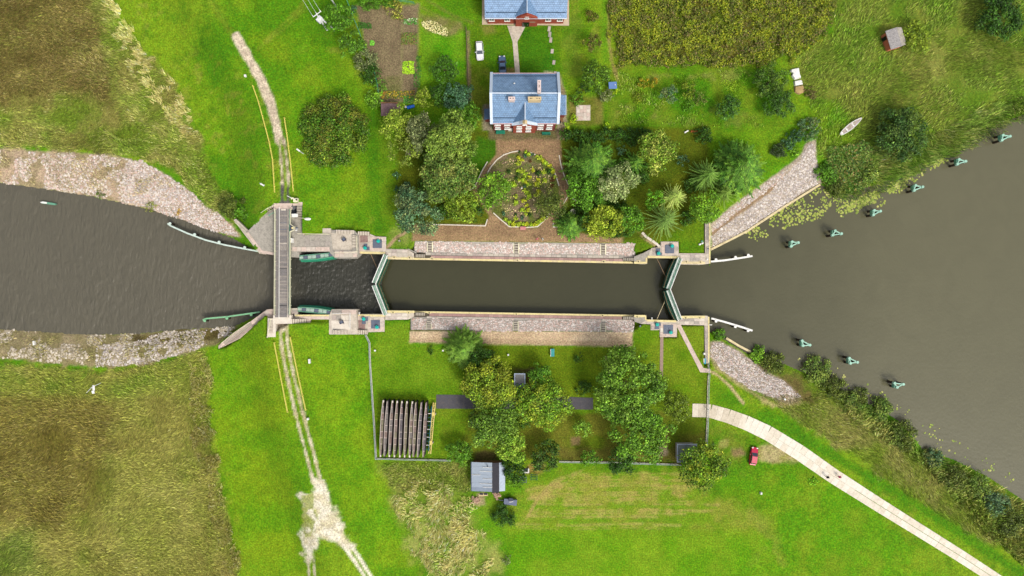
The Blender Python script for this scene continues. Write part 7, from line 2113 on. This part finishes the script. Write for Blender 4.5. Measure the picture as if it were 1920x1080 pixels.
# ------------------------------------------------------------------ cars
def loft(sections, cap=True):
    """closed rings of equal length -> skin"""
    n = len(sections[0]); b = MB(); vs = [p for s in sections for p in s]; fs = []
    for k in range(len(sections) - 1):
        for i in range(n):
            j = (i + 1) % n
            fs.append((k * n + i, k * n + j, (k + 1) * n + j, (k + 1) * n + i))
    if cap:
        fs += [tuple(range(n))[::-1], tuple(range((len(sections) - 1) * n, len(sections) * n))]
    return b.add(vs, fs)
def car(lab, px, py, heading, paint_c, L_=4.3, Wd=1.72, Hh=1.48, roofc=None, kind='hatch'):
    g = GP(px, py)
    o = thing('parked_car', lab, 'car', tuple(g), rz=heading)      # nose towards local -y
    WLOC[o.name] = Vector((0, 0, 0))
    mp = mat('car_paint_' + lab.split()[0], paint_c, .25, (6, .03), spec=.6)
    hw = Wd / 2
    def ring(y, w, z0, z1):
        return [(-w, y, z0), (w, y, z0), (w * 1.0, y, z0 + (z1 - z0) * .6), (w * .86, y, z1), (-w * .86, y, z1), (-w * 1.0, y, z0 + (z1 - z0) * .6)]
    l = L_ / 2
    body = [ring(-l, hw * .72, .35, .62), ring(-l + .22, hw * .9, .25, .72), ring(-l + .8, hw * .98, .22, .84), ring(-l * .35, hw, .22, .95), ring(l * .5, hw, .22, .95), ring(l - .4, hw * .96, .25, .93), ring(l - .08, hw * .86, .3, .86), ring(l, hw * .8, .4, .74)]
    loft(body).build('body', mp, o, world=False, smooth=False)
    def cab(y, w, z):
        return [(-w, y, .9), (w, y, .9), (w * .84, y, z), (-w * .84, y, z)]
    b0, b1 = (-l * .42, l * .86) if kind == 'hatch' else (-l * .42, l * .62)
    top0, top1 = b0 + .75, b1 - (.35 if kind == 'hatch' else .65)
    v = [(-hw * .9, b0, .92), (hw * .9, b0, .92), (hw * .93, b1, .92), (-hw * .93, b1, .92), (-hw * .74, top0, Hh), (hw * .74, top0, Hh), (hw * .74, top1, Hh), (-hw * .74, top1, Hh)]
    MB().add(v, [(4, 5, 6, 7), (0, 1, 5, 4), (1, 2, 6, 5), (2, 3, 7, 6), (3, 0, 4, 7)]).build('cabin', mp, o, world=False)
    def pane(idx, name, inset=.1, out=.012):
        q = [Vector(v[i]) for i in idx]; c = sum(q, Vector()) / 4
        nrm = (q[1] - q[0]).cross(q[2] - q[0]).normalized()
        q = [p + (c - p) * inset + nrm * out for p in q]
        MB().add(q + [p - nrm * .02 for p in q], [(0, 1, 2, 3), (7, 6, 5, 4), (0, 4, 5, 1), (1, 5, 6, 2), (2, 6, 7, 3), (3, 7, 4, 0)]).build(name, mat('car_glass', C(52, 66, 78), .05, spec=.8), o, world=False)
    pane((0, 1, 5, 4), 'windscreen'); pane((1, 2, 6, 5), 'side_window'); pane((2, 3, 7, 6), 'rear_window'); pane((3, 0, 4, 7), 'side_window')
    MB().box((0, (top0 + top1) / 2, Hh + .015), (hw * 1.36, top1 - top0 - .06, .05)).build('roof_panel', mp, o, world=False)
    for sx in (-1, 1):
        MB().box((sx * hw * .62, -l + .16, .66), (.34, .24, .14)).build('headlight', M_WHITE, o, world=False)
        MB().box((sx * hw * .66, l - .06, .72), (.26, .14, .16)).build('tail_light', mat('tail_red', C(190, 30, 30), .3), o, world=False)
        MB().box((sx * (hw + .1), b0 + .5, .98), (.22, .12, .14)).build('mirror', mp, o, world=False)
        for y in (-l * .62, l * .6):
            w_ = MB().tube((sx * (hw - .16), y, .32), (sx * (hw + .02), y, .32), .32, 14).build('wheel', M_BLACK, o, world=False)
            MB().tube((sx * (hw + .0), y, .32), (sx * (hw + .035), y, .32), .19, 10).build('rim', M_PLATE, w_, world=False)
    return o
car('white estate car parked on the grass yard', 899.5, 97, math.radians(4), C(255, 255, 252), 4.4, 1.78, 1.5)
car('blue dark saloon parked behind the house', 942, 123, math.radians(180 + 3), C(84, 112, 144), 4.2, 1.7, 1.42, kind='saloon')
car('red hatchback parked on the bare ground by the slab road', 1411.5, 854, math.radians(180 - 9), C(214, 20, 70), 4.2, 1.72, 1.46)

# ------------------------------------------------------------------ people
def person(lab, px, py, rz, top, legs, hair, scale=1.0, stride=.18, arm=.2):
    g = GP(px, py)
    o = thing('person', lab, 'person', tuple(g), rz=rz)
    WLOC[o.name] = Vector((0, 0, 0))
    s = scale
    V = [(0, 0, .95, .15), (0, .01, 1.15, .15), (0, .0, 1.38, .17), (0, -.01, 1.50, .07), (0, -.02, 1.58, .075), (0, -.03, 1.70, .11),
         (.17, 0, 1.42, .075), (.24, -.05, 1.15, .05), (.25, -.05 - arm, .92, .042), (-.17, 0, 1.42, .075), (-.24, .03, 1.15, .05), (-.25, .03 + arm * .5, .9, .042),
         (.1, 0, .88, .1), (.1, -stride * .5, .5, .07), (.1, -stride, .1, .05), (.1, -stride - .16, .05, .045),
         (-.1, 0, .88, .1), (-.1, stride * .4, .5, .07), (-.1, stride, .1, .05), (-.1, stride - .16, .05, .045)]
    E = [(0, 1), (1, 2), (2, 3), (3, 4), (4, 5), (2, 6), (6, 7), (7, 8), (2, 9), (9, 10), (10, 11), (0, 12), (12, 13), (13, 14), (14, 15), (0, 16), (16, 17), (17, 18), (18, 19)]
    me = bpy.data.meshes.new('body')
    me.from_pydata([(x * s, y * s, z * s) for x, y, z, r in V], E, [])
    me.materials.append(mat('cloth_' + lab.replace(' ', '_')[:24], legs, .8))
    ob = bpy.data.objects.new('body', me); COL.objects.link(ob); ob.parent = o
    md = ob.modifiers.new('skin', 'SKIN')
    for i, (x, y, z, r) in enumerate(V):
        me.skin_vertices[0].data[i].radius = (r * s, r * s)
    me.skin_vertices[0].data[0].use_root = True
    ob.modifiers.new('sub', 'SUBSURF').levels = 1
    mt = mat('top_' + lab.replace(' ', '_')[:24], top, .8)
    rings = []
    for z, rx, ry_ in ((.92, .19, .14), (1.1, .18, .14), (1.3, .215, .16), (1.46, .2, .12), (1.52, .09, .08)):
        rings.append([(math.cos(t) * rx * s, math.sin(t) * ry_ * s, z * s) for t in [2 * math.pi * k / 12 for k in range(12)]])
    loft(rings).build('jacket', mt, o, world=False, smooth=True)
    for sx in (-1, 1):
        a_ = (.17 * sx * s, 0, 1.43 * s); e_ = (.245 * sx * s, (-.05 if sx > 0 else .03) * s, 1.15 * s)
        MB().tube(a_, e_, .1 * s, 8, .07 * s).build('sleeve', mt, o, world=False)
    hr = []
    for k in range(5):
        t = k / 4 * math.pi / 2
        hr.append([(math.cos(a) * .125 * s * math.cos(t), (-.02 + math.sin(a) * .14 * math.cos(t)) * s, (1.70 + .13 * math.sin(t)) * s) for a in [2 * math.pi * q / 10 for q in range(10)]])
    loft(hr, True).build('hair', mat('hair_' + lab.replace(' ', '_')[:24], hair, .7), o, world=False, smooth=True)
    return o
person('person in black walking on the left side of the slab road', 1547.5, 892, math.radians(60), C(22, 18, 24), C(24, 22, 30), C(20, 16, 16), 1.05, .3)
person('person in pink walking on the right side of the slab road', 1570, 891.5, math.radians(60), C(236, 70, 120), C(180, 60, 90), C(90, 40, 40), 1.0, .2)
person('person in white and navy standing on the north quay', 1323.5, 467.5, math.radians(90), C(236, 236, 250), C(44, 44, 84), C(60, 56, 80), 1.05, .15)
person('person in pink and red on the gravel terrace', 1006.5, 448.5, math.radians(80), C(240, 130, 150), C(224, 90, 80), C(236, 160, 160), 1.0, .4)
person('person in black and white on the gravel terrace', 1016.5, 448, math.radians(10), C(70, 72, 66), C(226, 226, 216), C(240, 236, 224), 1.0, .35)

# ------------------------------------------------------------------ benches, boat, odds and ends
def bench(lab, px, py, L_, rz, m, m2=None, d=.65):
    g = GP(px, py)
    o = thing('bench', lab, 'bench', tuple(g), rz=rz); WLOC[o.name] = Vector((0, 0, 0))
    for k in range(4):
        MB().box((0, -d / 2 + d * (k + .5) / 4, .45), (L_, d / 4 - .02, .05)).build('seat_slat', m, o, world=False)
    for k in range(3):
        MB().box((0, d / 2 + .04 + .03 * k, .58 + .14 * k), (L_, .05, .11)).build('back_slat', m2 or m, o, world=False)
    for s in (-1, 1):
        MB().box((s * L_ * .42, 0, .21), (.1, d, .42)).build('leg', m, o, world=False)
    return o
MG = mat('bench_green', C(24, 140, 110), .5)
bench('green bench under the left front windows of the main house', 938.5, 249.5, 2.1, 0, MG)
bench('green bench under the right front windows of the main house', 1024, 251, 2.0, math.pi, MG)
bench('teal and white bench on the lawn below the gravel strip', 1036, 661, 1.8, math.pi / 2, mat('bench_teal', C(60, 170, 170), .5), M_WHITE, .8)
bench('pink bench at the lower kerb of the flower bed', 980.5, 429, 1.3, 0, mat('bench_pink', C(226, 150, 148), .6))
bench('small brown bench left of the giant tree', 1136, 672, 1.2, math.pi / 2, mat('bench_brown', C(170, 130, 112), .7), None, .5)
o = thing('information_board', 'tilted turquoise information board beside the garden fence', 'sign', GP(1319, 676))
g = GP(1319, 676)
MB().box((g.x, g.y, g.z + 1.1), (.45, 1.3, .06), .06, 0, -.5).build('panel', mat('board_blue', C(70, 200, 226), .4), o)
MB().box((g.x - .2, g.y + .1, g.z + 1.14), (.25, 1.0, .04), .06, 0, -.5).build('sheet', M_WHITE, o)
for k in (-.5, .5):
    piece('post', o, M_GREEN, (g.x, g.y + k, g.z + .5), (.09, .09, 1.1))
# boat on the grass
o = thing('rowing_boat', 'narrow white boat lying on the grass above the reeds', 'boat', GP(1593, 238), rz=math.radians(38)); WLOC[o.name] = Vector((0, 0, 0))
secs_o, secs_i = [], []
Lb = 6.3
for k in range(13):
    t = k / 12; x = -Lb / 2 + Lb * t
    w_ = .62 * math.sin(math.pi * min(1, .06 + t * .94)) ** .75 + .02 if k not in (0, 12) else .05
    w_ = max(w_, .14 if k == 0 else .03)
    zk = .05 + .22 * abs(2 * t - 1) ** 3
    secs_o.append([(x, -w_, .5 + .15 * abs(2 * t - 1) ** 2), (x, -w_ * .75, zk + .1), (x, 0, zk), (x, w_ * .75, zk + .1), (x, w_, .5 + .15 * abs(2 * t - 1) ** 2)])
b = MB(); vs = [p for s in secs_o for p in s]; fs = []
for k in range(12):
    for i in range(4):
        fs.append((k * 5 + i, (k + 1) * 5 + i, (k + 1) * 5 + i + 1, k * 5 + i + 1))
b.add(vs, fs).build('hull', M_WHITE, o, world=False)
MB().add([(s[0][0], s[0][1] * .92, s[0][2] + .03) for s in secs_o] + [(s[4][0], s[4][1] * .92, s[4][2] + .03) for s in secs_o[::-1]], [tuple(range(26))]).build('cockpit_floor', mat('boat_inside', C(196, 178, 168), .7, (3, .2)), o, world=False)
for sd in (0, 4):
    MB().path([Vector(s[sd]) + Vector((0, 0, .04)) for s in secs_o], .09, 6).build('gunwale', M_WHITE, o, world=False)
for x in (-1.2, .6):
    MB().box((x, 0, .58), (.3, .95, .06)).build('thwart', M_WHITE, o, world=False)
MB().box((-2.75, 0, .62), (.75, .42, .08)).build('stern_deck', M_WHITE, o, world=False)
# sheets by the orchard
for lab, poly, m in (('large white sheet spread on the orchard grass', [(1484, 129), (1499, 126), (1501, 140), (1503, 146), (1490, 149), (1485, 142), (1487, 137), (1482, 133)], M_WHITE), ('small white sheet below the large one', [(1489, 152), (1504, 149), (1506, 158), (1490, 161)], M_WHITE),
                     ('brown sheet below the two white ones', [(1490, 162), (1507, 159), (1510, 172), (1498, 177), (1490, 172)], mat('tan_sheet', C(190, 160, 106), .8, (2, .2)))):
    g = GP(*poly[0])
    P = PW(poly, g.z + .4)
    cxm, cym = sum(p[0] for p in P) / len(P), sum(p[1] for p in P) / len(P)
    n = len(P); b = MB()
    top = [(p[0] * .85 + cxm * .15, p[1] * .85 + cym * .15, g.z + .5 + random.uniform(-.08, .12)) for p in P]
    b.add([(p[0], p[1], g.z + .02) for p in P] + top + [(cxm, cym, g.z + .62)], [(i, (i + 1) % n, n + (i + 1) % n, n + i) for i in range(n)] + [(n + i, n + (i + 1) % n, 2 * n) for i in range(n)])
    tag(b.build('ground_sheet', m), lab, 'sheet')
# white ring and pedestal
g = Vector(W3(1075, 397, 1.0)); b = MB()
pts = [g + Vector((.56 * math.cos(t), .56 * math.sin(t), 0)) for t in [2 * math.pi * k / 20 for k in range(21)]]
rg = thing('stone_ring', 'white stone ring among the dark trees right of the flower bed', 'well', (g.x, g.y, 0))
MB().path(pts, .12, 8).build('rim', M_KERB, rg)
MB().tube((g.x, g.y, -.2), (g.x, g.y, .9), .5, 16).build('shaft', M_CONC_G, rg)
o = thing('pedestal', 'white pedestal in the middle of the flower bed', 'pedestal', W3(978, 352, 0))
MB().tube(W3(978, 352.5, 0), W3(978, 352.5, .9), .22, 10, .16).build('base', M_KERB, o)
MB().tube(W3(978, 352.5, .9), W3(978, 352.5, 1.9), .09, 8).build('column', M_CHIM, o)
MB().tube(W3(978, 352.5, 1.9), W3(978, 352.5, 2.2), .22, 10, .12).build('cap', M_WHITE, o)
# power line pole and other poles
M_POLE = mat('pole_concrete', C(236, 236, 236), .8, (3, .08))
g = GP(617, 58)
o = thing('transformer_pole', 'white concrete transformer pole at the top beside the leafy trees', 'pole', tuple(g))
T_ = Vector((g.x, g.y, g.z + 9.6))
MB().tube((g.x - .5, g.y + .3, g.z - .2), T_ - Vector((.1, 0, 0)), .26, 8, .17).build('mast', M_POLE, o)
MB().tube((g.x + 1.0, g.y + .5, g.z - .2), T_ - Vector((0, 0, 1.4)), .24, 8, .15).build('stay_leg', M_POLE, o)
MB().box(T_ - Vector((.1, .25, 2.4)), (1.3, .9, 1.2), .9).build('transformer', M_POLE, o)
ar = (Vector((1, .75, 0))).normalized()
MB().tube(T_ - ar * 1.1, T_ + ar * 1.1, .1, 6).build('cross_arm', M_POLE, o)
for k in (-1.0, 0, 1.0):
    p = T_ + ar * k
    MB().tube(p, p + Vector((-.25, .3, .25)), .08, 6, .05).build('insulator', M_WHITE, o)
    q = p + Vector((-.25, .3, .25))
    far = q + Vector((-38, 62, 1.5))
    MB().path([q.lerp(far, t / 6) - Vector((0, 0, 2.0 * (1 - (2 * t / 6 - 1) ** 2))) for t in range(7)], .035, 4).build('wire', M_POLE, o)
g = GP(631, 14)
o = thing('wooden_pole', 'grey pole behind the leafy trees at the top', 'pole', tuple(g))
MB().tube((g.x, g.y, g.z - .2), (g.x, g.y, g.z + 6), .2, 8, .13).build('mast', M_POLE, o)
MB().box((g.x, g.y, g.z + 5.9), (1.0, .2, .2), .6).build('cross_arm', M_PLATE, o)
def lamp(lab, px, py, h, armx, army):
    g = GP(px, py)
    o = thing('lamp_post', lab, 'lamp', tuple(g))
    MB().tube((g.x, g.y, g.z - .1), (g.x, g.y, g.z + h), .09, 8, .06).build('mast', M_POLE, o)
    MB().tube((g.x, g.y, g.z + h), (g.x + armx, g.y + army, g.z + h + .15), .06, 6).build('arm', M_POLE, o)
    MB().box((g.x + armx * 1.3, g.y + army * 1.3, g.z + h + .12), (.9, .32, .2), math.atan2(army, armx)).build('lamp_head', M_WHITE, o)
    return o
lamp('white lamp post on the grass left of the left guard rail', 496, 347, 3.0, .5, -.3)
lamp('white lamp post between the gravel road and the huge round bush', 569, 288, 2.2, -.35, .25)
tag(MB().tube(W3(571, 276.5, 1.8), W3(571, 276.5, 2.1), .25, 10, .2).build('white_float', M_WHITE), 'round white lid beside the lamp post near the huge bush', 'lid')
g = GP(182, 728)
o = thing('notice_board', 'white notice board on stays in the lower left meadow', 'sign', tuple(g))
MB().box((g.x, g.y + .3, g.z + 1.3), (.5, 1.3, .1), -.12, .25).build('panel', M_WHITE, o)
MB().box((g.x - .3, g.y - .75, g.z + 1.0), (.6, .7, .1), .1, .25).build('lower_panel', M_WHITE, o)
MB().tube((g.x - 2.6, g.y - 1.2, g.z), (g.x, g.y + .7, g.z + 1.6), .06, 6).build('stay', M_POLE, o)
MB().tube((g.x + 1.2, g.y + 1.4, g.z), (g.x, g.y + .6, g.z + 1.6), .06, 6).build('stay', M_POLE, o)
for px, py, lab in ((581, 677, 'short white post on the lawn right of the south guard rail'), (578, 785, 'small white stub near the end of the south guard rail'), (66, 643, 'white marker post on the south bank at the far left'), (1470, 748, 'white plank on the grass below the south slope'),
                    (461, 143, 'small white marker on the grass left of the gravel road'), (1426, 924, 'pale stone in the field right of the yellow tree'), (1319.5, 663, 'white box on the edge of the south quay')):
    g = GP(px, py)
    tag(MB().box((g.x, g.y, g.z + .3), (.42, 1.0 if 'post' in lab else .5, .55), .1 + (.6 if 'plank' in lab else 0)).box((g.x, g.y, g.z + .6), (.3, .4, .12), .2).build('white_marker', M_WHITE), lab, 'marker')
for px, py, lab in ((1312, 458, 'white bag on the lawn by the north quay, left one'), (1316.5, 456, 'white bag on the lawn by the north quay, middle one'), (1316, 452.5, 'grey-green bag on the lawn by the north quay')):
    g = GP(px, py); b = MB()
    rings = [[(math.cos(t) * r_ * 1.3, math.sin(t) * r_, z) for t in [2 * math.pi * k / 8 for k in range(8)]] for z, r_ in ((.0, .2), (.12, .27), (.28, .2), (.36, .06))]
    o = loft(rings).build('bag', M_WHITE if 'white' in lab else M_GREEN, None, smooth=True); o.location = g; o.rotation_euler = (0, 0, .5)
    tag(o, lab, 'bag')
o = thing('dark_post', 'black bin post beside the path to the western terrace', 'bin', GP(750, 452)); g = GP(750, 452)
MB().tube((g.x, g.y, g.z), (g.x, g.y, g.z + .9), .2, 8, .16).build('bin', M_BLACK, o)
MB().tube((g.x, g.y, g.z + .9), (g.x, g.y, g.z + 1.0), .22, 8).build('lid', M_CONC_G, o)
o = thing('dark_post', 'black bin post beside the lower landing of the south wall', 'bin', GP(1199, 611)); g = GP(1199, 611)
MB().tube((g.x, g.y, g.z), (g.x, g.y, g.z + .9), .2, 8, .16).build('bin', M_BLACK, o)
MB().tube((g.x, g.y, g.z + .9), (g.x, g.y, g.z + 1.0), .22, 8).build('lid', M_PLATE, o)
for px, py, lab in ((831, 657, 'small white lamp stub beside the light green conifer'), (953, 665, 'small white lamp stub on the lawn below the gravel strip'), (704, 657, 'small white stub inside the wire fence')):
    g = GP(px, py)
    tag(MB().tube((g.x, g.y, g.z), (g.x, g.y, g.z + .5), .18, 8, .14).tube((g.x, g.y, g.z + .5), (g.x, g.y, g.z + .6), .22, 8).build('lamp_stub', M_WHITE), lab, 'lamp')

# ------------------------------------------------------------------ flower bed and vegetable garden
def bed_proto(r, h, pal, leaf=.2, dens=26, nc=7):
    V, cc, cen = cloud(r, h * .6, nc, leaf, dens, PAL[pal] if isinstance(pal, str) else pal, (.4, .6), zc=h * .45)
    V[:, 2] = np.maximum(V[:, 2], .02)
    me = arr_mesh('bed_leaves', V, np.arange(len(V)).reshape(-1, 4), cc); me.materials.append(M_LEAF)
    st = MB().tube((0, 0, -.1), (0, 0, h * .6), .03, 5).mesh('bed_stem'); st.materials.append(M_BARK)
    return me, st
def bed_plants(name, lab, cat, group, protos, spots):
    for i, (px, py, s) in enumerate(spots):
        me, st = protos[i % len(protos)]
        g = W3(px, py, .3)
        o = thing(name, lab, cat, (g[0], g[1], 0), group, rz=random.random() * 6.28)
        o.scale = (s, s, s)
        for nm, m_ in (('foliage', me), ('stem', st)):
            c = bpy.data.objects.new(nm, m_); COL.objects.link(c); c.parent = o
LIMES = [bed_proto(.5, .5, [(190, 200, 70), (168, 186, 60), (206, 210, 96)]), bed_proto(.5, .5, [(176, 196, 60), (150, 176, 50)]), bed_proto(.5, .45, [(206, 204, 60), (190, 190, 50)])]
DARKS = [bed_proto(.5, .7, 'dark'), bed_proto(.5, .7, 'blue')]
lime_spots = [(1007, 293), (1014, 297.5), (1018, 301), (1026, 308), (1036, 318), (1036, 322), (1041, 332), (991, 289), (979, 300), (972, 306), (986, 285), (973, 296), (979, 320), (971, 320), (999, 319), (1020, 322), (985, 327), (993, 332), (973, 338), (980, 337), (1009, 337), (1021, 339), (991, 346), (1005, 345), (1010, 346), (964, 346), (986, 341), (983, 357), (989, 361), (1010, 360), (1004, 366), (991, 368), (982, 376), (967, 368), (967, 380), (988, 385), (986, 402), (980, 394), (990, 393), (967, 409), (955, 417), (987, 421), (976, 420), (996, 421), (1003, 421), (1008, 418), (1012, 414), (1016, 411), (1020, 407), (948, 412), (962, 420), (970, 421), (981, 421), (1031, 311), (1011, 295), (1022, 304)]
bed_plants('bed_shrub', 'low yellow-green shrub in the round flower bed', 'shrub', 'yellow-green shrubs of the flower bed', LIMES, [(x, y, random.uniform(1.0, 1.6)) for x, y in lime_spots])
for proto, grp, rows in (
    (DARKS[0], 'dark shrubs of the flower bed', [(1009, 325, 1.7, 'largest dark clipped shrub, upper right part of the flower bed'), (1029, 322, 1.5, 'dark clipped shrub next to the right rim of the flower bed'), (954, 322, 1.2, 'dark shrub above the bright green tree in the flower bed'), (971, 326, 1.0, 'small dark shrub left of the middle of the flower bed'),
        (968, 334, 1.1, 'low wide dark shrub just above the pedestal level in the flower bed'), (974, 285, .9, 'dark shrub at the gap in the top kerb of the flower bed'), (993, 403, 1.1, 'dark green shrub near the bottom of the flower bed'), (967, 402, .9, 'dark brownish shrub at the lower left of the flower bed')]),
    (DARKS[1], 'bluish shrubs of the flower bed', [(985, 292, 1.1, 'bluish shrub at the top of the flower bed'), (944, 401, 1.1, 'bluish shrub at the lower left corner of the flower bed'), (980, 408, 1.1, 'bluish shrub in the lower middle of the flower bed'), (984, 349, .9, 'bluish shrub right beside the white pedestal'), (999, 290, .9, 'bluish shrub inside the upper right kerb of the flower bed')]),
    (bed_proto(.5, .5, 'rust'), 'rust-brown shrubs of the flower bed', [(1035, 337, 1.2, 'rust-brown shrub at the right rim of the flower bed, upper one'), (1036, 348, 1.0, 'rust-brown shrub at the right rim of the flower bed, lower one'), (994, 302, .8, 'orange-brown shrub in the upper middle of the flower bed')])):
    for x_, y_, s_c, lab_ in rows:
        bed_plants('bed_shrub', lab_, 'shrub', grp, [proto], [(x_, y_, s_c)])
leafy('flower_clumps', 'tiny cream flower clumps dotted over the round flower bed', [(935, 312), (960, 292), (1012, 304), (1034, 340), (1020, 395), (960, 408), (930, 380)], 3.2, .1, .35, .28, [(236, 216, 140), (220, 200, 120)], [(230, 196, 160), (226, 210, 130)], 1.5, 760, soft=2, gain=1.7, patch=(1.2, .45))
leafy('ground_cover', 'low green ground cover between the shrubs of the flower bed', [(925, 310), (960, 288), (1020, 302), (1044, 340), (1030, 395), (950, 408), (918, 380)], 14, .02, .18, .22, FRESH + OLIVE, OLIVE + [(150, 150, 80)], 2, 700, patch=(2, .48), gain=1.5, soft=3)
for lab, poly, pa, pb, den, zh in (
    ('dark leafy vegetable rows near the garden fence', [(672, 42), (696, 41), (697, 54), (674, 55)], [(48, 96, 26), (66, 116, 34)], [(60, 104, 30)], 50, .5),
    ('leafy white-flowering rows at the top of the vegetable garden', [(756, 36), (782, 34), (783, 47), (756, 47)], [(100, 150, 60), (200, 210, 170)], [(80, 140, 50)], 40, .5),
    ('green and brown vegetable block in the garden', [(753, 62), (783, 62), (783, 85), (753, 84)], [(96, 136, 40), (120, 130, 50)], [(130, 110, 60), (80, 120, 36)], 44, .4),
    ('bright lime vegetable block in the garden', [(755, 115), (777, 115), (776, 139), (756, 139)], [(160, 206, 30), (180, 220, 50)], [(140, 190, 30)], 50, .35),
    ('orange flower strip at the lower end of the vegetable garden', [(716, 172), (778, 170), (778, 184), (716, 186)], [(190, 140, 50), (150, 110, 50), (110, 130, 40)], [(90, 120, 30), (200, 170, 40)], 30, .4),
    ('cream flower patch beside the vegetable garden', [(788, 40), (815, 40), (840, 56), (838, 68), (815, 64), (795, 52)], [(240, 226, 170), (226, 216, 150)], [(150, 156, 80), (236, 220, 160)], 30, .5),
    ('leafy plants beside the vegetable blocks', [(780, 105), (790, 105), (788, 165), (776, 165)], [(80, 130, 40), (110, 150, 60)], [(60, 110, 30)], 26, .5),
    ('leafy crops by the blue barrel', [(756, 180), (776, 180), (776, 195), (756, 195)], [(70, 140, 40), (100, 160, 50)], [(60, 120, 40)], 40, .5),
    ('yellow ground cover patch in the orchard', [(1352, 148), (1382, 150), (1380, 172), (1352, 170)], [(160, 186, 30), (140, 176, 30)], [(120, 160, 30)], 14, .2),
    ('single rhubarb clump in the vegetable garden', [(694, 76), (702, 76), (702, 85), (694, 85)], [(120, 200, 60)], [(100, 180, 50)], 60, .3)):
    leafy('garden_crops', lab, poly, den, .05, zh, .3, pa, pb, 1.5, 720, soft=1.5, gain=1.6)
tag(MB().box(W3(1302 - 15, 247, .3), (1.0, .3, .3), .5).build('white_log', M_WHITE), 'pale log at the hedge line of the east park', 'log')
tag(MB().box(W3(1302, 246.5, .2), (1.7, .35, .3), .03).build('orange_plank', mat('orange_wood', C(196, 104, 50), .8, (3, .2))), 'orange plank lying at the hedge line of the east park', 'plank')
